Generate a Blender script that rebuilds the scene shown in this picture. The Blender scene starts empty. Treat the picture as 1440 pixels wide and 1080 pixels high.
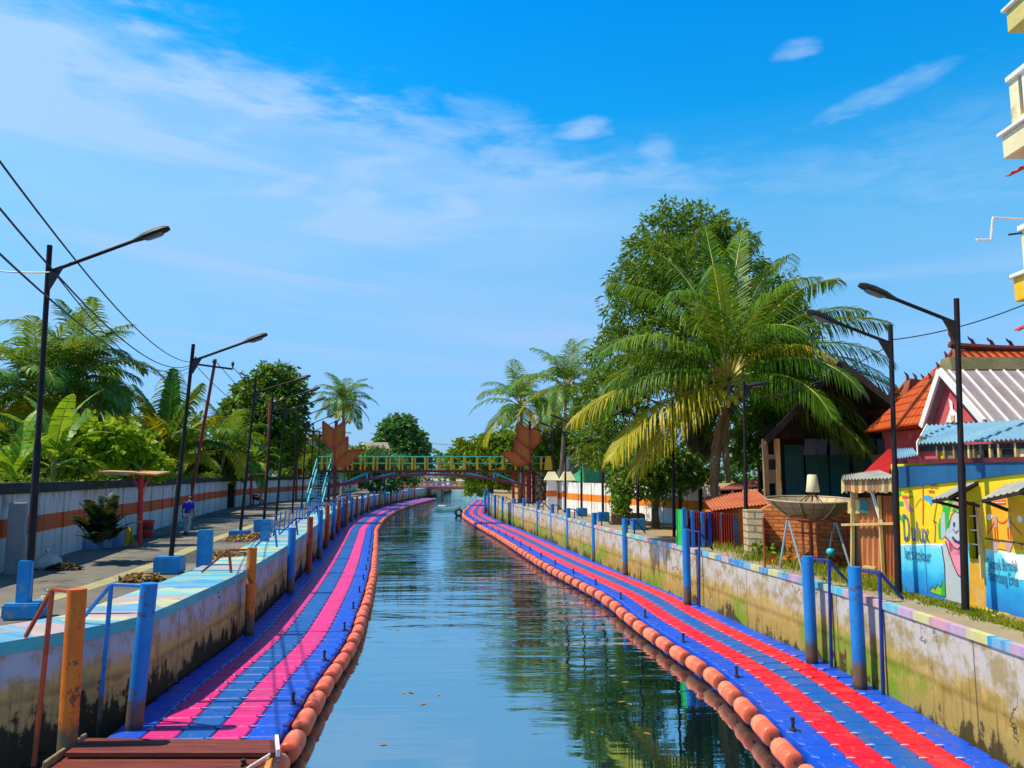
import bpy, bmesh, math, random
from mathutils import Vector, Matrix
R = math.radians
PI = math.pi
random.seed(7)
scene = bpy.context.scene
COL = scene.collection

# ------------------------------------------------------------------ camera model: pixel of the photograph -> point in the place
FPX, PITCH, EYE = 1080.0, math.atan(127 / 1080), 4.2
CP, SP = math.cos(PITCH), math.sin(PITCH)
def ray(px, py):
    u, v = (px - 720) / FPX, (540 - py) / FPX
    return Vector((u, CP - v * SP, SP + v * CP))
def at(px, py, z):
    d = ray(px, py); t = (z - EYE) / d.z
    return Vector((d.x * t, d.y * t, z))
def atd(px, py, Y):
    d = ray(px, py); t = Y / d.y
    return Vector((d.x * t, Y, EYE + d.z * t))
def atplane(px, py, p0, n):
    d = ray(px, py); o = Vector((0, 0, EYE))
    return o + d * ((p0 - o).dot(n) / d.dot(n))

# ------------------------------------------------------------------ mesh builder
def wloc(o):
    v = Vector((0, 0, 0))
    while o: v += o.location; o = o.parent
    return v
class MB:
    def __init__(s): s.v = []; s.f = []; s.m = []; s.uv = []; s.hasuv = False
    def face(s, pts, mi=0, uv=None):
        i = len(s.v); s.v += [tuple(p) for p in pts]; s.f.append(tuple(range(i, i + len(pts)))); s.m.append(mi)
        s.uv.append(uv)
        if uv: s.hasuv = True
    def add(s, vs, fs, mi=0):
        i = len(s.v); s.v += [tuple(p) for p in vs]
        for f in fs: s.f.append(tuple(i + k for k in f)); s.m.append(mi); s.uv.append(None)
    def hexa(s, p, mi=0):        # p: 4 bottom (ccw seen from above) + 4 top
        s.add(p, [(3, 2, 1, 0), (4, 5, 6, 7), (0, 1, 5, 4), (1, 2, 6, 5), (2, 3, 7, 6), (3, 0, 4, 7)], mi)
    def box(s, c, size, rz=0, mi=0, axes=None):
        c = Vector(c); x, y, z = [k / 2 for k in size]
        if axes: ax, ay, az = [Vector(a).normalized() for a in axes]
        else:
            ax, ay, az = Vector((math.cos(rz), math.sin(rz), 0)), Vector((-math.sin(rz), math.cos(rz), 0)), Vector((0, 0, 1))
        P = [c + ax * a * x + ay * b * y + az * k * z for k in (-1, 1) for a, b in ((-1, -1), (1, -1), (1, 1), (-1, 1))]
        s.hexa(P, mi)
    def bar(s, a, b, w, h=None, mi=0):
        a, b = Vector(a), Vector(b); h = h or w; d = (b - a).normalized()
        up = Vector((0, 0, 1)) if abs(d.z) < .95 else Vector((0, 1, 0))
        sx = d.cross(up).normalized(); sz = sx.cross(d).normalized()
        s.box((a + b) / 2, ((b - a).length, w, h), axes=(d, sx * -1, sz), mi=mi)
    def tube(s, pts, r, n=8, mi=0, caps=True):
        pts = [Vector(p) for p in pts]; k = len(pts)
        rs = r if isinstance(r, (list, tuple)) else [r] * k
        vs = []; prev = None
        for i, p in enumerate(pts):
            d = (pts[min(i + 1, k - 1)] - pts[max(i - 1, 0)])
            d = d.normalized() if d.length > 1e-9 else Vector((0, 0, 1))
            if prev is None:
                up = Vector((0, 0, 1)) if abs(d.z) < .9 else Vector((0, 1, 0))
                sx = d.cross(up).normalized()
            else:
                sx = (prev - d * prev.dot(d)).normalized()
            prev = sx; sy = d.cross(sx)
            for j in range(n):
                a = 2 * PI * j / n
                vs.append(p + (sx * math.cos(a) + sy * math.sin(a)) * rs[i])
        fs = []
        for i in range(k - 1):
            for j in range(n):
                j2 = (j + 1) % n
                fs.append((i * n + j, i * n + j2, (i + 1) * n + j2, (i + 1) * n + j))
        if caps: fs.append(tuple(range(n - 1, -1, -1))); fs.append(tuple((k - 1) * n + j for j in range(n)))
        s.add(vs, fs, mi)
    def lathe(s, base, prof, n=16, mi=0, axis=(0, 0, 1)):
        base = Vector(base); d = Vector(axis).normalized()
        s.tube([base + d * (z + 1e-6 * i) for i, (r, z) in enumerate(prof)], [max(r, 1e-4) for r, z in prof], n, mi)
    def build(s, name, mats, parent=None, loc=None, bevel=0, smooth=0, seg=1):
        if not isinstance(mats, (list, tuple)): mats = [mats]
        off = wloc(parent) if parent else Vector(loc or (0, 0, 0))
        me = bpy.data.meshes.new(name)
        me.from_pydata([(v[0] - off.x, v[1] - off.y, v[2] - off.z) for v in s.v], [], s.f)
        for m in mats: me.materials.append(m)
        me.polygons.foreach_set('material_index', s.m)
        if s.hasuv:
            ul = me.uv_layers.new(name='UVMap'); flat = []
            for f, uv in zip(s.f, s.uv):
                for k in range(len(f)): flat += list(uv[k]) if uv else [0, 0]
            ul.data.foreach_set('uv', flat)
        if bevel:
            bm = bmesh.new(); bm.from_mesh(me); bmesh.ops.remove_doubles(bm, verts=bm.verts, dist=1e-5)
            ed = [e for e in bm.edges if len(e.link_faces) == 2 and e.calc_face_angle(0) > .6]
            bmesh.ops.bevel(bm, geom=ed, offset=bevel, segments=seg, affect='EDGES', clamp_overlap=True)
            bm.to_mesh(me); bm.free()
        me.update()
        if smooth:
            me.shade_smooth(); me.set_sharp_from_angle(angle=R(smooth))
        o = bpy.data.objects.new(name, me); COL.objects.link(o)
        if parent: o.parent = parent
        elif loc is not None: o.location = off
        return o
def thing(name, label, cat, loc, group=None):
    o = bpy.data.objects.new(name, None); COL.objects.link(o); o.location = loc; o.empty_display_size = .1
    return tag(o, label, cat, group)
def tag(o, label=None, cat=None, group=None, kind=None):
    if label: o['label'] = label
    if cat: o['category'] = cat
    if group: o['group'] = group
    if kind: o['kind'] = kind
    return o
def struct(o): return tag(o, kind='structure')
ORD = ['nearest', 'second nearest', 'third nearest', 'fourth nearest', 'fifth nearest', 'sixth nearest', 'seventh nearest', 'eighth nearest',
       'ninth nearest', 'tenth nearest', 'eleventh nearest', 'twelfth nearest', 'thirteenth nearest', 'fourteenth nearest', 'fifteenth nearest',
       'sixteenth nearest', 'seventeenth nearest', 'eighteenth nearest', 'nineteenth nearest', 'twentieth nearest']

# ------------------------------------------------------------------ shader helper
def srgb(r, g, b):
    f = lambda c: c / 12.92 if c <= .04045 else ((c + .055) / 1.055) ** 2.4
    return (f(r / 255), f(g / 255), f(b / 255), 1)
class NT:
    def __init__(s, tree): s.t = tree; s.n = tree.nodes; s.l = tree.links
    def new(s, t, **k):
        n = s.n.new(t)
        for a, b in k.items(): setattr(n, a, b)
        return n
    def put(s, sock, v):
        if v is None: return
        if isinstance(v, bpy.types.NodeSocket): s.l.new(v, sock)
        else:
            if hasattr(sock.default_value, '__len__') and len(sock.default_value) == 4 and len(v) == 3: v = (*v, 1)
            sock.default_value = v
    def m(s, op, a, b=None, c=None, clamp=False):
        n = s.new('ShaderNodeMath', operation=op); n.use_clamp = clamp
        for i, v in enumerate((a, b, c)): s.put(n.inputs[i], v)
        return n.outputs[0]
    def vm(s, op, a, b=None):
        n = s.new('ShaderNodeVectorMath', operation=op); s.put(n.inputs[0], a); s.put(n.inputs[1], b); return n.outputs[0]
    def sep(s, v):
        n = s.new('ShaderNodeSeparateXYZ'); s.put(n.inputs[0], v); return n.outputs
    def comb(s, x=0., y=0., z=0.):
        n = s.new('ShaderNodeCombineXYZ')
        for i, v in enumerate((x, y, z)): s.put(n.inputs[i], v)
        return n.outputs[0]
    def mix(s, f, a, b, mode='MIX'):
        n = s.new('ShaderNodeMix', data_type='RGBA', blend_type=mode); s.put(n.inputs[0], f); s.put(n.inputs[6], a); s.put(n.inputs[7], b); return n.outputs[2]
    def noise(s, vec, scale, detail=3., rough=.55, dist=0., out=0):
        n = s.new('ShaderNodeTexNoise'); s.put(n.inputs['Vector'], vec); n.inputs['Scale'].default_value = scale
        n.inputs['Detail'].default_value = detail; n.inputs['Roughness'].default_value = rough; n.inputs['Distortion'].default_value = dist
        return n.outputs[out]
    def white(s, v, out=0, dims='1D'):
        n = s.new('ShaderNodeTexWhiteNoise', noise_dimensions=dims)
        s.put(n.inputs['W' if dims == '1D' else 'Vector'], v); return n.outputs[out]
    def sstep(s, x, a, b):
        n = s.new('ShaderNodeMapRange', interpolation_type='SMOOTHSTEP'); s.put(n.inputs[0], x); s.put(n.inputs[1], a); s.put(n.inputs[2], b)
        return n.outputs[0]
    def ramp(s, f, stops, interp='LINEAR'):
        n = s.new('ShaderNodeValToRGB'); n.color_ramp.interpolation = interp; e = n.color_ramp.elements
        while len(e) < len(stops): e.new(.5)
        for k, (p, c) in enumerate(stops): e[k].position = p; e[k].color = c if len(c) == 4 else (*c, 1)
        s.put(n.inputs[0], f); return n.outputs[0]
    def pos(s): return s.new('ShaderNodeNewGeometry').outputs['Position']
    def uv(s): return s.new('ShaderNodeTexCoord').outputs['UV']
    def bump(s, h, strength=.3, dist=.02):
        n = s.new('ShaderNodeBump'); n.inputs['Strength'].default_value = strength; n.inputs['Distance'].default_value = dist; s.put(n.inputs['Height'], h)
        return n.outputs[0]
    def out(s, sh): s.l.new(sh, s.n.new('ShaderNodeOutputMaterial').inputs[0])
    def pbr(s, col, rough=.6, metal=0., normal=None, spec=.5):
        n = s.new('ShaderNodeBsdfPrincipled'); s.put(n.inputs['Base Color'], col); s.put(n.inputs['Roughness'], rough)
        n.inputs['Metallic'].default_value = metal; n.inputs['Specular IOR Level'].default_value = spec
        if normal: s.put(n.inputs['Normal'], normal)
        return n.outputs[0]
def newmat(name):
    m = bpy.data.materials.new(name); m.use_nodes = True; m.node_tree.nodes.clear(); return m, NT(m.node_tree)
MATS = {}
def pm(name, c1, c2=None, scale=3., rough=.6, bump=.0, metal=0., stretch=(1, 1, 1), c3=None, spec=.4, t3=(.58, .72), bscale=None):
    if name in MATS: return MATS[name]
    m, n = newmat(name)
    P = n.vm('MULTIPLY', n.pos(), stretch)
    nz = n.noise(P, scale, 6, .62)
    c2 = c2 or tuple(k * .75 for k in c1[:3])
    col = n.mix(n.sstep(nz, .34, .66), c1, c2)
    if c3:
        nz2 = n.noise(n.vm('ADD', P, (31.3, 7.1, 3.3)), scale * .55, 8, .68)
        col = n.mix(n.sstep(nz2, *t3), col, c3)
    fine = n.noise(P, scale * 9, 3, .6)
    col = n.mix(.16, col, n.mix(fine, (.0, .0, .0), (1, 1, 1)), 'OVERLAY')
    nrm = n.bump(n.noise(P, bscale or scale * 6, 5, .65), bump, .02) if bump else None
    rg = n.m('ADD', rough - .1, n.m('MULTIPLY', fine, .2), clamp=True)
    n.out(n.pbr(col, rg, metal, nrm, spec)); MATS[name] = m
    return m
def leafmat(name, dark, mid, light, tr=.3, rough=.45, scale=.35, yellow=None):
    m, n = newmat(name)
    g = n.new('ShaderNodeNewGeometry')
    rnd = g.outputs['Random Per Island']
    nz = n.noise(g.outputs['Position'], scale, 3)
    f = n.m('ADD', n.m('MULTIPLY', rnd, .6), n.m('MULTIPLY', n.m('SUBTRACT', nz, .3), 1.0), clamp=True)
    stops = [(0., dark), (.5, mid), (.9, light)]
    if yellow: stops.append((1., yellow))
    col = n.ramp(f, stops)
    p = n.pbr(col, rough, 0, None, .2)
    t = n.new('ShaderNodeBsdfTranslucent'); n.put(t.inputs[0], n.mix(.45, col, (.40, .46, .015), 'MIX'))
    mx = n.new('ShaderNodeMixShader'); mx.inputs[0].default_value = tr
    n.l.new(p, mx.inputs[1]); n.l.new(t.outputs[0], mx.inputs[2]); n.out(mx.outputs[0])
    return m

# ------------------------------------------------------------------ paths along the canal
class Path:
    def __init__(s, pts, step=.25):
        pts = [Vector((p[0], p[1])) for p in pts]
        d = []
        for i in range(len(pts) - 1):
            p0, p1, p2, p3 = pts[max(i - 1, 0)], pts[i], pts[i + 1], pts[min(i + 2, len(pts) - 1)]
            n = max(2, int((p2 - p1).length / step))
            L = (p2 - p1).length
            m1 = (p2 - p0) / max((p2 - p0).length, 1e-6) * L; m2 = (p3 - p1) / max((p3 - p1).length, 1e-6) * L
            for k in range(n):
                t = k / n
                d.append(p1 * (2 * t**3 - 3 * t**2 + 1) + m1 * (t**3 - 2 * t**2 + t) + p2 * (-2 * t**3 + 3 * t**2) + m2 * (t**3 - t**2))
        d.append(pts[-1])
        for _ in range(12): d = [d[0]] + [(d[i - 1] + d[i] * 2 + d[i + 1]) / 4 for i in range(1, len(d) - 1)] + [d[-1]]
        s.p = d; s.s = [0]
        for a, b in zip(d, d[1:]): s.s.append(s.s[-1] + (b - a).length)
        s.len = s.s[-1]; s.i = 0
    def at(s, q):
        import bisect
        i = min(max(bisect.bisect_right(s.s, q) - 1, 0), len(s.p) - 2)
        t = (q - s.s[i]) / max(s.s[i + 1] - s.s[i], 1e-9)
        a, b = s.p[max(i - 2, 0)], s.p[min(i + 3, len(s.p) - 1)]
        return s.p[i].lerp(s.p[i + 1], t), (b - a).normalized()
    def pt(s, q, off=0, z=0):
        p, t = s.at(q); return Vector((p.x - t.y * off, p.y + t.x * off, z))
    def near(s, x, y):
        best = min(range(len(s.p)), key=lambda i: (s.p[i].x - x)**2 + (s.p[i].y - y)**2); return s.s[best]
    def offset(s, off, step=1.0):
        return Path([s.pt(k * step, off(k * step) if callable(off) else off).xy for k in range(int(s.len / step) + 1)])
def ribbon(mb, path, o1, z1, o2, z2, step=1., mi=0, s0=0, s1=None, vv=None):
    s1 = path.len if s1 is None else s1; n = max(1, int((s1 - s0) / step))
    L = math.hypot((o2 if not callable(o2) else 0) - (o1 if not callable(o1) else 0), z2 - z1)
    v0, v1 = vv or (0, L)
    g = lambda o, q: o(q) if callable(o) else o
    for k in range(n):
        a, b = s0 + (s1 - s0) * k / n, s0 + (s1 - s0) * (k + 1) / n
        mb.face([path.pt(a, g(o1, a), z1), path.pt(b, g(o1, b), z1), path.pt(b, g(o2, b), z2), path.pt(a, g(o2, a), z2)], mi, [(a, v0), (b, v0), (b, v1), (a, v1)])
ZD, ZL, ZR = .35, 1.83, 1.95          # pontoon deck, left coping, right coping
WATER = 0.
le = [(-2.6, -10), (-2.95, 0), (-3.25, 8)] + [at(x, y, ZD).xy for x, y in [(394, 1036), (421, 992), (443, 955), (484, 901), (504, 852), (515, 818), (521, 790), (525, 755), (527, 741), (545, 722), (575, 709), (612, 700)]] + [(-12, 150), (-13, 200), (-25, 300), (-60, 420)]
LEDGE = Path(le)
LWALL = LEDGE.offset(2.62)
LWALL = Path([(-10.6, -10), (-10.2, 2), (-8.7, 8.4), (-7.45, 11.0), (-6.62, 12.35)] + [LWALL.pt(s_, 0).xy for s_ in [LWALL.near(-6.1, 13.2) + 1.0 * i for i in range(int((LWALL.len - LWALL.near(-6.1, 13.2)) / 1.0))]])
re_ = [(4.3, -10), (4.3, 0)] + [at(x, y, ZD).xy for x, y in [(1157, 1078), (1107, 1031), (1054, 976), (1013, 940), (938, 893), (895, 864), (860, 837), (764, 787), (707, 753), (669, 733), (654, 722), (660, 713), (672, 703)]] + [(-4.5, 150), (-5, 200), (-17, 300), (-50, 420)]
REDGE = Path(re_)
rw = [(6.9, -10), (6.8, 0)] + [at(x, y, ZD).xy for x, y in [(1423, 1073), (1345, 1031), (1257, 981), (1133, 918), (1071, 891), (993, 854), (958, 840), (836, 789), (760, 754), (722, 738), (690, 722), (686, 712), (690, 703)]] + [(-2.2, 150), (-2.6, 200), (-14, 300), (-46, 420)]
RWALL = Path(rw)
# ------------------------------------------------------------------ materials
def chipped(name, a, b, under, fade):
    m, n = newmat(name); P = n.pos()
    v = n.noise(n.vm('MULTIPLY', P, (7, 7, .8)), 1., 5, .65); c = n.noise(P, 7., 8, .72); f = n.noise(P, 1.3, 4, .6)
    col = n.mix(n.sstep(f, .35, .65), a, b)
    col = n.mix(n.m('MULTIPLY', n.sstep(v, .52, .72), .45), col, fade)
    chip = n.sstep(n.m('ADD', n.m('MULTIPLY', c, .7), n.m('MULTIPLY', f, .3)), .560, .585)
    col = n.mix(n.m('MULTIPLY', chip, .85), col, under)
    z = n.sep(P)[2]; st = n.sstep(n.m('ADD', z, n.m('MULTIPLY', n.m('SUBTRACT', c, .5), 1.1)), .95, .70); col = n.mix(st, col, n.mix(v, (.20, .14, .08), (.06, .05, .04)))
    wet = n.sstep(n.m('ADD', z, n.m('MULTIPLY', c, .2)), .62, .45); col = n.mix(wet, col, (.03, .035, .02))
    n.out(n.pbr(col, n.m('ADD', .38, n.m('MULTIPLY', c, .25)), 0, n.bump(n.m('SUBTRACT', n.m('MULTIPLY', c, .3), chip), .35, .01), .4)); MATS[name] = m; return m
DBLUE = pm('dark_blue_paint', (.01, .03, .22), (.015, .05, .30), 4, .45, .05)
BLUE = chipped('blue_paint', (.004, .17, .56), (.006, .22, .64), (.10, .07, .05), (.03, .25, .50))
ORANGE = chipped('orange_paint', (.66, .13, .008), (.74, .18, .012), (.13, .05, .03), (.45, .16, .05))
RUST = pm('rust_brown_paint', (.32, .05, .02), (.42, .08, .025), 4, .55, .1, c3=(.12, .03, .02))
BLUEBOX = chipped('blue_box_paint', (.006, .20, .52), (.01, .26, .60), (.30, .29, .27), (.08, .30, .48))
MAROON = pm('maroon_steel', (.09, .012, .014), (.13, .02, .02), 4, .5, .05)
BLACK = pm('black_steel', (.012, .012, .016), (.02, .018, .022), 5, .45, .05)
LAMPPOLE = pm('lamp_pole_paint', (.008, .006, .008), (.016, .010, .014), 3, .6, .03, spec=.25)
LAMPHEAD = pm('lamp_head_shell', (.010, .016, .016), (.016, .022, .022), 6, .55, spec=.25)
GLASS = pm('lamp_glass', (.10, .11, .12), (.12, .13, .14), 6, .2)
RUBBER = pm('black_rubber', (.012, .012, .013), (.02, .02, .02), 8, .6, .1)
CONC = pm('concrete', (.30, .30, .29), (.38, .37, .34), 1.6, .85, .25, c3=(.16, .15, .12))
WHITEP = pm('white_paint', (.72, .72, .70), (.80, .80, .78), 1.5, .6, .1, c3=(.45, .43, .38))
CREAM = pm('cream_paint', (.72, .64, .36), (.78, .70, .45), 1.5, .6, .1, c3=(.42, .34, .16))
YELLOW = pm('yellow_paint', (.75, .42, .01), (.82, .5, .02), 3, .5, .05)
CYAN = pm('cyan_paint', (.02, .42, .55), (.05, .55, .65), 3, .45, .05, c3=(.1, .3, .35))
GREENP = pm('green_paint', (.01, .40, .06), (.02, .48, .1), 3, .5, .05)
REDP = pm('red_paint', (.5, .02, .02), (.6, .035, .03), 3, .5, .05)
WOODR = pm('red_brown_wood', (.13, .022, .012), (.20, .035, .02), 1.4, .6, .3, stretch=(1, 9, 9), c3=(.05, .012, .01))
WOODB = pm('weathered_wood', (.24, .15, .08), (.34, .24, .13), 2, .75, .3, stretch=(4, 4, .7), c3=(.09, .06, .04))
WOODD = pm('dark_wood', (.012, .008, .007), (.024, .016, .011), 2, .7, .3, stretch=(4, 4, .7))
PLANKY = pm('pale_yellow_plank', (.72, .54, .22), (.58, .38, .14), 3, .7, .3, stretch=(5, 5, .6), c3=(.25, .13, .06))
TEAL = pm('teal_door_paint', (.02, .14, .13), (.03, .18, .16), 3, .6, .1)
RUSTSHEET = pm('rusty_sheet_metal', (.46, .15, .05), (.56, .22, .08), 1.6, .7, .2, stretch=(3, 3, .6), c3=(.42, .16, .05))
RUSTSHEET2 = pm('brown_sheet_metal', (.38, .12, .05), (.50, .16, .06), 1.6, .65, .2, stretch=(3, 3, .6), c3=(.36, .22, .12))
ZINC = pm('zinc_sheet', (.30, .26, .30), (.38, .33, .36), 1.2, .55, .05, c3=(.30, .20, .17), metal=.15)
BLUEMETAL = pm('blue_roof_sheet', (.20, .40, .55), (.28, .50, .62), 1.0, .45, .05, c3=(.15, .28, .38))
BLUEBAND = pm('blue_fascia_paint', (.008, .075, .19), (.012, .11, .26), 1.0, .6, .15, stretch=(1, 1, .25), c3=(.14, .3, .42))
GREYSHEET = pm('grey_awning_sheet', (.26, .27, .26), (.36, .36, .33), 2, .7, .1, c3=(.18, .16, .13))
PINKW = pm('faded_red_wall', (.46, .04, .06), (.56, .10, .11), 1.0, .8, .2, c3=(.6, .28, .26))
OCHREW = pm('stained_yellow_wall', (.70, .42, .04), (.62, .30, .03), 1.2, .8, .3, c3=(.62, .48, .26))
ASPH = pm('promenade_paving', (.12, .115, .095), (.19, .18, .145), .45, .85, .4, c3=(.06, .058, .05), bscale=14, t3=(.52, .60))
STRIPE = pm('pale_yellow_strip', (.30, .28, .13), (.38, .35, .17), 1.2, .85, .3, c3=(.16, .16, .10))
PATHM = pm('path_concrete', (.24, .21, .15), (.31, .26, .17), .7, .9, .3, c3=(.19, .14, .07), bscale=14)
SOIL = pm('dry_soil', (.30, .19, .07), (.38, .25, .10), .6, .95, .5, c3=(.09, .10, .03), bscale=9)
SOILG = pm('garden_soil', (.06, .06, .02), (.10, .09, .03), .6, .95, .5, bscale=7)
SKIN = pm('skin', (.17, .08, .045), (.2, .095, .055), 8, .55)
HAIR = pm('black_hair', (.012, .01, .009), (.02, .017, .015), 20, .55)
SHIRT = pm('blue_cotton', (.012, .02, .38), (.016, .03, .46), 9, .85, .2)
TROUS = pm('pale_grey_cotton', (.36, .42, .44), (.42, .48, .5), 9, .85, .2)
PINKC = pm('pale_pink_cotton', (.72, .52, .54), (.78, .6, .62), 9, .85, .2)
TEALBAG = pm('teal_plastic_bag', (.08, .36, .40), (.12, .45, .48), 9, .5, .3)
SACK = pm('white_sack', (.5, .48, .44), (.6, .58, .54), 7, .8, .5)
LEAFBROWN = leafmat('dry_leaves', (.13, .06, .02), (.30, .17, .06), (.45, .30, .14), .1, .8)

def tile_mat(name, c1, c2, c3, sx, sz, horiz):
    m, n = newmat(name); u = n.sep(n.uv())
    col = n.mix(n.noise(n.pos(), 1.1, 5), c1, c2)
    cell = n.comb(n.m('FLOOR', n.m('DIVIDE', u[0], sx)), n.m('FLOOR', n.m('DIVIDE', u[1], sz)), 0.)
    col = n.mix(n.m('MULTIPLY', n.white(cell, 0, '3D'), .5), col, c3)
    fu = n.m('FRACT', n.m('DIVIDE', u[0], sx)); fv = n.m('FRACT', n.m('DIVIDE', u[1], sz))
    h = n.m('ADD', n.m('SINE', n.m('MULTIPLY', fu, PI)), n.m('MULTIPLY', fv, 1.1))
    gap = n.m('MAXIMUM', n.m('LESS_THAN', fv, .24), n.m('MULTIPLY', n.m('LESS_THAN', fu, .16), .6)); col = n.mix(n.m('MULTIPLY', gap, .8), col, tuple(k * .55 for k in c3))
    n.out(n.pbr(col, .75, 0, n.bump(h, .9, .09), .3)); return m
ROOFTILE = tile_mat('orange_clay_tiles', (.80, .13, .008), (.66, .09, .008), (.40, .05, .012), .24, .30, True)
REDROOF = tile_mat('faded_red_roof_sheet', (.42, .09, .05), (.34, .06, .04), (.18, .05, .04), .2, 2.0, True)

def brick_mat(name, c1, c2, mortar, scale=1.0, brk=0.):
    m, n = newmat(name)
    b = n.new('ShaderNodeTexBrick'); b.inputs['Scale'].default_value = scale
    n.put(b.inputs['Vector'], n.vm('ADD', n.uv(), n.vm('MULTIPLY', n.noise(n.pos(), 3, 3, out=1), (.04, .04, .04))))
    for k, v in (('Color1', c1), ('Color2', c2), ('Mortar', mortar)): n.put(b.inputs[k], v)
    b.inputs['Mortar Size'].default_value = .012; b.inputs['Brick Width'].default_value = .24; b.inputs['Row Height'].default_value = .10
    nz = n.noise(n.pos(), 2.2, 6, .7)
    col = n.mix(n.sstep(nz, .55, .78), b.outputs[0], tuple(k * .45 for k in c1))
    n.out(n.pbr(col, .9, 0, n.bump(n.m('ADD', n.m('MULTIPLY', b.outputs[1], -1), n.m('MULTIPLY', nz, 1.2)), .8, .03), .2)); return m
BRICK = brick_mat('red_brick', (.58, .15, .035), (.70, .24, .06), (.20, .12, .07))
PALEBRICK = brick_mat('pale_block', (.52, .42, .24), (.46, .36, .20), (.22, .17, .10), .55)

def deck_mat(name, near, far=None, lo=0, hi=1):
    m, n = newmat(name); u = n.sep(n.uv())
    rnd = n.new('ShaderNodeNewGeometry').outputs['Random Per Island']
    c = near
    if far: c = n.mix(n.sstep(u[1], lo, hi), near, far)
    col = n.mix(n.m('MULTIPLY', n.white(rnd), .22), c, tuple(k * .55 for k in near))
    nz = n.noise(n.pos(), 2.2, 6, .7)
    col = n.mix(n.m('MULTIPLY', n.sstep(nz, .48, .74), .50), col, (.12, .11, .10))
    sc = n.noise(n.vm('MULTIPLY', n.pos(), (1, .35, 1)), 14., 4, .7); col = n.mix(n.m('MULTIPLY', n.sstep(sc, .60, .70), .45), col, tuple(min(1, k * .5 + .30) for k in near))
    edge = n.m('ABSOLUTE', n.m('SUBTRACT', n.m('FRACT', n.m('DIVIDE', u[1], .52)), .5)); col = n.mix(n.m('MULTIPLY', n.sstep(n.m('ADD', edge, n.m('MULTIPLY', nz, .12)), .47, .56), .0), col, (.05, .05, .05))
    rib = n.m('SINE', n.m('MULTIPLY', u[1], 2 * PI / .075))
    n.out(n.pbr(col, .40, 0, n.bump(n.m('ADD', rib, n.m('MULTIPLY', n.noise(n.pos(), 30, 2), .5)), .55, .008), .45)); return m
DECKB = deck_mat('blue_float_plastic', (.002, .085, .66))
DECKC = deck_mat('faded_blue_float_plastic', (.004, .11, .46))
DECKP = deck_mat('magenta_float_plastic', (.74, .018, .23), (.78, .05, .32), 20, 60)
DECKR = deck_mat('red_float_plastic', (.82, .004, .025), (.80, .04, .16), 22, 55)
PIN_L = pm('pale_blue_pin', (.10, .28, .62), (.25, .40, .66), 9, .5); PIN_R = pm('pale_peach_pin', (.70, .40, .34), (.45, .40, .60), 9, .5)
def float_mat(name, a, b):
    m, n = newmat(name); rnd = n.new('ShaderNodeNewGeometry').outputs['Random Per Island']
    col = n.mix(n.white(rnd), a, b)
    nz = n.noise(n.pos(), 5, 6, .7); z = n.sep(n.pos())[2]
    col = n.mix(n.m('MULTIPLY', n.sstep(nz, .52, .70), .35), col, (.55, .33, .22))
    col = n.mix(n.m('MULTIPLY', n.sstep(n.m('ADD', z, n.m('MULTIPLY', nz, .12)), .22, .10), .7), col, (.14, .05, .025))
    n.out(n.pbr(col, .38, 0, n.bump(nz, .15, .02), .45)); return m
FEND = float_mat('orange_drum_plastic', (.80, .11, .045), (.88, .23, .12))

def coping_mat(name, pal, cell, rough=.7, soft=.0, grime=.5):
    m, n = newmat(name); u = n.sep(n.uv())
    wob = n.m('MULTIPLY', n.noise(n.pos(), 1.3, 3), soft)
    k = n.m('FLOOR', n.m('DIVIDE', n.m('ADD', u[0], wob), cell))
    stops = [(i / len(pal), c) for i, c in enumerate(pal)]
    col = n.ramp(n.white(k), stops, 'CONSTANT')
    sub = n.white(n.m('FLOOR', n.m('DIVIDE', u[0], cell / 5)))
    col = n.mix(n.m('MULTIPLY', sub, .3), col, (.62, .62, .58))
    nz = n.noise(n.pos(), 2.1, 7, .7)
    col = n.mix(n.m('MULTIPLY', n.sstep(nz, .50, .68), grime), col, (.36, .34, .26))
    n.out(n.pbr(col, rough, 0, n.bump(nz, .3, .02), .3)); return m
COPL = coping_mat('pastel_coping_paint', [(.02, .38, .50), (.012, .28, .54), (.46, .50, .26), (.08, .44, .50), (.42, .30, .34), (.03, .36, .52), (.34, .48, .34), (.03, .32, .52)], .55, soft=1.4, grime=.95)
COPLF = pm('turquoise_coping_edge', (.04, .42, .50), (.07, .5, .55), 1.5, .6, .2, c3=(.2, .33, .32))
COPR = coping_mat('candy_striped_kerb_paint', [(.006, .22, .55), (.52, .25, .34), (.50, .50, .20), (.05, .40, .58), (.40, .24, .46), (.22, .50, .40), (.50, .30, .36), (.01, .28, .58)], .48, soft=.0, grime=.45)

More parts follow.
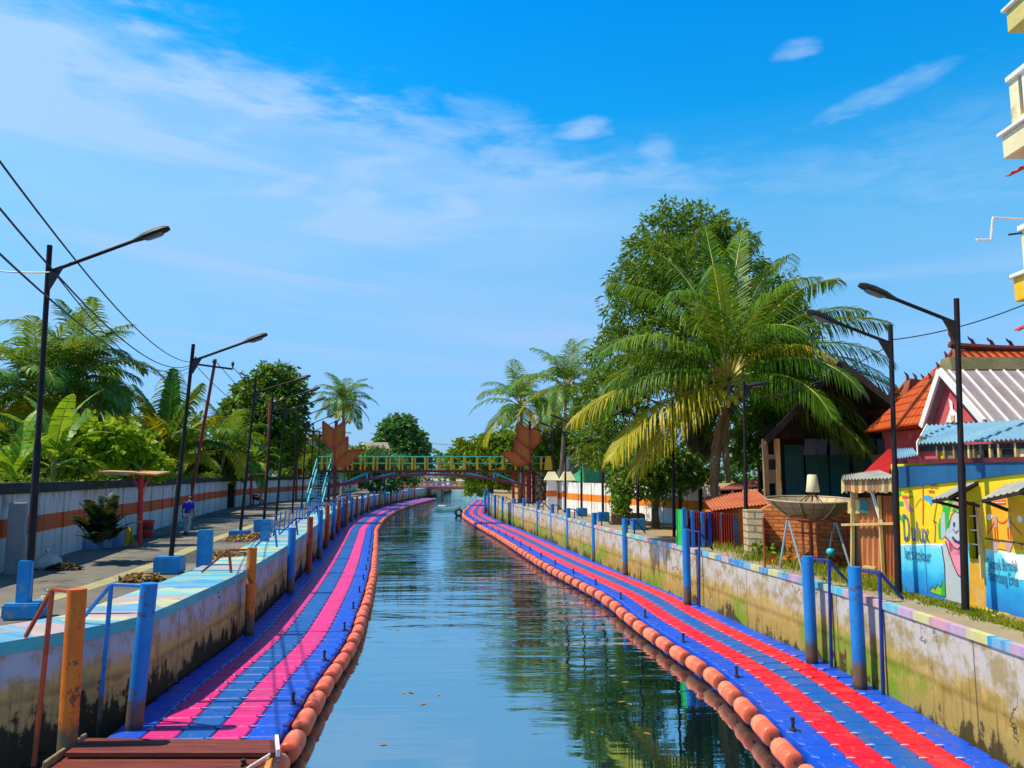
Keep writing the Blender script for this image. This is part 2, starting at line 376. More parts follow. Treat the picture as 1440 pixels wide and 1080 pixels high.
def wall_mat(name, top, mid, low, moss, black, h, bl=.2, mossamt=0.):
    """canal wall: paint above, a tan tide zone, algae and soot at the water line (u along, v height)"""
    m, n = newmat(name); u = n.sep(n.uv()); P = n.pos()
    nb = n.noise(P, .55, 6, .65); nf = n.noise(P, 2.6, 8, .7)
    drip = n.noise(n.comb(n.m('MULTIPLY', u[0], 3.2), n.m('MULTIPLY', u[1], .35), 0.), 1.6, 6, .7)
    v = n.m('DIVIDE', u[1], h)
    hgt = n.m('ADD', v, n.m('ADD', n.m('MULTIPLY', n.m('SUBTRACT', nb, .5), .55), n.m('MULTIPLY', n.m('SUBTRACT', drip, .5), .42)))
    col = n.mix(n.sstep(hgt, .72, .54), top, mid)
    col = n.mix(n.m('MULTIPLY', n.sstep(nf, .44, .62), .75), col, low)
    col = n.mix(n.sstep(hgt, .52, .26), col, n.mix(nf, low, mid))
    if mossamt:
        mm = n.m('MULTIPLY', n.m('MULTIPLY', n.sstep(n.noise(P, .16, 3), .50, .56), n.sstep(hgt, .58, .45)), n.m('MULTIPLY', n.sstep(nf, .32, .58), mossamt))
        col = n.mix(mm, col, moss)
    bk = n.m('ADD', n.m('ADD', n.m('MULTIPLY', n.m('SUBTRACT', nf, .5), .7), n.m('MULTIPLY', n.m('SUBTRACT', drip, .5), .7)), n.m('ADD', v, n.m('MULTIPLY', n.m('SUBTRACT', nb, .5), 1.1)))
    col = n.mix(n.m('MULTIPLY', n.sstep(bk, bl + .07, bl - .03), .92), col, black)
    streak = n.m('MULTIPLY', n.sstep(drip, .62, .74), n.m('MULTIPLY', n.sstep(v, .1, .9), .5))
    col = n.mix(streak, col, tuple(k * .35 for k in top))
    run = n.noise(n.comb(n.m('MULTIPLY', u[0], 9.), n.m('MULTIPLY', u[1], .22), 3.), 1.3, 5, .7)
    col = n.mix(n.m('MULTIPLY', n.m('MULTIPLY', n.sstep(run, .56, .70), n.sstep(v, 1.05, .15)), .85), col, tuple(k * .22 for k in low))
    tide = n.m('ABSOLUTE', n.m('SUBTRACT', n.m('ADD', v, n.m('MULTIPLY', n.m('SUBTRACT', nf, .5), .10)), .50)); col = n.mix(n.m('MULTIPLY', n.sstep(tide, .05, .0), .35), col, tuple(k * .3 for k in low))
    jt = n.m('ABSOLUTE', n.m('SUBTRACT', n.m('FRACT', n.m('DIVIDE', u[0], 4.3)), .5)); col = n.mix(n.m('MULTIPLY', n.m('GREATER_THAN', jt, .4965), .75), col, (.05, .045, .04))
    vor = n.new('ShaderNodeTexVoronoi', feature='DISTANCE_TO_EDGE'); vor.inputs['Scale'].default_value = .55
    n.put(vor.inputs['Vector'], n.vm('ADD', P, n.vm('MULTIPLY', n.noise(P, 1.5, 5, out=1), (1.2, 1.2, 1.2))))
    crack = n.m('MULTIPLY', n.sstep(vor.outputs['Distance'], .012, .004), n.sstep(nb, .50, .58))
    col = n.mix(n.m('MULTIPLY', crack, .85), col, (.02, .015, .01))
    n.out(n.pbr(col, .85, 0, n.bump(n.m('SUBTRACT', nf, n.m('MULTIPLY', crack, .6)), .5, .04), .25)); return m
WALLL = wall_mat('left_canal_wall_plaster', (.44, .50, .60), (.66, .42, .15), (.38, .25, .11), (.12, .16, .03), (.012, .012, .010), 1.9, .30)
WALLR = wall_mat('right_canal_wall_plaster', (.47, .46, .44), (.46, .34, .11), (.27, .20, .03), (.16, .30, .012), (.05, .036, .015), 1.9, .18, 1.)
def yard_wall_mat(name, white, stripe, h, z0, lo, hi):
    m, n = newmat(name); u = n.sep(n.uv()); P = n.pos()
    v = n.m('DIVIDE', u[1], h)
    wob = n.m('MULTIPLY', n.m('SUBTRACT', n.noise(P, 4, 2), .5), .012)
    vv = n.m('ADD', v, wob)
    st = n.m('MULTIPLY', n.m('GREATER_THAN', vv, lo), n.m('LESS_THAN', vv, hi))
    drip = n.noise(n.comb(n.m('MULTIPLY', u[0], 4.), n.m('MULTIPLY', u[1], .5), 0.), 1.5, 6, .7)
    nz = n.noise(P, 1.2, 7, .7)
    seam = n.m('LESS_THAN', n.m('FRACT', n.m('DIVIDE', u[0], 1.03)), .035)
    pat = n.m('GREATER_THAN', n.m('MULTIPLY', n.m('SINE', n.m('MULTIPLY', u[0], 20)), n.m('SINE', n.m('MULTIPLY', u[1], 24))), .25)
    sc = n.mix(n.m('MULTIPLY', pat, .3), stripe, tuple(min(1, k * 1.5) for k in stripe))
    col = n.mix(st, white, sc)
    col = n.mix(n.m('MULTIPLY', n.sstep(n.m('ADD', n.m('MULTIPLY', drip, .8), n.m('MULTIPLY', v, .22)), .58, .72), .6), col, (.05, .045, .04))
    col = n.mix(n.m('MULTIPLY', n.sstep(nz, .5, .72), .4), col, (.20, .18, .16))
    col = n.mix(n.m('MULTIPLY', seam, .75), col, (.06, .055, .06))
    n.out(n.pbr(col, .85, 0, n.bump(nz, .3, .02), .25)); return m
YARDL = yard_wall_mat('left_yard_wall_paint', (.62, .60, .60), (.62, .12, .035), 2.1, ZL, .40, .62)
YARDR = yard_wall_mat('right_yard_wall_paint', (.80, .78, .74), (.78, .22, .02), 1.7, ZR, .42, .66)

# water
m, n = newmat('canal_water'); P = n.pos()
y = n.sep(P)[1]
w1 = n.noise(n.vm('MULTIPLY', P, (.15, .80, 1)), 1.0, 3, .5, .6)
w2 = n.noise(n.vm('MULTIPLY', P, (.6, 3.0, 1)), 1.0, 3, .55, .4)
patch = n.noise(n.vm('MULTIPLY', P, (.10, .06, 1)), 1.0, 2)
amp = n.m('MULTIPLY', n.sstep(y, 11, 24), n.m('ADD', .25, n.m('MULTIPLY', n.sstep(patch, .34, .62), .75)))
h = n.m('MULTIPLY', n.m('ADD', n.m('MULTIPLY', w1, .85), n.m('MULTIPLY', w2, .13)), n.m('ADD', .10, amp))
nrm = n.bump(h, 1.0, .105)
fr = n.new('ShaderNodeFresnel'); fr.inputs[0].default_value = 2.1; n.put(fr.inputs['Normal'], nrm)
dif = n.pbr((.002, .018, .022), .5, 0, None, 0.)
gl = n.new('ShaderNodeBsdfGlossy'); gl.inputs['Roughness'].default_value = .02; gl.inputs['Color'].default_value = (.70, .90, .95, 1); n.put(gl.inputs['Normal'], nrm)
mx = n.new('ShaderNodeMixShader'); n.put(mx.inputs[0], n.m('MINIMUM', n.m('ADD', n.m('MULTIPLY', fr.outputs[0], .70), .48), 1.)); n.l.new(dif, mx.inputs[1]); n.l.new(gl.outputs[0], mx.inputs[2]); n.out(mx.outputs[0])
WATERM = m

# ------------------------------------------------------------------ setting: ground sheet, water, banks
b = MB(); b.face([(-1500, -300, -1.2), (1500, -300, -1.2), (1500, 2500, -1.2), (-1500, 2500, -1.2)]); struct(b.build('ground', SOILG))
b = MB(); b.face([(-80, -12, 0), (30, -12, 0), (30, 430, 0), (-80, 430, 0)]); struct(b.build('water', WATERM))
LYARD = Path([(-10.9, -12), (-11.3, 5)] + [at(x, y_, ZL - .05).xy for x, y_ in [(0, 805), (110, 774), (220, 744), (325, 714), (438, 700)]] + [(-24, 120), (-26, 200), (-40, 300), (-75, 420)])
def lyd(q):          # width of the promenade at wall-path station q
    p = LWALL.pt(q, 0); s = LYARD.near(p.x, p.y); r = LYARD.pt(s, 0); return max(2.0, (r.xy - p.xy).length + .2)
b = MB(); ribbon(b, LWALL, 1.2, ZL - .06, lyd, ZL - .05, 2.); struct(b.build('promenade', ASPH))
strip = Path([at(x, y_, ZL).xy for x, y_ in [(-60, 876), (0, 857), (100, 830), (200, 797), (300, 757), (340, 743), (372, 732), (400, 723)]])
b = MB(); ribbon(b, strip, -.22, ZL - .051, .22, ZL - .051, .6); struct(b.build('pavement_strip', STRIPE))
b = MB(); ribbon(b, LYARD, 0, ZL - .10, 300, ZL - .10, 6.); struct(b.build('garden_ground', SOILG))
b = MB(); ribbon(b, RWALL, -.08, ZR - .012, lambda q: -.72 if RWALL.pt(q, 0).y < 15.2 else -1.15, ZR - .012, 1.); struct(b.build('footpath', PATHM))
b = MB(); ribbon(b, RWALL, -.6, ZR - .03, -300, ZR - .03, 3.); struct(b.build('dirt_ground', SOIL))

# canal walls
root = thing('canal_wall', 'long left canal wall with black tide stains and a turquoise painted top', 'canal wall', LWALL.pt(14, 0, 0))
b = MB(); ribbon(b, LWALL, 0, -.6, 0, ZL - .17, .8, vv=(-.6, ZL - .17)); ribbon(b, LWALL, 1.28, ZL - .2, 1.28, -.6, 4); b.build('wall_face', WALLL, root)
b = MB(); ribbon(b, LWALL, -.05, ZL, 1.3, ZL, .5, vv=(0, 1.35)); ribbon(b, LWALL, 1.3, ZL, 1.3, ZL - .1, 2)
c = MB(); ribbon(c, LWALL, -.05, ZL - .18, -.05, ZL, .5); ribbon(c, LWALL, .0, ZL - .18, -.05, ZL - .18, .5)
b.build('coping_top', COPL, root); c.build('coping_edge', COPLF, root)
root = thing('canal_wall', 'long sunlit right canal wall with ochre tide stains and candy striped kerb', 'canal wall', RWALL.pt(14, 0, 0))
b = MB(); ribbon(b, RWALL, 0, -.6, 0, ZR - .12, .8, vv=(-.6, ZR - .12)); b.build('wall_face', WALLR, root)
b = MB(); ribbon(b, RWALL, .03, ZR - .13, .03, ZR, .28); ribbon(b, RWALL, .03, ZR, -.10, ZR, .28); ribbon(b, RWALL, .0, ZR - .13, .03, ZR - .13, 1.); b.build('kerb', COPR, root)

# ------------------------------------------------------------------ floating walkways
def block(mb, path, s, o, L, W, z=ZD, yaw=0.):
    p, t = path.at(s); q = p + Vector((-t.y, t.x)) * o; cy, sy = math.cos(yaw), math.sin(yaw); t = Vector((t.x * cy - t.y * sy, t.x * sy + t.y * cy)); p = q - Vector((-t.y, t.x)) * o; nx = Vector((-t.y, t.x))
    P = lambda a, b_, zz: Vector((p.x + t.x * a + nx.x * (o + b_), p.y + t.y * a + nx.y * (o + b_), zz))
    a, w = L / 2, W / 2
    mb.hexa([P(-a, -w, .02), P(a, -w, .02), P(a, w, .02), P(-a, w, .02)] + [P(-a, -w, z - .05), P(a, -w, z - .05), P(a, w, z - .05), P(-a, w, z - .05)])
    def octo(a, w, c): return [(-a + c, -w), (a - c, -w), (a, -w + c), (a, w - c), (a - c, w), (-a + c, w), (-a, w - c), (-a, -w + c)]
    lo = octo(a - .004, w - .004, .07); hi = octo(a - .024, w - .024, .065)
    i = len(mb.v)
    mb.v += [tuple(P(x, y_, z - .05)) for x, y_ in lo] + [tuple(P(x, y_, z - .018)) for x, y_ in lo] + [tuple(P(x, y_, z)) for x, y_ in hi]
    for r in (0, 8):
        for k in range(8):
            k2 = (k + 1) % 8; mb.f.append((i + r + k, i + r + k2, i + r + 8 + k2, i + r + 8 + k)); mb.m.append(0); mb.uv.append([(o, s)] * 4)
    mb.f.append(tuple(i + 16 + k for k in range(8))); mb.m.append(0); mb.uv.append([(o + y_, s + x) for x, y_ in hi]); mb.hasuv = True
def drum(mb, path, s, o, L=.74, r=.14, z=.20):
    pts = []; rs = []
    prof = [(-.5, .30), (-.499, .84), (-.475, .97), (-.44, 1), (-.12, 1), (-.10, .955), (-.08, 1), (.08, 1), (.10, .955), (.12, 1), (.44, 1), (.475, .97), (.499, .84), (.5, .30)]
    for f, k in prof: pts.append(path.pt(s + f * L, o, z)); rs.append(r * k)
    mb.tube(pts, rs, 12)
def cleat(mb, path, s, o):
    p = path.pt(s, o, ZD); mb.lathe(p, [(.055, 0), (.055, .02), (.026, .04), (.022, .15), (.036, .165), (.036, .19), (.015, .2)], 8)
    t = path.at(s)[1]; mb.tube([p + Vector((-t.x * .08, -t.y * .08, .14)), p + Vector((t.x * .08, t.y * .08, .14))], .016, 6)
def walkway(name, label, path, side, s0, s1, width, stripe, fend_side):
    root = thing(name, label, 'floating walkway', path.pt(s0, side * 1.3, 0))
    pitch = .52; pins = MB(); rest = {0: MB(), 1: MB(), 2: MB()}; k = 0; s = s0; near = 0
    while s < s1:
        W = width(s) / 5
        for c in range(5):
            st = (0, 1, 2, 1, 0)[c]
            mb = MB() if near < 100 else rest[st]
            block(mb, path, s, side * (W * (c + .5)), pitch - .014, W - .012, ZD, R(-1.0 * side + random.gauss(0, .35)))
            if c: pm_ = path.pt(s + pitch / 2, side * W * c, ZD - .006); tt_ = path.at(s)[1]; pins.box(pm_, (.10, .035, .016), axes=((-tt_.y, tt_.x, 0), (tt_.x, tt_.y, 0), (0, 0, 1)))
            if near < 100: mb.build('float_block', (DECKB, stripe, DECKC)[st], root); near += 1
        s += pitch
    tag(rest[0].build('blue_float_field', DECKB, root), kind='stuff'); tag(rest[1].build('stripe_float_field', stripe, root), kind='stuff'); tag(rest[2].build('faded_blue_float_field', DECKC, root), kind='stuff')
    tag(pins.build('connector_pins', PIN_L if side > 0 else PIN_R, root), kind='stuff')
    fr = MB(); k = 0; s = s0 - .2
    while s < s1:
        mb = MB() if k < 90 else fr
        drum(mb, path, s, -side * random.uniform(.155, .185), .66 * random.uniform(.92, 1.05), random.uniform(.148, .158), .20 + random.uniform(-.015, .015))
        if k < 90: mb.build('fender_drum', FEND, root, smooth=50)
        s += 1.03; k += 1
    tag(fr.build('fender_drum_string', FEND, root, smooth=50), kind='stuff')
    fk = MB(); s = s0 + 1.4; k = 0
    while s < min(s1, s0 + 75):
        mb = MB(); cleat(mb, path, s, side * .12); mb.build('cleat', RUBBER, root, smooth=40); s += 3.1
    ln = MB(); q = s0
    rp = [path.pt(s0 + i * .5, -side * .17, .2) for i in range(int((s1 - s0) / .5))]
    ln.tube(rp, .025, 5); ln.build('drum_cable', RUBBER, root)
    return root
sL0 = LEDGE.near(-3.3, 9.0); sL1 = LEDGE.near(-12.6, 127)
walkway('floating_walkway', 'left floating pontoon walkway, blue with two magenta stripes and orange drums', LEDGE, 1, sL0, sL1, lambda s: 2.55, DECKP, 1)
sR0 = REDGE.near(4.2, 7.6); sR1 = REDGE.near(-5.0, 118)
wR = lambda s: max(2.1, min(2.5, 2.5 - (s - sR0 - 6) * .011))
walkway('floating_walkway', 'right floating pontoon walkway, blue with two bright red stripes and orange drums', REDGE, -1, sR0, sR1, wR, DECKR, -1)
# two steel ramps across the left walkway far along, seen as dark bars
# boarding platform at the near end of the left walkway
root = thing('boarding_platform', 'dark red timber boarding platform on the near end of left walkway', 'platform', at(250, 1060, .5))
zt = .50
def plank(px, z, nm='plank'):
    pts = [at(x, y_, z) for x, y_ in px]
    mb = MB(); mb.hexa([p - Vector((0, 0, .07)) for p in pts] + pts); mb.build(nm, WOODR, root, bevel=.008)
plank([(92, 1057.5), (391, 1057.5), (389, 1048), (108, 1047)], .56); plank([(109, 1046.3), (389, 1047.3), (387, 1040), (124, 1037.5)], .56)
plank([(70, 1070), (384, 1070), (386, 1059.5), (86, 1059)], .47); plank([(40, 1092), (376, 1092), (383, 1071), (69, 1071)], .47); plank([(10, 1118), (368, 1118), (375, 1093), (39, 1093)], .47)
mb = MB(); mb.bar(at(391, 1059, .57), at(389, 1038, .57), .05, .10); mb.build('edge_rail', WHITEP, root, bevel=.006)
mb = MB(); mb.bar(at(120, 1037, .50), at(62, 1078, .50), .05, .12); mb.build('edge_trim', WOODB, root, bevel=.01); mb = MB(); mb.bar(at(386, 1046, .44), at(366, 1125, .40), .08, .14); mb.build('edge_trim', pm('bare_wood', (.5, .22, .04), (.6, .3, .07), 4, .6, .2), root, bevel=.01)
mb = MB(); mb.tube([at(382, 1058, .53), at(378, 1062, .53), at(352, 1078, .51), at(330, 1095, .5)], .018, 6); mb.build('tie_rod', WHITEP, root)
# ------------------------------------------------------------------ mooring piles with their hand rails
def pile(px, yb, yt, mats, braces, wall, land, zc, label, group, dia=.23, lean=0., rail=True):
    p = at(px, yb, ZD); d = p.y
    ztop = EYE + (667 - yt) / FPX * d * 1.0
    ztop = atd(px, yt, d).z
    root = thing('mooring_pile', label, 'mooring pile', (p.x, p.y, 0), group)
    top = Vector((p.x + lean, p.y, ztop)); r = dia / 2
    bot = Vector((p.x, p.y, -1.1)) - (top - p) * .0; mb = MB(); mb.tube([bot - (top - p) * 0, p, top], r, 18, 0); mb.build('pipe', mats, root, smooth=40)
    if not rail: return root
    q = wall.near(p.x, p.y); t = wall.at(q)[1]; n2 = Vector((-t.y, t.x, 0)) * land      # n2 points to the land
    w = wall.pt(q, land * -.10, 0)
    wd = max(.25, (Vector((p.x, p.y, 0)) - w).dot(n2) * -1); wd = min(wd, .62); dist = max(.55, wd)
    t3 = Vector((t.x, t.y, 0)); jo = n2 * dist if land > 0 else n2 * max(.10, min(wd, .34)) - t3 * .42; jn = Vector((p.x, p.y, ztop - .05)) + jo
    mb = MB(); mb.bar(Vector((top.x, top.y, ztop - .05)) + jo.normalized() * r * .7, jn, .05); mb.build('top_bar', braces, root, bevel=.006)
    mb = MB(); mb.bar(jn, Vector((p.x, p.y, .2)) + (n2 * (wd - .02) - t3 * .10 if land > 0 else jo - n2 * .06), .055); mb.build('leg', braces, root, bevel=.006)
    mb = MB(); mb.bar(jn, jn + n2 * (.62 if land > 0 else .46) + t3 * (0 if land > 0 else .1) + Vector((0, 0, (zc + .02) - jn.z)), .05); mb.build('brace', braces, root, bevel=.006)
    return root
G = 'mooring piles along the left canal wall'
L = [(93, 1070, 828, 'o', .25, 0), (188, 1025, 820, 'b', .25, .12), (350, 893, 770, 'o', .23, 0), (408, 834, 742, 'b', .25, 0), (434, 806, 727, 'r', .23, 0), (449, 786, 717, 'b', .23, 0),
     (459, 770, 710, 'r', .23, 0), (468.5, 758, 707, 'b', .23, 0), (475.5, 750, 703, 'r', .23, 0), (482, 740, 700, 'b', .23, 0), (487, 734, 696, 'r', .23, 0), (491, 729, 693.5, 'b', .23, 0)]
cm = {'o': (ORANGE, RUST, 'orange'), 'b': (BLUE, BLUE, 'sky blue'), 'r': (RUST, DBLUE, 'rusty red')}
cnt = {}
for i, (px, yb, yt, c, dia, lean) in enumerate(L):
    k = cnt[c] = cnt.get(c, -1) + 1
    pile(px, yb, yt, cm[c][0], cm[c][1], LWALL, 1, ZL, f'{cm[c][2]} steel mooring pile by the left canal wall, {ORD[k]} of that colour', G, dia, lean)
s = LWALL.near(-13.2, 58); i = 0
while s < LWALL.near(-14.5, 122):
    p = LWALL.pt(s, -.45, 0); c = 'rb'[i % 2]; k = cnt[c] = cnt[c] + 1
    px, py = 720 + p.x / (p.y * CP) * FPX, 0
    root = thing('mooring_pile', f'{cm[c][2]} steel mooring pile by the left canal wall, {ORD[k]} of that colour', 'mooring pile', p, G)
    mb = MB(); mb.tube([p + Vector((0, 0, -1)), p + Vector((0, 0, 2.3))], .11, 10); mb.build('pipe', cm[c][0], root, smooth=40)
    j = p + Vector((-.42, 0, 2.2)); mb = MB(); mb.bar(p + Vector((0, 0, 2.2)), j, .05); mb.bar(j, j + Vector((-.8, 0, -.4)), .05); mb.bar(j, Vector((j.x, j.y, -.3)), .05); mb.build('rail', cm[c][1], root)
    s += 5.2; i += 1
G = 'mooring piles along the right canal wall'
Rr = [(1210, 968, 797), (1142, 932, 782), (967, 850, 744), (880, 808.5, 729), (836, 789, 721), (799.5, 772, 714.5), (777, 761, 709), (757, 752.5, 705), (737, 744, 700.5), (723, 738, 701), (707, 731.5, 698), (696, 728, 696), (687, 723.5, 692), (682, 721.5, 689.5)]
for i, (px, yb, yt) in enumerate(Rr):
    pile(px, yb, yt, BLUE, DBLUE, RWALL, -1, ZR, f'blue steel mooring pile by the right canal wall, {ORD[i]} to the camera', G, .235 if i else .24)

# blue picket balustrade on the left coping further off
root = thing('picket_railing', 'row of slanted blue pickets on the left coping beyond the lamp blocks', 'railing', LWALL.pt(LWALL.near(-8.5, 33), .9, ZL))
s0_, s1_ = LWALL.near(-8.5, 30), LWALL.near(-13, 54); s = s0_
while s < s1_:
    mb = MB(); a = LWALL.pt(s, 1.0, ZL - .05); mb.bar(a, a + Vector((.05, .05, .9)), .05); mb.build('picket', BLUE, root); s += 1.5

# ------------------------------------------------------------------ street lamps
def lamp(base, top, armz, head, label, group, block=None):
    """base, top: pole ends; head: tip of the lamp head"""
    base, top, head = Vector(base), Vector(top), Vector(head)
    root = thing('street_lamp', label, 'street lamp', base, group)
    d = (top - base); L = d.length
    mb = MB(); mb.tube([base, base + d * .45, base + d * .46, top], [.06, .06, .047, .045], 12); mb.build('pole', LAMPPOLE, root, smooth=40)
    j = base + d * ((armz - base.z) / d.z); v = head - j; n = v.normalized(); k = head - n * .55
    mb = MB(); mb.tube([j, k], .032, 10); mb.build('arm', LAMPPOLE, root, smooth=40)
    mb = MB(); side = Vector((0, 0, 1)).cross(n).normalized()
    q = [j + n * .02, j + n * .28, j + n * .05 - Vector((0, 0, .32)), j - Vector((0, 0, .34))]
    mb.hexa([p - side * .03 for p in q] + [p + side * .03 for p in q]); mb.build('bracket', BLACK, root)
    up = side.cross(n) * -1
    if up.z < 0: up = -up
    rings = []
    for f, w, t, b_ in ((0, .045, .035, .03), (.08, .06, .05, .035), (.2, .095, .075, .04), (.42, .11, .085, .045), (.58, .10, .07, .04), (.66, .06, .04, .03)):
        c = k - n * .06 + n * f
        rings.append([c + side * (w * x) + up * (t * z if z > 0 else b_ * z) for x, z in ((-1, 0), (-.7, .75), (0, 1), (.7, .75), (1, 0), (.7, -.8), (0, -1), (-.7, -.8))])
    mb = MB(); vs = [p for r in rings for p in r]; fs = []
    for a in range(len(rings) - 1):
        for c in range(8): fs.append((a * 8 + c, a * 8 + (c + 1) % 8, a * 8 + 8 + (c + 1) % 8, a * 8 + 8 + c))
    fs += [tuple(range(7, -1, -1)), tuple(len(vs) - 8 + c for c in range(8))]
    mb.add(vs, fs); hd = mb.build('lamp_head', LAMPHEAD, root, smooth=50)
    mb = MB(); gp = [k + n * f + side * x - up * (.045 + z) for f, x, z in ((.12, -.07, 0), (.46, -.085, 0), (.46, .085, 0), (.12, .07, 0), (.2, -.04, .035), (.4, -.05, .035), (.4, .05, .035), (.2, .04, .035))]
    mb.hexa([gp[4], gp[5], gp[6], gp[7], gp[0], gp[1], gp[2], gp[3]]); mb.build('lamp_glass', GLASS, hd)
    if block:
        w, h = block; mb = MB(); mb.box(base + Vector((0, 0, h / 2)), (w, w * .9, h), rz=.12); mb.build('base_block', BLUEBOX, root, bevel=.03, seg=2)
    return root
G = 'street lamps along the left promenade'
LL = [((38, 868), (70, 345), (75, 383), (234, 322), (.60, .26)), ((238, 806), (272, 484), (272, 508), (373, 471), (.62, .42)), ((337, 757), (359.5, 537), (360, 552), (435, 529), (.7, .3)),
      ((370, 747), (384, 554), (385, 567), (448.5, 545.5), (.7, .5)), ((388, 732), (401.5, 567), (403, 579), (457, 559), None), ((411, 723), (419, 577), (421, 589), (462, 571.5), None),
      ((424, 716), (431, 588), (432, 599), (471, 582), None), ((436, 711), (440.5, 597), (441, 607), (478, 590), None), ((447, 707.5), (449, 606), (449, 613), (486, 598), None)]
for i, (b_, t_, j_, h_, blk) in enumerate(LL):
    B = at(*b_, ZL - .05); T = atd(*t_, B.y); J = atd(*j_, B.y); H = atd(*h_, B.y)
    lamp(B, T, J.z, H, f'black street lamp with a long arm on the left promenade, {ORD[i]} of its row', G, blk)
G = 'street lamps along the right footpath'
RL = [((1358, 860), (1345, 420), (1341, 455), (1212, 402)), ((1264, 837), (1252, 457), (1250, 483), (1138, 439)), ((1050, 779), (1046, 536), (1046, 543), (1078, 539)), ((948, 755), (946, 562), (946, 575), (880, 548)),
      ((897, 745), (896, 572), (895, 584), (838, 560)), ((848, 733), (847, 585), (847, 594), (797, 575)), ((818, 726), (817, 592), (817, 600), (775, 584)), ((795, 720), (795, 600), (795, 608), (758, 594)), ((778, 716), (777, 606), (777, 614), (751, 602))]
for i, (b_, t_, j_, h_) in enumerate(RL):
    B = at(*b_, ZR - .02); T = atd(*t_, B.y); J = atd(*j_, B.y); H = atd(*h_, B.y)
    lamp(B, T, J.z, H, f'dark street lamp arching towards the canal on right footpath, {ORD[i]} of its row', G, (.55, .45) if i in (4, 5, 6) else None)

# utility poles and cables
def upole(base, top, cross, label, mat=RUST):
    root = thing('utility_pole', label, 'utility pole', base, 'utility poles on the left bank')
    mb = MB(); mb.tube([base, top], [.11, .08], 12); mb.build('pole', mat, root, smooth=40)
    if cross:
        a, c = cross; mb = MB(); mb.bar(a, c, .10, .10); mb.build('crossarm', BLACK, root)
        for p in (a, c, (a + c) / 2):
            mb = MB(); mb.lathe(p + Vector((0, 0, .05)), [(.03, 0), (.03, .1), (.09, .12), (.06, .2), (.1, .24), (.05, .36), (.02, .38)], 10); mb.build('insulator', BLACK, root, smooth=40)
DU = 42
upole(at(263, 729, ZL - .05), atd(303, 505, DU), (atd(274, 512, DU), atd(327, 519, DU)), 'leaning rusty utility pole with a crossarm behind the walking person', pm('rusty_red_pole', (.26, .03, .035), (.18, .05, .04), 1.2, .6, .1, c3=(.1, .03, .02)))
upole(atd(372.5, 716, 58), atd(380, 561, 58), None, 'rusty red utility pole without a crossarm in front of the round tree', RUST)
upole(atd(416, 713, 72), atd(420, 577, 72), (atd(413, 578, 72), atd(432, 579, 72)), 'brown utility pole with a short crossarm beside the far lamps', RUST)
upole(atd(427, 710, 78), atd(426, 584, 78), (atd(421, 590, 78), atd(433, 590, 78)), 'thin brown utility pole with a short crossarm, farthest of the left bank', RUST)
def cable(a, c, sag, label, r=.014, n=28):
    pts = [a.lerp(c, i / n) - Vector((0, 0, sag * 4 * (i / n) * (1 - i / n))) for i in range(n + 1)]
    mb = MB(); mb.tube(pts, r, 5); o = mb.build('power_cable', BLACK, loc=a); tag(o, label, 'cable', 'overhead cables')
cable(atd(-60, 145, 9), atd(274, 509, DU), .9, 'highest black overhead cable sloping to the leaning utility pole', .018)
cable(atd(-60, 220, 9), atd(274, 510, DU), 1.15, 'middle black overhead cable passing behind the nearest left lamp', .018)
cable(atd(-60, 300, 9), atd(274, 512, DU), 1.05, 'lowest black overhead cable passing in front of the coconut palms', .018)
cable(atd(80, 388, 12.9), atd(276, 512, DU), 1.2, 'thin black cable from the nearest left lamp arm to the leaning pole', .012)
cable(atd(-40, 377, 12.9), atd(70, 383, 12.9), .03, 'short black cable entering from the left to the nearest lamp', .012)
for i, (x, y_) in enumerate([(327, 516), (303, 507), (274, 512)]):
    cable(atd(x, y_, DU), atd([432, 420, 413][i], 578, 72), .9 + .3 * i, 'black cable from the leaning utility pole to the brown pole beside the far lamps', .02)
cable(atd(1465, 418, 13.5), atd(1252, 478, 15.6), .12, 'thin black cable from the apartment balconies to the second right lamp', .012)
cable(atd(1250, 486, 15.6), atd(1046, 560, 21.9), .25, 'thin black cable between the second and third right lamps', .010)
cable(atd(520, 609, 118), atd(690, 627, 128), .6, 'faint grey cable crossing the gap between the far trees', .03)

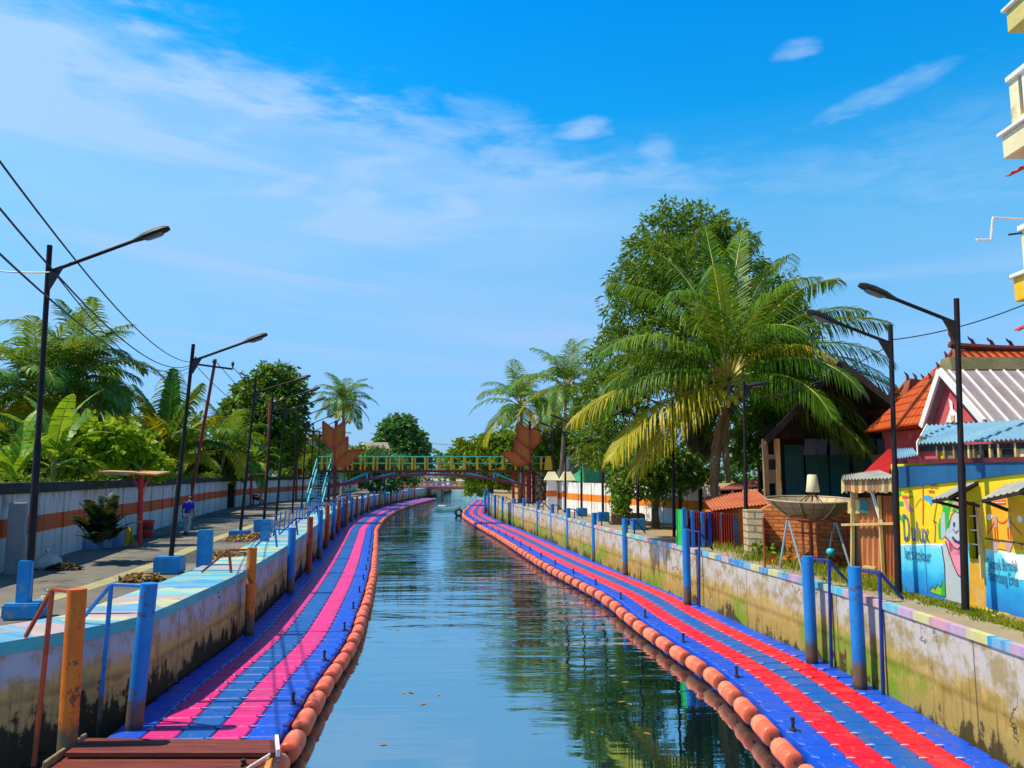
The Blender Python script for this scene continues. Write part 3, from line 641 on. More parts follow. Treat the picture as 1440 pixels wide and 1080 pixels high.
# ------------------------------------------------------------------ yard walls
def yard_wall(path, s0, s1, z0, h, mat, capm, label, pil=2.3, side=1, caph=.28, cap=True):
    root = thing('boundary_wall', label, 'wall', path.pt(s0, 0, z0))
    mb = MB(); n = max(1, int((s1 - s0) / 1.2))
    ribbon(mb, path, 0, z0, 0, z0 + h, 1.2, s0=s0, s1=s1, vv=(0, h)); ribbon(mb, path, side * .18, z0 + h, side * .18, z0, 1.2, s0=s0, s1=s1, vv=(h, 0)); ribbon(mb, path, 0, z0 + h, side * .18, z0 + h, 1.2, s0=s0, s1=s1)
    for q in (s0, s1):
        a, c = path.pt(q, 0, 0), path.pt(q, side * .18, 0); mb.face([(a.x, a.y, z0), (c.x, c.y, z0), (c.x, c.y, z0 + h), (a.x, a.y, z0 + h)], 0, [(q, 0), (q + .2, 0), (q + .2, h), (q, h)])
    mb.build('panel', mat, root)
    q = s0 + pil * .4
    while q < s1 - .1:
        mb = MB(); t = path.at(q)[1]; n3 = Vector((-t.y, t.x, 0)) * -side
        f = path.pt(q, 0, z0); a = Vector((t.x, t.y, 0)) * .08
        # a slim rib standing 5 cm proud, carrying the same painted bands
        P = [f - a, f + a]; O = n3 * .06
        for c, d2 in ((P[0], P[0] + O), (P[0] + O, P[1] + O), (P[1] + O, P[1])):
            mb.face([c, d2, d2 + Vector((0, 0, h)), c + Vector((0, 0, h))], 0, [(q, 0), (q + .05, 0), (q + .05, h), (q, h)])
        mb.build('rib', mat, root); q += pil
    if cap:
        mb = MB(); k = s0
        ribbon(mb, path, -side * .10, z0 + h + .002, -side * .10, z0 + h + caph, 1.2, s0=s0, s1=s1); ribbon(mb, path, -side * .10, z0 + h + caph, side * .28, z0 + h + caph, 1.2, s0=s0, s1=s1)
        ribbon(mb, path, side * .28, z0 + h + caph, side * .28, z0 + h + .002, 1.2, s0=s0, s1=s1); ribbon(mb, path, -side * .10, z0 + h + .002, side * .28, z0 + h + .002, 1.2, s0=s0, s1=s1); mb.build('coping', capm, root)
    return root
CAPL = pm('mouldy_black_coping', (.018, .02, .026), (.035, .04, .035), 1.5, .9, .4, c3=(.12, .13, .05))
sa, sb = 2.0, LYARD.near(*at(325, 714, ZL).xy)
yard_wall(LYARD, sa, sb, ZL - .05, 1.92, YARDL, CAPL, 'white panelled boundary wall with an orange band and black coping, left promenade', 2.05)
sc_ = LYARD.near(*at(344, 712, ZL).xy)
yard_wall(LYARD, sc_, LYARD.near(-24, 120), ZL - .05, 1.92, YARDL, CAPL, 'farther white boundary wall with an orange band behind the row of lamps', 2.6)
ga, gb = LYARD.pt(sb + .05, .25, ZL - .05), LYARD.pt(sc_ - .05, .25, ZL - .05); root = thing('gap_fill_boards', 'added dark timber boards filling the dark gap between the left boundary walls', 'gate', ga); N_ = 6  # boards added to make the open gap between the walls read dark
for k in range(N_): mb = MB(); mb.bar(ga.lerp(gb, (k + .5) / N_), ga.lerp(gb, (k + .5) / N_) + Vector((0, 0, 1.75 + .05 * (k % 2))), (gb - ga).length / N_ * .94, .05); mb.build('board', WOODD, root)
for z_ in (.35, 1.4): mb = MB(); mb.bar(ga + Vector((.05, -.04, z_)), gb + Vector((.05, -.04, z_)), .05, .1); mb.build('rail', WOODD, root)
# grey pillar leaning on the near wall
p = atd(15, 800, 18.6); b_ = at(16, 806, ZL - .05)
mb = MB(); mb.box(b_ + Vector((.12, -.1, .85)), (.40, .16, 1.75), rz=.3); o = mb.build('wall_pillar', pm('grey_render', (.20, .20, .23), (.26, .26, .28), 2, .9, .3), loc=b_, bevel=.02)
tag(o, 'plain grey rendered pillar against the boundary wall at the left edge', 'pillar')
RYARD = Path([at(x, y_, ZR).xy for x, y_ in [(1010, 742), (948, 736), (900, 730), (850, 724), (800, 718), (784, 716)]])
yard_wall(RYARD, 0, RYARD.len, ZR - .04, 1.78, YARDR, CONC, 'sunlit white boundary wall with an orange band behind the right footpath', 2.0, side=-1, cap=False)
# gate pillar with a pyramid cap
for px, lab in ((776, 'white gate pillar with a cream cap and orange band, left one of the gate'), (798, 'white gate pillar with a shaded cream cap beside the boundary wall end')):
    p = at(px, 717 if px < 790 else 718, ZR - .03); root = thing('gate_pillar', lab, 'pillar', p, 'gate pillars')
    mb = MB(); mb.box(p + Vector((0, 0, .95)), (.62, .62, 1.9)); mb.build('shaft', WHITEP, root, bevel=.02)
    mb = MB(); mb.box(p + Vector((0, 0, 1.05)), (.64, .64, .38)); mb.build('painted_band', ORANGE, root)
    mb = MB(); c = p + Vector((0, 0, 1.9)); mb.hexa([c + Vector((x, y_, 0)) for x, y_ in ((-.5, -.5), (.5, -.5), (.5, .5), (-.5, .5))] + [c + Vector((x, y_, .55)) for x, y_ in ((-.22, -.22), (.22, -.22), (.22, .22), (-.22, .22))]); mb.build('cap', CREAM, root)

# ------------------------------------------------------------------ small things on the left promenade
def blue_post(x, yb, yt, w, label):
    p = at(x, yb, ZL - .05); h = atd(x, yt, p.y).z - p.z
    mb = MB(); mb.box(p + Vector((0, 0, h / 2)), (w, w * .55, h), rz=.2); o = mb.build('bollard_post', BLUEBOX, loc=p, bevel=.02, seg=2); tag(o, label, 'post')
blue_post(31, 869, 788, .22, 'tall sky blue square post beside the nearest left lamp')
blue_post(287, 797, 745, .38, 'wide sky blue concrete post with pale edges beside a leaf pile')
blue_post(372, 763, 733, .30, 'low sky blue concrete post by the third left lamp block')
# shelter: T shaped canopy on a red post
p = at(196, 767, ZL - .05); d = p.y
root = thing('street_canopy', 'small flat orange canopy on a single red post by the left wall', 'canopy', p)
top = atd(199, 668, d)
mb = MB(); mb.tube([p, top - Vector((0, 0, .02))], .085, 10); mb.build('post', REDP, root, smooth=40)
for s_ in (-1, 1):
    mb = MB(); mb.bar(top - Vector((0, 0, .55)), top + Vector((s_ * .35, 0, -.03)), .06); mb.build('strut', REDP, root)
CANO = pm('pale_orange_boards', (.55, .24, .08), (.62, .32, .12), 2, .7, .2)
a, c, e = atd(142, 663, d), atd(190, 664, d), atd(229, 664, d)
for u, v, sk in ((a, c, .0), (c + Vector((.02, 0, 0)), e, .0)):
    mb = MB(); P = [u + Vector((0, -.45, 0)), v + Vector((0, -.45, -.06)), v + Vector((0, .55, .03)), u + Vector((0, .55, .05))]
    mb.hexa([q - Vector((0, 0, .07)) for q in P] + P); mb.build('roof_slab', CANO, root, bevel=.01)
# second small canopy near the gap in the wall
p = at(352, 716, ZL - .05); root = thing('street_canopy', 'distant flat orange canopy behind the third left lamp', 'canopy', p)
mb = MB(); mb.tube([p, p + Vector((0, 0, 2.4))], .08, 8); mb.build('post', REDP, root, smooth=40)
mb = MB(); mb.box(p + Vector((0, 0, 2.44)), (2.2, 1., .08), rz=.1); mb.build('roof_slab', CANO, root)
# bin, yellow stand, tiled planter, sack, leaf heaps
p = at(205, 756, ZL - .05); root = thing('litter_bin', 'dark red litter bin behind the canopy post', 'bin', p)
mb = MB(); mb.lathe(p, [(.2, 0), (.22, .05), (.27, .58), (.29, .6), (.29, .66), (.26, .66), (.24, .2)], 16); mb.build('drum', REDP, root, smooth=40)
mb = MB(); mb.lathe(p, [(.245, .30), (.26, .31), (.268, .44), (.255, .45)], 16); mb.build('band', BLACK, root, smooth=40)
p = at(177, 767, ZL - .05); root = thing('folding_sign', 'small blank yellow folding sign beside the tiled planter', 'sign', p)
for s_ in (-1, 1):
    mb = MB(); P = [p + Vector((x, s_ * y_, z)) for x, y_, z in ((-.16, .2, 0), (.16, .2, 0), (.16, .02, .62), (-.16, .02, .62))]; mb.hexa([P[0], P[1], P[1] + Vector((0, .02, 0)), P[0] + Vector((0, .02, 0)), P[3], P[2], P[2] + Vector((0, .02, 0)), P[3] + Vector((0, .02, 0))]); mb.build('board', YELLOW, root)
TILE = coping_mat('blue_planter_tiles', [(.03, .10, .30), (.05, .16, .40), (.03, .08, .22), (.08, .2, .36)], .18, soft=0, grime=.5)
for (x, y_, w, h, lab) in ((127, 771, .75, .40, 'low blue tiled planter box holding the dark spiky shrub'), (151, 769, .95, .62, 'taller blue tiled planter box with a pale rim beside the shrub')):
    p = at(x, y_, ZL - .05); root = thing('planter_box', lab, 'planter', p, 'tiled planters')
    mb = MB()
    for q in range(4):
        ang = q * PI / 2 + .25; n3 = Vector((math.sin(ang), -math.cos(ang), 0)); t3 = Vector((math.cos(ang), math.sin(ang), 0)); A = p + n3 * w / 2
        mb.face([A - t3 * w / 2, A + t3 * w / 2, A + t3 * w / 2 + Vector((0, 0, h)), A - t3 * w / 2 + Vector((0, 0, h))], 0, [(0, 0), (w, 0), (w, h), (0, h)])
    mb.build('box', TILE, root); mb = MB(); mb.box(p + Vector((0, 0, h + .02)), (w * 1.04, w * 1.04, .05), rz=.25); mb.build('rim', CONC, root, bevel=.01)
p = at(66, 800, ZL - .05); root = thing('sack', 'knotted white sack slumped against the boundary wall', 'sack', p)
mb = MB(); prof = [(.02, 0), (.26, .02), (.33, .12), (.30, .24), (.2, .34), (.1, .4), (.05, .44), (.09, .5), (.12, .55), (.02, .54)]
mb.lathe(p, prof, 18)
mb.v = [(x + .05 * math.sin(9 * z + 3 * x), y_ + .05 * math.sin(11 * x + 7 * z), z + .02 * math.sin(17 * x)) for x, y_, z in mb.v]; mb.build('bag', SACK, root, smooth=70)
mb = MB(); mb.tube([p + Vector((math.cos(a) * .06, math.sin(a) * .06, .44)) for a in [i * PI / 4 for i in range(9)]], .012, 5); mb.build('tie', RUST, root)
def heap(x, y_, z, rx, ry, h, n, mat, name, label, cat, ls=.10, stuff=False):
    p = at(x, y_, z); mb = MB()
    for _ in range(n):
        a, r = random.uniform(0, 2 * PI), math.sqrt(random.random()); c = p + Vector((math.cos(a) * r * rx, math.sin(a) * r * ry, h * (1 - r * r) * random.uniform(.6, 1) + .015))
        u = Vector((random.gauss(0, 1), random.gauss(0, 1), random.gauss(0, .45))).normalized(); w = u.cross(Vector((random.gauss(0, .5), random.gauss(0, .5), 1))).normalized(); k = ls * random.uniform(.6, 1.3)
        mb.face([c - u * k, c + w * k * .4, c + u * k, c - w * k * .4])
    o = mb.build(name, mat, loc=p); tag(o, label, cat); return o
heap(200, 815, ZL - .03, .5, .34, .13, 320, LEAFBROWN, 'leaf_pile', 'heap of dry brown leaves beside the second left lamp block', 'leaf pile')
heap(318, 782, ZL - .03, .6, .7, .14, 450, LEAFBROWN, 'leaf_pile', 'larger heap of dry brown leaves behind the wide blue post', 'leaf pile')
heap(350, 757, ZL - .03, .8, 1.2, .16, 500, LEAFBROWN, 'leaf_pile', 'far heap of dry brown leaves near the third left lamp', 'leaf pile')
heap(90, 800, ZL - .03, .45, .3, .14, 250, leafmat('dark_litter', (.02, .015, .01), (.05, .03, .02), (.1, .06, .03), .1, .8), 'leaf_pile', 'dark heap of leaf litter beside the white sack', 'leaf pile', .07)

# ------------------------------------------------------------------ footbridge
BY = 61.0
def bp(px, py, dy=0): return atd(px, py, BY + dy)
root = thing('footbridge', 'steel footbridge with yellow posts and green rails over the canal', 'footbridge', bp(600, 662))
zd = bp(600, 661).z; xl, xr = bp(447, 660).x, bp(768, 660).x
mb = MB(); mb.box(((xl + xr) / 2, BY + .9, zd - .07), (xr - xl, 2.0, .10)); mb.build('deck', MAROON, root)
mb = MB(); mb.box(((xl + xr) / 2, BY - .12, zd - .10), (xr - xl, .08, .20)); mb.build('edge_beam', MAROON, root)
GRAIL = pm('green_rail_paint', (.03, .38, .27), (.02, .32, .36), .4, .45)
for dy, g in ((0, 1), (1.8, 1)):
    for z_ in (1.05, .52):
        mb = MB(); mb.tube([(xl, BY + dy, zd + z_), (xr, BY + dy, zd + z_)], .045, 8); mb.build('handrail', GRAIL, root, smooth=40)
    x = xl + .3
    while x < xr:
        mb = MB(); mb.box((x, BY + dy, zd + .52), (.13, .10, 1.04)); mb.build('rail_post', YELLOW, root); x += 1.02
PINKARCH = pm('magenta_arch_paint', (.22, .02, .06), (.30, .03, .09), 2, .5)
for dy in (0, 1.8):
    A, C, E = bp(452, 687), bp(606, 660), bp(758, 690)
    pts = []
    for i in range(25):
        t = i / 24; x = A.x + (E.x - A.x) * t; k = 2 * t - 1; z_ = (zd - .35) - (zd - .35 - A.z) * k * k; pts.append(Vector((x, BY + dy, z_)))
    mb = MB(); [mb.bar(pts[i], pts[i + 1], .16, .18) for i in range(24)]; mb.build('arch_girder', PINKARCH, root)
    for i in (2, 5, 8, 16, 19, 22):
        top = Vector((pts[i].x, BY + dy, zd - .14)); mb = MB(); mb.bar(pts[i], top, .12); mb.build('hanger', CYAN, root)
        j = i + 3 if i < 12 else i - 3
        if pts[j].z < zd - .3 or True: mb = MB(); mb.bar(pts[i], Vector((pts[j].x, BY + dy, zd - .2)), .10) if abs(pts[i].z - zd) > .35 else None; (mb.f and mb.build('diagonal', CYAN, root))
# stairs down to the left promenade
sx0, sx1 = bp(441, 660).x, bp(461, 660).x
for x in (sx0, sx1):
    mb = MB(); mb.bar((x, BY + 1., zd), (x, BY - 1.7, ZL), .10, .22); mb.build('stair_stringer', CYAN, root)
    mb = MB(); mb.bar((x, BY + 1., zd + .95), (x, BY - 1.7, ZL + .95), .06); [mb.bar((x, BY + 1. - 2.7 * t, zd + (ZL - zd) * t), (x, BY + 1. - 2.7 * t, zd + (ZL - zd) * t + .95), .06) for t in (0, .5, 1)]; mb.build('stair_rail', CYAN, root)
for i in range(11):
    t = (i + .5) / 11; mb = MB(); mb.box(((sx0 + sx1) / 2, BY + 1. - 2.7 * t, zd + (ZL - zd) * t), (sx1 - sx0 - .11, .26, .05)); mb.build('stair_tread', CYAN, root)
mb = MB(); mb.box(((sx0 + sx1) / 2, BY + 1.15, zd - .3), (sx1 - sx0 + .2, .3, .5)); mb.build('landing_beam', CYAN, root)
for px in (452, 463, 472): 
    mb = MB(); q = bp(px, 660, .9); mb.tube([(q.x, q.y, ZL - .1), (q.x, q.y, zd - .14)], .11, 8); mb.build('column', MAROON, root, smooth=40)
for px, mt in ((722, REDP), (730, ORANGE), (737, ORANGE), (742, REDP), (750, MAROON)):
    mb = MB(); q = bp(px, 660, .9 if px < 740 else .4); mb.box((q.x, q.y, (ZR + zd) / 2 - .1), (.22, .22, zd - ZR - .1)); mb.build('column', mt, root)
# stone faced abutment
m, n = newmat('pebble_stone_facing'); vr = n.new('ShaderNodeTexVoronoi'); vr.inputs['Scale'].default_value = 4.5; n.put(vr.inputs['Vector'], n.pos())
n.out(n.pbr(n.ramp(vr.outputs['Distance'], [(0, (.36, .29, .20)), (.35, (.22, .17, .11)), (.6, (.05, .04, .03))]), .9, 0, n.bump(vr.outputs['Distance'], .8, .06)))
a0, a1 = bp(753, 660).x, bp(774, 660).x
mb = MB(); mb.box(((a0 + a1) / 2, BY + .8, (zd + ZR) / 2 - .03), (a1 - a0, 2.2, zd - ZR - .02)); o = mb.build('abutment', m, loc=((a0 + a1) / 2, BY + .8, ZR)); tag(o, 'pebble faced stone abutment under the right end of the footbridge', 'abutment')
mb = MB(); q = bp(771, 660); mb.hexa([Vector((q.x + x, BY - .1 + y_, zd + .01)) for x, y_ in ((-.32, -.2), (.32, -.2), (.32, .3), (-.32, .3))] + [Vector((q.x + x, BY - .1 + y_, zd + 1.1)) for x, y_ in ((-.2, -.15), (.2, -.15), (.2, .2), (-.2, .2))]); mb.build('end_post', YELLOW, root)

# sculptures: slatted orange folded-cloth shapes on red posts
SLAT = pm('orange_slats', (.66, .18, .025), (.74, .22, .035), 1.5, .55, .1); SFRAME = pm('red_sculpture_frame', (.42, .045, .018), (.5, .06, .02), 2, .5)
def slats(mb, q, n, along):
    a, b_, c, d_ = q
    for i in range(n):
        t0, t1 = (i + .12) / n, (i + .88) / n
        if along == 0: P = [a.lerp(d_, t0), b_.lerp(c, t0), b_.lerp(c, t1), a.lerp(d_, t1)]
        else: P = [a.lerp(b_, t0), a.lerp(b_, t1), d_.lerp(c, t1), d_.lerp(c, t0)]
        O = Vector((0, .07, 0)); mb.hexa([p for p in P] + [p + O for p in P])
def sculpture(pxpole, yb, quads, label):
    Y = BY - .9; p = atd(pxpole, yb, Y); p.z = (ZL if pxpole < 600 else ZR) - .05
    root = thing('slatted_sculpture', label, 'sculpture', p, 'slatted sculptures at the footbridge')
    top = atd(pxpole, min(min(y_ for _, y_ in q[0]) for q in quads) - 1, Y)
    mb = MB(); mb.box((p.x, Y + .12, (p.z + top.z) / 2), (.22, .18, top.z - p.z)); mb.build('post', MAROON, root)
    for i, (q, n_, al) in enumerate(quads):
        P = [atd(x, y_, Y - .03 * i) for x, y_ in q]
        mb = MB(); O = Vector((0, .04, 0)); B_ = [x + Vector((0, .09, 0)) for x in P]; mb.hexa(B_ + [x + O for x in B_]); pn = mb.build('panel', pm('sculpture_back', (.34, .05, .015), (.4, .06, .02), 2, .7), root)
        mb = MB(); slats(mb, P, n_, al); mb.build('slats', SLAT, pn)
        mb = MB(); [mb.bar(P[k], P[(k + 1) % 4], .13, .13) for k in range(4)]; mb.build('frame', SFRAME, pn)
z5 = lambda x, y_: (430 + .1296 * x, 580 + .1296 * y_); z7 = lambda x, y_: (680 + .1296 * x, 580 + .1296 * y_)
sculpture(469.5, 706, [([z5(187, 95), z5(300, 185), z5(300, 395), z5(190, 308)], 9, 0), ([z5(303, 185), z5(422, 95), z5(420, 285), z5(306, 392)], 9, 0), ([z5(306, 402), z5(455, 262), z5(455, 415), z5(306, 565)], 8, 1), ([z5(446, 415), z5(622, 400), z5(458, 582), z5(306, 578)], 8, 0)],
          'orange slatted chevron sculpture on the left bank, folding towards the canal on its right')
sculpture(745.5, 712, [([z7(368, 98), z7(502, 200), z7(502, 412), z7(370, 300)], 9, 0), ([z7(506, 198), z7(616, 108), z7(612, 322), z7(508, 405)], 9, 0), ([z7(338, 278), z7(502, 408), z7(502, 555), z7(342, 432)], 8, 1), ([z7(188, 440), z7(346, 430), z7(498, 575), z7(332, 570)], 8, 0)],
          'orange slatted chevron sculpture on the right bank, folding towards the canal on its left')

# ------------------------------------------------------------------ far road bridge, boats
FY = 136
fb = lambda x, y_: atd(x, y_, FY)
root = thing('road_bridge', 'low far road bridge with pink and orange parapet panels', 'bridge', fb(620, 690))
a, c = fb(520, 683), fb(705, 683)
PANELS = [pm('pink_parapet', (.75, .16, .15), (.78, .22, .20), .6, .7), pm('orange_parapet', (.80, .25, .05), (.8, .3, .08), .6, .7), pm('lilac_parapet', (.62, .22, .36), (.66, .28, .4), .6, .7)]
mb = MB(); mb.box(((a.x + c.x) / 2, FY + 3, fb(600, 686.5).z), (c.x - a.x, 6, .45)); mb.build('deck', pm('bridge_edge', (.45, .10, .08), (.5, .14, .1), .5, .8), root)
z0_, z1_ = fb(600, 684.5).z, fb(600, 676.5).z; x = a.x; i = 0
while x < c.x - 2:
    mb = MB(); h_ = z1_ - z0_; mb.box((x + 1.0, FY - .1, z0_ + .09), (1.96, .2, .18)); mb.box((x + 1.0, FY - .1, z1_ - .09), (1.96, .2, .18))
    for k in (.12, 1., 1.84): mb.box((x + k, FY - .1, (z0_ + z1_) / 2), (.34, .2, h_ - .37))
    mb.build('parapet_panel', PANELS[(i * 2 + i // 3) % 3], root); x += 2.05; i += 1
for px in (545, 617, 690):
    q = fb(px, 690); mb = MB(); mb.box((q.x, FY + 3, .5), (.7, 5, 3.2)); mb.build('pier', CONC, root)
def boat(x, y_, L, ang, hull, trim, label):
    p = at(x, y_, 0); root = thing('rowing_boat', label, 'boat', p, 'small boats on the canal'); mb = MB(); d = Vector((math.cos(ang), math.sin(ang), 0)); sd = Vector((-d.y, d.x, 0))
    rings = []
    for f, w, z0, z1 in ((-.5, .28, .06, .42), (-.3, .42, -.08, .38), (0, .48, -.1, .36), (.28, .36, -.06, .42), (.45, .14, .1, .56), (.53, .02, .4, .66)):
        c = p + d * f * L
        rings.append([c + sd * w + Vector((0, 0, z1)), c + sd * w * .6 + Vector((0, 0, z0)), c - sd * w * .6 + Vector((0, 0, z0)), c - sd * w + Vector((0, 0, z1)), c - sd * w * .86 + Vector((0, 0, z1)), c - sd * w * .5 + Vector((0, 0, z0 + .08)), c + sd * w * .5 + Vector((0, 0, z0 + .08)), c + sd * w * .86 + Vector((0, 0, z1))])
    fs = []
    for r in range(5):
        for k in range(8): fs.append((r * 8 + k, r * 8 + (k + 1) % 8, r * 8 + 8 + (k + 1) % 8, r * 8 + 8 + k))
    fs += [(0, 1, 2, 3, 4, 5, 6, 7), tuple(40 + k for k in range(7, -1, -1))]
    mb.add([q for r in rings for q in r], fs); mb.build('hull', hull, root, smooth=35)
    for f in (-.25, .1): mb = MB(); mb.box(p + d * f * L + Vector((0, 0, .28)), (.22, .72, .04), axes=(d, sd, Vector((0, 0, 1)))); mb.build('thwart', trim, root)
    mb = MB(); mb.box(p + d * -.22 * L + Vector((0, 0, .52)), (.9, .6, .28), axes=(d, sd, Vector((0, 0, 1)))); mb.build('cargo_crate', WHITEP, root, bevel=.05)
boat(629, 718.5, 3.0, .05, pm('turquoise_hull', (.25, .62, .60), (.45, .62, .55), .8, .5), WOODB, 'small turquoise rowing boat beyond the bend of the right walkway')
boat(600, 699.5, 3.4, 0, pm('white_hull', (.6, .6, .58), (.5, .42, .4), .8, .5), WOODB, 'tiny pale boat far away under the road bridge')
p = at(645, 725, .05); root = thing('tyre', 'black tyre fender on the outer corner of the right walkway', 'tyre', p)
mb = MB(); N = 16
mb.tube([p + Vector((math.cos(2 * PI * i / N) * .32, 0, .30 + math.sin(2 * PI * i / N) * .32)) for i in range(N + 1)], .13, 10); mb.build('tread', RUBBER, root, smooth=60)

# parked motorbike far along the left wall
p = at(361, 711, ZL - .05); root = thing('motorbike', 'dark parked motorbike by the gap in the left boundary walls', 'motorbike', p); Zv = Vector((0, 0, 1)); dv = Vector((.8, -.6, 0)); sv_ = Vector((.6, .8, 0))
for k_ in (-.62, .62):
    c = p + dv * k_ + Zv * .29; mb = MB(); mb.tube([c + dv * math.cos(i * PI / 8) * .24 + Zv * math.sin(i * PI / 8) * .24 for i in range(17)], .05, 8); wh = mb.build('wheel', RUBBER, root, smooth=60)
    mb = MB(); [mb.bar(c, c + dv * math.cos(i * PI / 3) * .22 + Zv * math.sin(i * PI / 3) * .22, .02) for i in range(6)]; mb.build('spokes', BLACK, wh)
mb = MB(); mb.bar(p + dv * -.55 + Zv * .62, p + dv * .1 + Zv * .50, .2, .22); mb.bar(p + dv * .05 + Zv * .42, p + dv * .38 + Zv * .75, .16, .2); mb.build('body', MAROON, root, bevel=.04)
mb = MB(); mb.bar(p + dv * -.62 + Zv * .80, p + dv * .08 + Zv * .76, .24, .1); mb.build('seat', RUBBER, root, bevel=.03)
mb = MB(); mb.tube([p + dv * .62 + Zv * .29, p + dv * .42 + Zv * .98], .03, 6); mb.build('fork', BLACK, root)
mb = MB(); mb.tube([p + dv * .36 + Zv * 1.0 - sv_ * .33, p + dv * .44 + Zv * 1.02, p + dv * .36 + Zv * 1.0 + sv_ * .33], .02, 6); mb.build('handlebar', BLACK, root)
mb = MB(); mb.lathe(p + dv * .48 + Zv * .86, [(.03, -.08), (.09, -.03), (.1, .03), (.02, .05)], 10, axis=tuple(dv)); mb.build('headlight', GLASS, root, smooth=50)
# scraps of litter on the promenade and footpath
rs = random.Random(12); LIT = [pm('paper_scrap', (.6, .6, .58), (.5, .48, .44), 9, .8), pm('brown_scrap', (.25, .14, .07), (.3, .18, .1), 9, .8)]
for i in range(26):
    p = at(rs.uniform(10, 330), rs.uniform(745, 850), ZL - .045) if i < 16 else at(rs.uniform(1060, 1400), rs.uniform(800, 870), ZR - .008)
    if i < 16 and p.x > LWALL.pt(LWALL.near(p.x, p.y), 1.35).x: continue
    if i < 16 and p.x < LYARD.pt(LYARD.near(p.x, p.y), 0).x + .2: continue
    if i >= 16: p = RWALL.pt(RWALL.near(p.x, p.y), -rs.uniform(.5, 1.6), ZR - .008)
    a = rs.uniform(0, 6); s_ = rs.uniform(.025, .06); u = Vector((math.cos(a), math.sin(a), 0)) * s_; w = Vector((-math.sin(a), math.cos(a), 0)) * s_ * .7
    mb = MB(); mb.face([p - u - w, p + u - w + Zv * .03, p + u + w + Zv * .01, p - u + w + Zv * .04]); mb.face([p + u - w + Zv * .03, p + u * 1.7 - w * .4 + Zv * .06, p + u * 1.5 + w + Zv * .07, p + u + w + Zv * .01])
    tag(mb.build('litter_scrap', LIT[i % 2], loc=p), ['pale paper scrap lying on the left promenade', 'brown scrap lying on the left promenade', 'pale paper scrap lying on the right footpath', 'brown scrap lying on the right footpath'][i % 2 + (2 if i >= 16 else 0)], 'litter', ['paper scraps on the left promenade', 'brown scraps on the left promenade', 'paper scraps on the right footpath', 'brown scraps on the right footpath'][i % 2 + (2 if i >= 16 else 0)])

for i in range(16):
    p = at(rs.uniform(500, 640), rs.uniform(830, 1060), .004) if i < 9 else at(rs.uniform(720, 930), rs.uniform(880, 1070), .004)
    a = rs.uniform(0, 6); L_ = rs.uniform(.05, .10); u = Vector((math.cos(a), math.sin(a), 0)) * L_; w = Vector((-math.sin(a), math.cos(a), 0)) * L_ * .4
    mb = MB(); mb.face([p - u, p - u * .2 - w + Zv * .008, p + u + Zv * .01, p - u * .1 + w + Zv * .006]); tag(mb.build('floating_leaf', LEAFBROWN, loc=p), 'small dry leaf floating on the canal water', 'leaf', 'leaves floating on the canal')
# ------------------------------------------------------------------ vegetation
PALMG = leafmat('palm_leaflets', (.022, .09, .008), (.07, .20, .010), (.18, .32, .015), .32, .45, .5)
PALMY = leafmat('yellowing_and_sunlit_leaflets', (.20, .24, .010), (.46, .40, .012), (.62, .48, .018), .40, .45, .5)  # yellow of old fronds, also sunlight put into the big palm's low fronds
PALMB = leafmat('bluish_palm_leaflets', (.028, .12, .022), (.07, .21, .026), (.17, .31, .03), .34, .45, .5)
RACHIS = pm('palm_rachis', (.34, .32, .04), (.45, .40, .07), 3, .5)
DEADP = leafmat('dead_palm_leaflets', (.12, .05, .02), (.26, .13, .05), (.36, .20, .08), .15, .8)
TRUNKP = pm('palm_trunk_bark', (.24, .16, .09), (.34, .24, .15), 2, .85, .5, stretch=(1, 1, 5), c3=(.12, .07, .04))
BARK = pm('tree_bark', (.10, .065, .04), (.16, .11, .07), 3, .9, .5, stretch=(2, 2, .6))
COCO = pm('green_yellow_coconut', (.42, .38, .03), (.5, .40, .05), 4, .45)
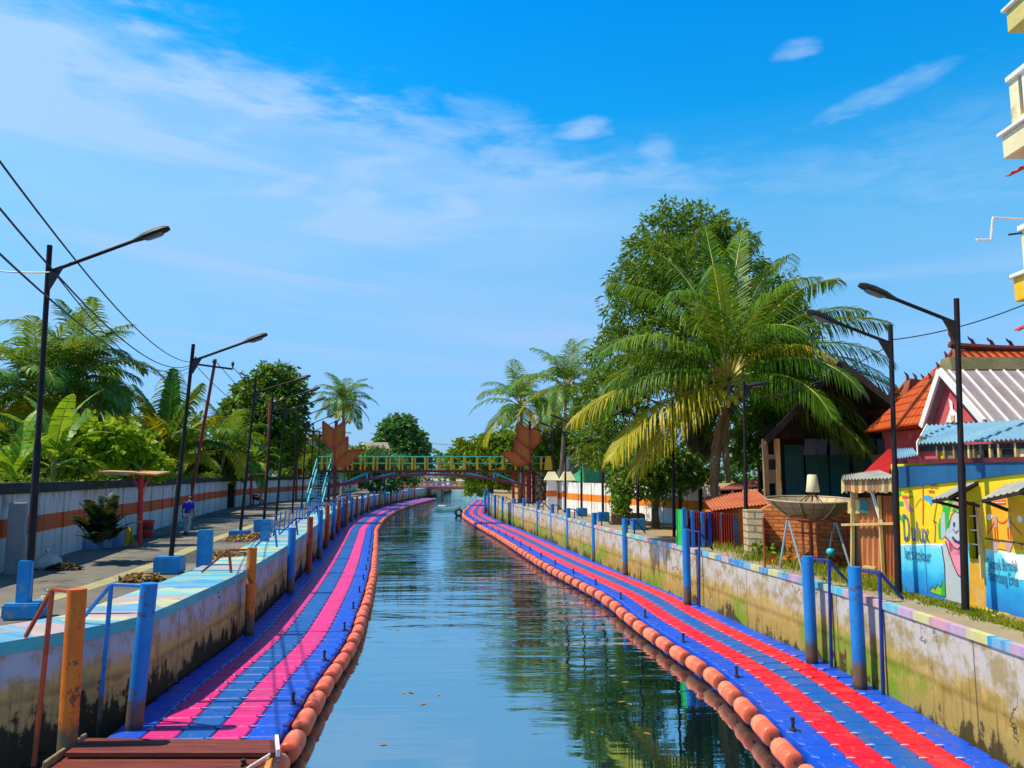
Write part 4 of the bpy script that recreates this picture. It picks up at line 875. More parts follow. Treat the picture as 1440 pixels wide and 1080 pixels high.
def frond(ml, mr, o, az, e0, L, droop, rng, wid=.22, hang=.5, nl=44, sweep=0., lw=1.):
    """one pinnate leaf: ml gets the leaflets, mr the rib"""
    pts = [Vector(o)]; dirs = []; N = 14; e = R(e0); a = R(az)
    for i in range(N):
        t = (i + .5) / N; ee = e - R(droop) * (t ** 1.35); aa = a + R(sweep) * t * t
        d = Vector((math.cos(ee) * math.cos(aa), math.cos(ee) * math.sin(aa), math.sin(ee))); dirs.append(d); pts.append(pts[-1] + d * (L / N))
    mr.tube(pts, [max(.006, .045 * (L / 4.5) * (1 - i / (N + .4))) for i in range(N + 1)], 4)
    for k in range(nl):
        t = .13 + .87 * k / (nl - 1); x = t * N; i = min(int(x), N - 1); p = pts[i].lerp(pts[i + 1], x - i); d = dirs[i]
        side = d.cross(Vector((0, 0, 1)))
        side = side.normalized() if side.length > .05 else Vector((math.sin(a), -math.cos(a), 0))
        up = side.cross(d).normalized()
        ll = wid * L * (math.sin(PI * min(1, (t * .86 + .14))) ** .55 + .16) * rng.uniform(.86, 1.1)
        if t > .985: ll *= .7
        for s in (-1, 1):
            v = (side * s * (1 - .25 * t) + d * (.55 + .55 * t) + up * (.30 - .15 * t) + Vector((rng.gauss(0, .06), rng.gauss(0, .06), rng.gauss(0, .06)))).normalized()
            w = d.cross(v).cross(v).normalized() * (.016 * L / 4.5 * rng.uniform(.9, 1.5)) * 1.9 * lw
            g = Vector((0, 0, -1)); a1 = p + v * ll * .5 + g * hang * ll * .12; v2 = (v + g * hang * 1.15).normalized(); a2 = a1 + v2 * ll * .32; v3 = (v2 + g * hang * .9).normalized(); a3 = a2 + v3 * ll * .26
            i0 = len(ml.v); ml.v += [tuple(p - w * .5), tuple(p + w * .5), tuple(a1 + w), tuple(a1 - w), tuple(a2 + w * .8), tuple(a2 - w * .8), tuple(a3)]
            ml.f += [(i0, i0 + 1, i0 + 2, i0 + 3), (i0 + 3, i0 + 2, i0 + 4, i0 + 5), (i0 + 5, i0 + 4, i0 + 6)]; ml.m += [0] * 3; ml.uv += [None] * 3
def palm(base, crown, fr, label, seed=1, mat=PALMG, nl=44, group=None, nuts=0, tr=.16, bend=.0, lowmat=None, hang=.62, wid=.25, lw=1.25):
    """fr: list of (azimuth, elevation, length, droop[, 'y']) or an int for a natural spiral (n, length)"""
    rng = random.Random(seed); base, crown = Vector(base), Vector(crown)
    root = thing('coconut_palm', label, 'palm tree', base, group)
    mb = MB(); pts = []; rs = []
    for i in range(13):
        t = i / 12; p = base.lerp(crown, t); p.x += bend * math.sin(PI * t) ; pts.append(p); rs.append(tr * (1.35 - .75 * t ** .5 + (.25 if i == 0 else 0)))
    mb.tube(pts, rs, 10); mb.build('trunk', TRUNKP, root, smooth=60)
    if isinstance(fr, tuple):
        n, L = fr; fr = []
        for i in range(n):
            t = i / (n - 1); fr.append((i * 137.5 + rng.uniform(-12, 12) + seed * 31, 84 - 100 * t ** 1.1 + rng.uniform(-7, 7), L * rng.uniform(.85, 1.08) * (1 - .12 * abs(t - .4)), 55 + 45 * math.sin(PI * min(1, t * 1.1)) + rng.uniform(-10, 12), 'y' if t > .78 and rng.random() < .5 else ''))
    ml, my, mr = MB(), MB(), MB()
    for f in fr:
        az, el, L, dr = f[:4]; o = crown + Vector((math.cos(R(az)), math.sin(R(az)), 0)) * .12 + Vector((0, 0, .25 * math.sin(R(el))))
        frond(my if len(f) > 4 and f[4] == 'y' else ml, mr, o, az, el, L, dr, rng, wid, hang, nl, rng.uniform(-18, 18), lw)
    ml.build('crown', mat, root)
    if my.f: my.build('yellow_fronds', lowmat or PALMY, root)
    mr.build('frond_ribs', RACHIS, root)
    for k in range(nuts):
        a = k * 2.4; c = crown + Vector((math.cos(a) * (.26 + .1 * (k % 3)), -abs(math.sin(a)) * (.3 + .08 * (k % 2)) , -.32 - .16 * (k % 4)))
        mb = MB(); mb.lathe(c, [(.02, -.14), (.09, -.11), (.125, 0), (.10, .09), (.03, .14)], 9); mb.build('coconut', COCO, root, smooth=80)
    return root

MANGO = leafmat('mango_leaves', (.020, .075, .008), (.085, .20, .010), (.24, .35, .018), .28, .42, .45)
BROAD = leafmat('dark_broad_leaves', (.018, .07, .012), (.065, .18, .014), (.18, .30, .022), .28, .45, .4)
BRIGHT = leafmat('bright_shrub_leaves', (.06, .18, .006), (.22, .40, .010), (.48, .58, .02), .38, .45, .7)
FARG = leafmat('far_tree_leaves', (.022, .11, .035), (.06, .20, .05), (.12, .30, .06), .25, .5, .25)
FARY = leafmat('olive_tree_leaves', (.05, .13, .008), (.15, .26, .012), (.30, .38, .02), .28, .45, .3)
def leafcloud(mb, clumps, n, size, rng, asp=.3, hang=.5, inner=.35):
    tot = sum(c[3] ** 2 for c in clumps)
    for cx, cy, cz, r in clumps:
        k = int(n * r * r / tot)
        # twigs: leaves come in tufts so that gaps and dark pockets remain
        tufts = max(4, k // 9)
        for _ in range(tufts):
            u = Vector((rng.gauss(0, 1), rng.gauss(0, 1), rng.gauss(0, 1))).normalized()
            q = (inner + (1 - inner) * rng.random() ** .45) * (1 + .16 * math.sin(5 * u.x + cx) * math.sin(4 * u.z + cz) + rng.gauss(0, .05))
            c = Vector((cx, cy, cz)) + Vector((u.x * r, u.y * r, u.z * r * .92)) * q
            for _ in range(9):
                d = (u * .7 + Vector((rng.gauss(0, .75), rng.gauss(0, .75), rng.gauss(0, .6) - hang))).normalized(); L = size * rng.uniform(.6, 1.25)
                s = d.cross(Vector((rng.gauss(0, 1), rng.gauss(0, 1), rng.gauss(0, 1)))).normalized() * L * asp * .5
                p = c + Vector((rng.gauss(0, .5), rng.gauss(0, .5), rng.gauss(0, .4))) * size * .7; nrm = d.cross(s).normalized() * L * .06
                i0 = len(mb.v); mb.v += [tuple(p), tuple(p + d * L * .45 + s + nrm), tuple(p + d * L - Vector((0, 0, L * .12 * hang))), tuple(p + d * L * .45 - s + nrm)]
                mb.f.append((i0, i0 + 1, i0 + 2, i0 + 3)); mb.m.append(0); mb.uv.append(None)
def broadtree(base, clumps, label, n, size, mat, seed=1, name='broadleaf_tree', tr=.22, group=None, asp=.32, hang=.45, cat='tree', limbs=7, fork=.35, inner=.35):
    rng = random.Random(seed); base = Vector(base); root = thing(name, label, cat, base, group)
    c0 = sum((Vector(c[:3]) for c in clumps), Vector()) / len(clumps)
    f = base.lerp(Vector((c0.x, c0.y, min(c[2] for c in clumps))), 1) if fork is None else base.lerp(c0, fork)
    mb = MB(); mb.tube([base - Vector((0, 0, .1)), base.lerp(f, .12), base.lerp(f, .5) + Vector((rng.uniform(-.1, .1), 0, 0)), f], [tr * 1.5, tr * 1.08, tr * .95, tr * .8], 10); trk = mb.build('trunk', BARK, root, smooth=60)
    for c in sorted(clumps, key=lambda c: -c[3])[:limbs]:
        e = Vector(c[:3]); m_ = f.lerp(e, .5) + Vector((rng.uniform(-.3, .3), rng.uniform(-.3, .3), .2)) * c[3] * .4
        mb = MB(); mb.tube([f - (e - f) * .03, m_, e + (e - m_) * .05], [tr * .6, tr * .35, tr * .1], 7); mb.build('limb', BARK, trk, smooth=60)
    mb = MB(); leafcloud(mb, clumps, n, size, rng, asp, hang, inner); mb.build('crown', mat, root)
    return root
def cl(px, py, d, rpx): p = atd(px, py, d); return (p.x, p.y, p.z, rpx * d / FPX)
def gz(px, d, z=ZL - .08): return Vector((ray(px, 667).x * d / ray(px, 667).y, d, z))

# the big palm in front of the mango tree
D = 29.0
Cw = atd(1026, 537, D); M_ = D / FPX
ff = [(100, 84, 6.9, 26), (60, 80, 7.1, 30), (130, 77, 6.7, 40), (42, 70, 7.2, 42), (15, 62, 7.2, 56), (-8, 46, 6.4, 64), (10, 26, 6.4, 72), (-12, 10, 6.4, 62), (-28, -4, 5.6, 55), (-45, 4, 5.4, 60), (-35, 26, 6.0, 75), (-20, 18, 6.6, 66),
      (160, 68, 6.2, 60), (178, 46, 5.6, 82), (186, 28, 5.4, 84), (197, 6, 6.8, 48, 'y'), (208, -10, 6.6, 40, 'y'), (216, -20, 6.0, 36, 'y'), (190, -16, 5.4, 42), (312, 40, 4.8, 98, 'y'), (318, 12, 4.8, 66), (250, 74, 5.6, 80), (285, 52, 4.8, 95), (200, 42, 5.8, 82), (168, 36, 5.6, 78), (232, 62, 5.6, 80), (300, 72, 5.4, 82), (3, 54, 6.4, 66), (70, 64, 6.4, 56), (345, 36, 6.0, 76), (-50, -8, 5.8, 48), (-62, 8, 5.4, 66), (-44, -16, 5.6, 44), (-56, 22, 5.8, 76), (205, 14, 6.0, 66), (80, 52, 6.0, 70), (115, 42, 5.5, 70), (150, 32, 5.5, 75)]  # 'y' fronds carry their sunlight as yellow leaflet colour
pr = palm(gz(999, D, ZR - .05), Cw, ff, 'big leaning coconut palm with yellow lower fronds and coconuts', 3, PALMG, 84, nuts=12, tr=.135, bend=-.12, hang=1.05, wid=.22, lw=.55)
rng = random.Random(5)
ml, mr = MB(), MB()
for az, el, L in ((200, -70, 3.8), (230, -80, 3.2)): frond(ml, mr, Cw + Vector((-.2, -.2, -.6)), az, el, L, 20, rng, .08, .9, 40)
ml.build('dead_fronds', DEADP, pr); mr.build('dead_ribs', DEADP, pr)
# mango tree
D = 38.0
mc = [cl(*a, D + dz, r) for a, r, dz in (((945, 325), 44, 0), ((985, 330), 48, 1), ((1020, 345), 44, 1), ((915, 365), 44, -1), ((892, 405), 40, -1), ((885, 440), 40, -2), ((940, 380), 52, -3), ((960, 420), 62, -2), ((1035, 400), 58, 1), ((1080, 420), 50, 2), ((1100, 460), 50, 2), ((870, 500), 46, -1), ((930, 500), 62, -3), ((845, 560), 46, -1), ((880, 590), 52, -3), ((1085, 500), 58, 2), ((1010, 500), 66, 0), ((842, 622), 40, -2), ((1100, 560), 50, 3), ((900, 640), 40, -2), ((1060, 590), 44, 3), ((985, 590), 52, 1))]
broadtree(gz(980, D + 1, ZR - .05), mc, 'tall dense mango tree standing behind the big coconut palm', 46000, .36, MANGO, 11, 'mango_tree', .45, asp=.27, hang=.55, limbs=12, fork=.3)
# two palms to its left, small tree, climbing plant
palm(gz(735, 63, ZR), atd(733, 572, 63), (20, 4.6), 'pale trunked coconut palm leaning over the right sculpture, left of a pair', 4, PALMB, 34, 'coconut palms beyond the right bank', tr=.17)
palm(gz(786, 57, ZR), atd(797, 548, 57), (20, 4.9), 'taller coconut palm between the mango tree and the right sculpture', 9, PALMB, 34, 'coconut palms beyond the right bank', tr=.17)
p = at(922, 743, ZR - .03); D = p.y
broadtree(p, [cl(890, 655, D, 30), cl(925, 648, D + .6, 34), cl(960, 655, D + 1, 32), cl(905, 680, D, 24), cl(870, 690, D - .3, 16), cl(945, 685, D + .5, 22), cl(980, 668, D + 1.2, 20)], 'small leaning tree with dark leaves before the orange banded wall', 5200, .26, BROAD, 21, 'small_tree', .16, asp=.42, limbs=5, fork=.62)
p = at(877, 738, ZR - .03); root = thing('planter_bed', 'low brown brick planter under the green climber', 'planter', p)
mb = MB(); mb.box(p + Vector((.2, 0, .24)), (1.5, .9, .5), rz=-.1); mb.build('box', pm('brown_planter', (.10, .06, .04), (.14, .09, .05), 3, .9, .3), root, bevel=.02); mb = MB(); mb.box(p + Vector((.2, 0, .5)), (1.3, .7, .04), rz=-.1); mb.build('soil', SOIL, root)
root = thing('climbing_plant', 'column of bright green climbing leaves rising from the brown planter', 'plant', p + Vector((-.1, 0, .52)))
mb = MB(); leafcloud(mb, [cl(875, y_, p.y, r) for y_, r in ((725, 12), (712, 13), (700, 12), (690, 13))], 1400, .2, random.Random(2), .6, .8); mb.build('leaves', BRIGHT, root)
mb = MB(); mb.tube([p + Vector((-.1, 0, .5)), p + Vector((-.1, 0, 1.9))], .04, 6); mb.build('stem', BARK, root)

# left bank: shrub, bananas, palms, round tree
broadtree(gz(140, 31), [cl(80, 645, 28.5, 28), cl(110, 622, 30, 32), cl(150, 616, 30.5, 34), cl(188, 628, 31.5, 32), cl(95, 656, 29, 24), cl(145, 648, 30, 30), cl(195, 652, 32, 28), cl(222, 655, 34.5, 20)], 'wide shrub with bright yellow green leaves behind the left wall', 4200, .30, BRIGHT, 31, 'leafy_shrub', .10, asp=.72, hang=.55, cat='shrub', inner=.2)
BANANA = leafmat('banana_leaves', (.05, .18, .008), (.13, .33, .012), (.30, .48, .025), .42, .4, .5)
def blade(mb, o, az, e0, L, W, droop, rng):
    N = 16; e = R(e0); a = R(az); pts = [Vector(o)]; ds = []
    for i in range(N):
        t = (i + .5) / N; ee = e - R(droop) * t ** 1.5; d = Vector((math.cos(ee) * math.cos(a), math.cos(ee) * math.sin(a), math.sin(ee))); ds.append(d); pts.append(pts[-1] + d * L / N)
    for s in (-1, 1):
        for i in range(2, N):
            t0, t1 = i / N, (i + 1) / N - (.012 if rng.random() < .45 else 0)
            w = lambda t: W * .5 * (math.sin(PI * min(1, .10 + .90 * t)) ** .6) * (1 if t < .99 else .3)
            d = ds[i]; sd = d.cross(Vector((0, 0, 1))); sd = sd.normalized() if sd.length > .05 else Vector((1, 0, 0)); up = sd.cross(d)
            q = (sd * s + up * .25 - Vector((0, 0, .10)) + Vector((0, 0, rng.gauss(0, .05)))).normalized(); q2 = (q - Vector((0, 0, .35))).normalized()
            A, B_ = pts[i], pts[i].lerp(pts[i + 1], (t1 - t0) * N)
            a1, b1 = A + q * w(t0) * .55, B_ + q * w(t1) * .55
            i0 = len(mb.v); mb.v += [tuple(A), tuple(B_), tuple(b1), tuple(a1), tuple(b1 + q2 * w(t1) * .45 + d * .04), tuple(a1 + q2 * w(t0) * .45 + d * .04)]
            mb.f += [(i0, i0 + 1, i0 + 2, i0 + 3), (i0 + 3, i0 + 2, i0 + 4, i0 + 5)]; mb.m += [0, 0]; mb.uv += [None, None]
    return pts
def banana(base, h, leaves, label, seed, L=2.4):
    rng = random.Random(seed); base = Vector(base); root = thing('banana_plant', label, 'banana plant', base, 'banana plants behind the left wall'); top = base + Vector((0, 0, h))
    mb = MB(); mb.tube([base, base.lerp(top, .5), top], [.15, .12, .07], 10); mb.build('trunk', pm('banana_stem', (.16, .20, .05), (.22, .2, .08), 3, .6, .1, stretch=(3, 3, .5)), root, smooth=60)
    ml, mr = MB(), MB()
    for i in range(leaves):
        az = i * 137.5 + seed * 40; el = 82 - 62 * (i / leaves) + rng.uniform(-6, 6)
        pts = blade(ml, top - Vector((0, 0, .05 * i)), az, el, L * rng.uniform(.85, 1.1), .62 * L / 2.4, 45 + 55 * i / leaves, rng); mr.tube(pts, [.03 * (1 - k / (len(pts) + .2)) + .004 for k in range(len(pts))], 4)
    ml.build('leaves', BANANA, root); mr.build('midribs', RACHIS, root)
banana(gz(75, 26), 3.1, 10, 'largest banana plant with upright broad leaves behind the near left lamp', 1, 2.6)
banana(gz(20, 24.5), 2.2, 9, 'banana plant with drooping leaves at the left edge of the picture', 2, 2.5)
banana(gz(118, 30), 3.0, 9, 'banana plant with upright leaves between palm and bright shrub', 3, 2.5)
banana(gz(172, 35), 2.8, 9, 'banana plant with arching leaf behind the bright shrub', 6, 2.6)
banana(gz(352, 62), 3.6, 10, 'banana plant behind the gap of the left boundary walls', 4, 3.0)
banana(gz(392, 70), 3.6, 10, 'banana plant in front of the dark round tree, beside far poles', 5, 3.2)
G = 'coconut palms behind the left wall'
palm(gz(40, 37), atd(52, 560, 37), (24, 5.0), 'bushy coconut palm at the left edge behind the near lamp', 12, PALMB, 44, G, tr=.2)
palm(gz(118, 40), atd(112, 535, 40), (24, 4.7), 'bushy coconut palm right of the near lamp, fronds reaching towards the cables', 17, PALMB, 44, G, tr=.2)
palm(gz(-60, 33), atd(-50, 590, 33), (20, 4.6), 'coconut palm half outside the left edge of the picture', 19, PALMB, 40, G, tr=.2)
palm(gz(228, 45), atd(232, 655, 45), [(95, 88, 5.6, 12), (0, 80, 5.0, 30), (180, 80, 5.0, 32), (40, 68, 4.4, 60, 'y'), (150, 66, 4.6, 60), (270, 70, 4.4, 60, 'y'), (320, 60, 4.2, 80), (215, 58, 4.2, 85), (10, 50, 4.2, 90), (175, 46, 4.0, 95, 'y'), (90, 55, 4.4, 70), (245, 40, 3.8, 90), (345, 30, 3.8, 80, 'y')], 'young coconut palm with steep upright fronds left of the leaning pole', 23, PALMG, 60, G, tr=.2, lw=1.9, wid=.24, hang=.9)
palm(gz(298, 55), atd(318, 632, 55), (18, 4.2), 'low coconut palm right of the leaning pole', 29, PALMG, 40, G, tr=.18)
palm(gz(482, 86), atd(483, 566, 86), (26, 4.3), 'distant coconut palm rising behind the left sculpture', 31, PALMB, 34, G, tr=.22)
palm(gz(455, 74), atd(452, 640, 74), (16, 3.8), 'low coconut palm behind the footbridge stairs', 37, PALMG, 30, G, tr=.2)
broadtree(gz(368, 72), [cl(385, 540, 72, 34), cl(405, 560, 72, 30), cl(355, 560, 71, 34), cl(335, 585, 71, 28), cl(380, 590, 70, 38), cl(405, 605, 72, 28), cl(350, 615, 71, 32), cl(390, 630, 72, 30), cl(325, 610, 72, 22)], 'big dark round tree behind the left lamps', 15000, .55, BROAD, 41, 'broadleaf_tree', .4, asp=.5, limbs=8)
broadtree(gz(560, 150), [cl(560, 605, 150, 24), cl(548, 622, 150, 20), cl(580, 622, 150, 20), cl(562, 640, 149, 28), cl(595, 632, 151, 10), cl(540, 645, 150, 18), cl(592, 650, 150, 14), cl(572, 596, 151, 12), cl(545, 600, 150, 9)], 'distant rounded tree beyond the footbridge near the centre', 9000, .95, FARG, 43, 'broadleaf_tree', .5, asp=.55, limbs=7)
broadtree(gz(690, 96, ZR), [cl(655, 640, 97, 22), cl(690, 630, 96, 26), cl(725, 628, 95, 28), cl(670, 655, 96, 26), cl(710, 655, 95, 30), cl(640, 655, 98, 14), cl(745, 640, 94, 26)], 'olive green spreading tree beyond the right end of the footbridge', 14000, .62, FARY, 47, 'broadleaf_tree', .35, asp=.5, limbs=7)
broadtree(gz(668, 118, ZR), [cl(664, 682, 118, 10), cl(660, 690, 118, 8), cl(676, 686, 118, 10), cl(690, 680, 117, 12), cl(705, 684, 116, 12)], 'low waterside bush hanging over the far road bridge', 2400, .5, FARY, 53, 'waterside_bush', .12, asp=.5, cat='shrub', limbs=3)
broadtree(gz(772, 66, ZR), [cl(772, 630, 66, 26), cl(800, 610, 66, 26), cl(760, 650, 66, 20), cl(830, 640, 66, 22)], 'leafy tree behind the stone abutment', 6000, .45, FARY, 59, 'broadleaf_tree', .25, asp=.45, limbs=4)
broadtree(gz(420, 92), [cl(425, 640, 92, 22), cl(405, 655, 92, 20), cl(445, 650, 92, 20), cl(465, 655, 93, 18), cl(500, 648, 95, 24)], 'light green bushes behind the far utility poles', 6500, .5, FARY, 61, 'leafy_shrub', .15, asp=.5, cat='shrub', limbs=4)
broadtree(gz(290, 56), [cl(275, 640, 56, 30), cl(305, 655, 56, 26), cl(330, 650, 57, 24), cl(250, 660, 54, 22)], 'green thicket behind the far end of the near left wall', 6000, .42, BROAD, 67, 'leafy_shrub', .15, asp=.5, cat='shrub', limbs=4)
broadtree(gz(20, 27), [cl(-20, 640, 27, 40), cl(25, 650, 27, 34), cl(60, 640, 30, 30)], 'dark undergrowth bush behind the wall at the left edge', 3200, .32, BROAD, 71, 'leafy_shrub', .12, asp=.5, cat='shrub', limbs=3)
broadtree(gz(530, 98), [cl(505, 655, 98, 22), cl(530, 648, 98, 22), cl(552, 652, 98, 20), cl(520, 672, 97, 20), cl(548, 672, 97, 20), cl(575, 668, 99, 16)], 'dense green bushes under the distant cream building', 5200, .5, FARG, 73, 'leafy_shrub', .12, asp=.5, cat='shrub', limbs=3)
# spiky shrub in the tiled planter
p = at(141, 768, ZL + .40); root = thing('spiky_plant', 'dark spiky plant growing in the tiled planter by the wall', 'plant', p); rng = random.Random(4); ml, mr = MB(), MB()
for i in range(60): frond(ml, mr, p + Vector((rng.uniform(-.3, .25), rng.uniform(-.25, .25), rng.uniform(0, .7))), i * 137.5, rng.uniform(35, 88), rng.uniform(.55, .95), 40, rng, .24, .3, 18, 0, 4.5)
DARKP = leafmat('dark_cycad_leaves', (.006, .018, .008), (.012, .03, .012), (.02, .05, .016), .1, .5); ml.build('leaves', DARKP, root); mr.build('stems', DARKP, root)
# far woods closing the horizon
rng = random.Random(9); mb = MB(); cs = []
for i in range(60):
    x = -190 + i * 6.4 + rng.uniform(-3, 3); d = 205 + rng.uniform(0, 30); cs.append((x, d, 2 + rng.uniform(2.0, 5.5), rng.uniform(4, 6.5)))
leafcloud(mb, cs, 16000, 1.7, rng, .6, .4, .2); tag(mb.build('far_woods', FARG), kind='stuff')
mb = MB(); cs = []
for px, py, d, r in ((-30, 610, 48, 70), (60, 600, 50, 60), (130, 600, 50, 56), (195, 615, 52, 46), (250, 625, 58, 44), (300, 620, 62, 44), (340, 640, 66, 30), (205, 650, 46, 36), (20, 650, 44, 50), (440, 665, 100, 26), (520, 655, 105, 22), (545, 655, 105, 20), (490, 660, 100, 24)): cs.append(cl(px, py, d, r))
for i in range(16):
    d = 70 + i * 8; cs.append((-d * .30 - 14 - rng.uniform(0, 6), d, 3.2, rng.uniform(2.4, 3.6))); 
leafcloud(mb, cs, 15000, .62, rng, .5, .4, .2); tag(mb.build('left_undergrowth', BROAD), kind='stuff')
# ivy and moss along the top of the left wall
mb = MB(); s = 3.0; cs = []
while s < sb:
    p = LYARD.pt(s, rng.uniform(.15, .5), ZL + 2.12 + rng.uniform(-.1, .18)); cs.append((p.x, p.y, p.z, rng.uniform(.18, .42))); s += rng.uniform(.35, .9)
leafcloud(mb, cs, 5200, .16, rng, .6, .7, .1); tag(mb.build('wall_top_creeper', FARY), kind='stuff')
# grass verges on the right
GRASS = leafmat('verge_grass', (.08, .16, .010), (.22, .27, .015), (.42, .38, .05), .25, .6, .8)
def grass(name, spots, hgt):
    mb = MB()
    for p, r, n in spots:
        for _ in range(n):
            c = p + Vector((rng.gauss(0, r), rng.gauss(0, r), 0)); a = rng.uniform(0, 6.3); h_ = hgt * rng.uniform(.5, 1.3); w = Vector((math.cos(a), math.sin(a), 0)) * .014; b_ = Vector((rng.gauss(0, .4), rng.gauss(0, .4), 1)) * h_
            mb.face([c - w, c + w, c + b_])
    tag(mb.build(name, GRASS), kind='stuff')
sp = []
s = RWALL.near(6.8, 8.0)
while s < RWALL.near(6, 24):
    for o in ((-.80, -.92, -1.02) if RWALL.pt(s, 0).y < 15 else (-1.25, -1.45, -1.7)): sp.append((RWALL.pt(s, o + rng.uniform(-.2, .2), ZR - .03), .10 if o > -1.1 else .2, 60))
    s += .2
grass('verge_grass', sp, .065)
sp = [(at(x + rng.uniform(-8, 8), y_ + rng.uniform(-4, 4), ZR - .03), .22, 40) for x, y_ in [(1060, 785), (1075, 785), (1090, 790), (1110, 795), (1130, 800), (1150, 806), (1180, 815), (1200, 820), (1050, 780), (1020, 772), (1000, 768), (980, 764), (1225, 828), (1240, 830)] for _ in range(5)]
grass('tall_grass', sp, .24)
p = at(1068, 786, ZR - .03); root = thing('weed_clump', 'pale leafy weeds at the foot of the third right lamp', 'plant', p); mb = MB(); leafcloud(mb, [(p.x, p.y, p.z + .2, .32), (p.x + .5, p.y + .1, p.z + .15, .28), (p.x + 1.0, p.y, p.z + .12, .25)], 500, .14, rng, .6, .3); mb.build('leaves', FARY, root)
# ------------------------------------------------------------------ right bank buildings
def quadslab(mb, P, th, mi=0):      # P: 4 points of the outer face, extruded by th (vector)
    O = Vector(th); mb.hexa([p + O for p in P] + list(P), mi)
def uvquad(mb, P, mi=0):            # planar uv in metres: u along P0->P1, v along P0->P3
    U = (P[1] - P[0]).normalized(); N = U.cross(P[-1] - P[0]).normalized(); V = N.cross(U)
    mb.face(P, mi, [((p - P[0]).dot(U), (p - P[0]).dot(V)) for p in P])
def corr(mb, A, B_, C, D_, n, amp, th=.012):
    """corrugated sheet: eave A->B, ridge D->C, n waves along A->B"""
    N = (B_ - A).cross(D_ - A).normalized(); k = n * 4
    for s in (0, 1):
        off = N * -th * s
        P = [(A.lerp(B_, i / k) + N * amp * math.cos(i * PI / 2) + off, D_.lerp(C, i / k) + N * amp * math.cos(i * PI / 2) + off) for i in range(k + 1)]
        for i in range(k): mb.face([P[i][0], P[i + 1][0], P[i + 1][1], P[i][1]] if not s else [P[i][0], P[i][1], P[i + 1][1], P[i + 1][0]])
G0 = ZR - .03
M0, M1 = at(1263, 832, G0), at(1441, 869, G0)
MU = (M1 - M0).normalized(); MN = Vector((MU.y, -MU.x, 0))
if MN.x > 0: MN = -MN
def mp(px, py, lay=0.): return atplane(px, py, M0, MN) + MN * lay * .003
M2 = M0 + MU * 5.2          # runs on beyond the picture
ztop = 4.40
root = thing('mural_building', 'low yellow and blue mural building with painted lettering beside the right footpath', 'building', M0)
back = -MN * 1.75
def Z(p, z): return Vector((p.x, p.y, z))
# walls with the narrow window opening left free
W0, W1 = mp(1364, 785), mp(1377, 785); zw0, zw1 = mp(1370, 786).z, mp(1370, 706).z
mb = MB(); V3 = lambda a, b_, z0, z1: quadslab(mb, [Z(a, z0), Z(b_, z0), Z(b_, z1), Z(a, z1)], -MN * .15)
V3(M0, W0, G0 - .2, ztop); V3(W1, M2, G0 - .2, ztop); V3(W0, W1, G0 - .2, zw0); V3(W0, W1, zw1, ztop)
a = M0 + MU * .0 - MN * .15; quadslab(mb, [Z(a, G0 - .2), Z(a + back, G0 - .2), Z(a + back, ztop), Z(a, ztop)], MU * .15)
a = M2 - MN * .15; quadslab(mb, [Z(a + back, G0 - .2), Z(a, G0 - .2), Z(a, ztop), Z(a + back, ztop)], MU * -.15)
MYEL = pm('mural_yellow', (.80, .62, .015), (.82, .56, .012), 1.0, .75, .15, c3=(.70, .46, .05), t3=(.62, .8))
mb.build('wall', MYEL, root)
mb = MB(); a, c = M0 - MN * .15, M2 - MN * .15; quadslab(mb, [Z(a, ztop), Z(c, ztop), Z(c + back, ztop), Z(a + back, ztop)], Vector((0, 0, -.1))); mb.build('roof_slab', CONC, root)
mb = MB(); quadslab(mb, [mp(1261, 687, 14), mp(1445, 665.5, 14), mp(1445, 647, 14), mp(1261, 656, 14)], -MN * .045); mb.build('fascia', BLUEBAND, root, bevel=.006)
mb = MB(); quadslab(mb, [mp(1274, 679, 8), mp(1345, 678, 8), mp(1345, 673, 8), mp(1274, 675, 8)], -MN * .02); mb.build('signboard_strip', pm('brown_board', (.40, .25, .03), (.5, .33, .05), 4, .7), root)
mb = MB(); d_ = -MN * .13; quadslab(mb, [Z(W0, zw0) + d_, Z(W1, zw0) + d_, Z(W1, zw1) + d_, Z(W0, zw1) + d_], -MN * .01); wn = mb.build('window_panel', WOODD, root)
for f in (.25, .5, .75):
    mb = MB(); mb.bar(Z(W0, zw0 + (zw1 - zw0) * f) + d_ * .5, Z(W1, zw0 + (zw1 - zw0) * f) + d_ * .5, .02); mb.build('window_bar', WHITEP, wn)
# painted picture: thin coats of paint on the wall
def coat(name, polys, m_, lay):
    mb = MB()
    for poly in polys: mb.face([mp(x, y_, lay) for x, y_ in poly])
    bm = mb.build(name, m_, mural); return bm
mural = bpy.data.objects.new('mural', bpy.data.meshes.new('mural')); 
mur = MB()
m_, n = newmat('mural_sea_blue'); zz = n.sep(n.pos())[2]
nz = n.noise(n.pos(), 3, 6, .65); f_ = n.m('ADD', n.m('DIVIDE', n.m('SUBTRACT', zz, G0), 1.1), n.m('MULTIPLY', n.m('SUBTRACT', nz, .5), .6))
n.out(n.pbr(n.ramp(f_, [(.05, (.01, .18, .58)), (.38, (.015, .36, .72)), (.5, (.05, .52, .76)), (.85, (.16, .66, .80)), (1, (.55, .80, .84))]), .75, 0, n.bump(nz, .15, .02))); MSEA = m_
MWHITE = pm('mural_white', (.80, .82, .80), (.72, .76, .76), 3, .75, .1); MGREY = pm('mural_grey', (.40, .46, .50), (.48, .52, .54), 1.4, .75, .1, c3=(.56, .58, .58)); MPINK = pm('mural_pink', (.80, .28, .36), (.76, .22, .32), 2, .75, .1)
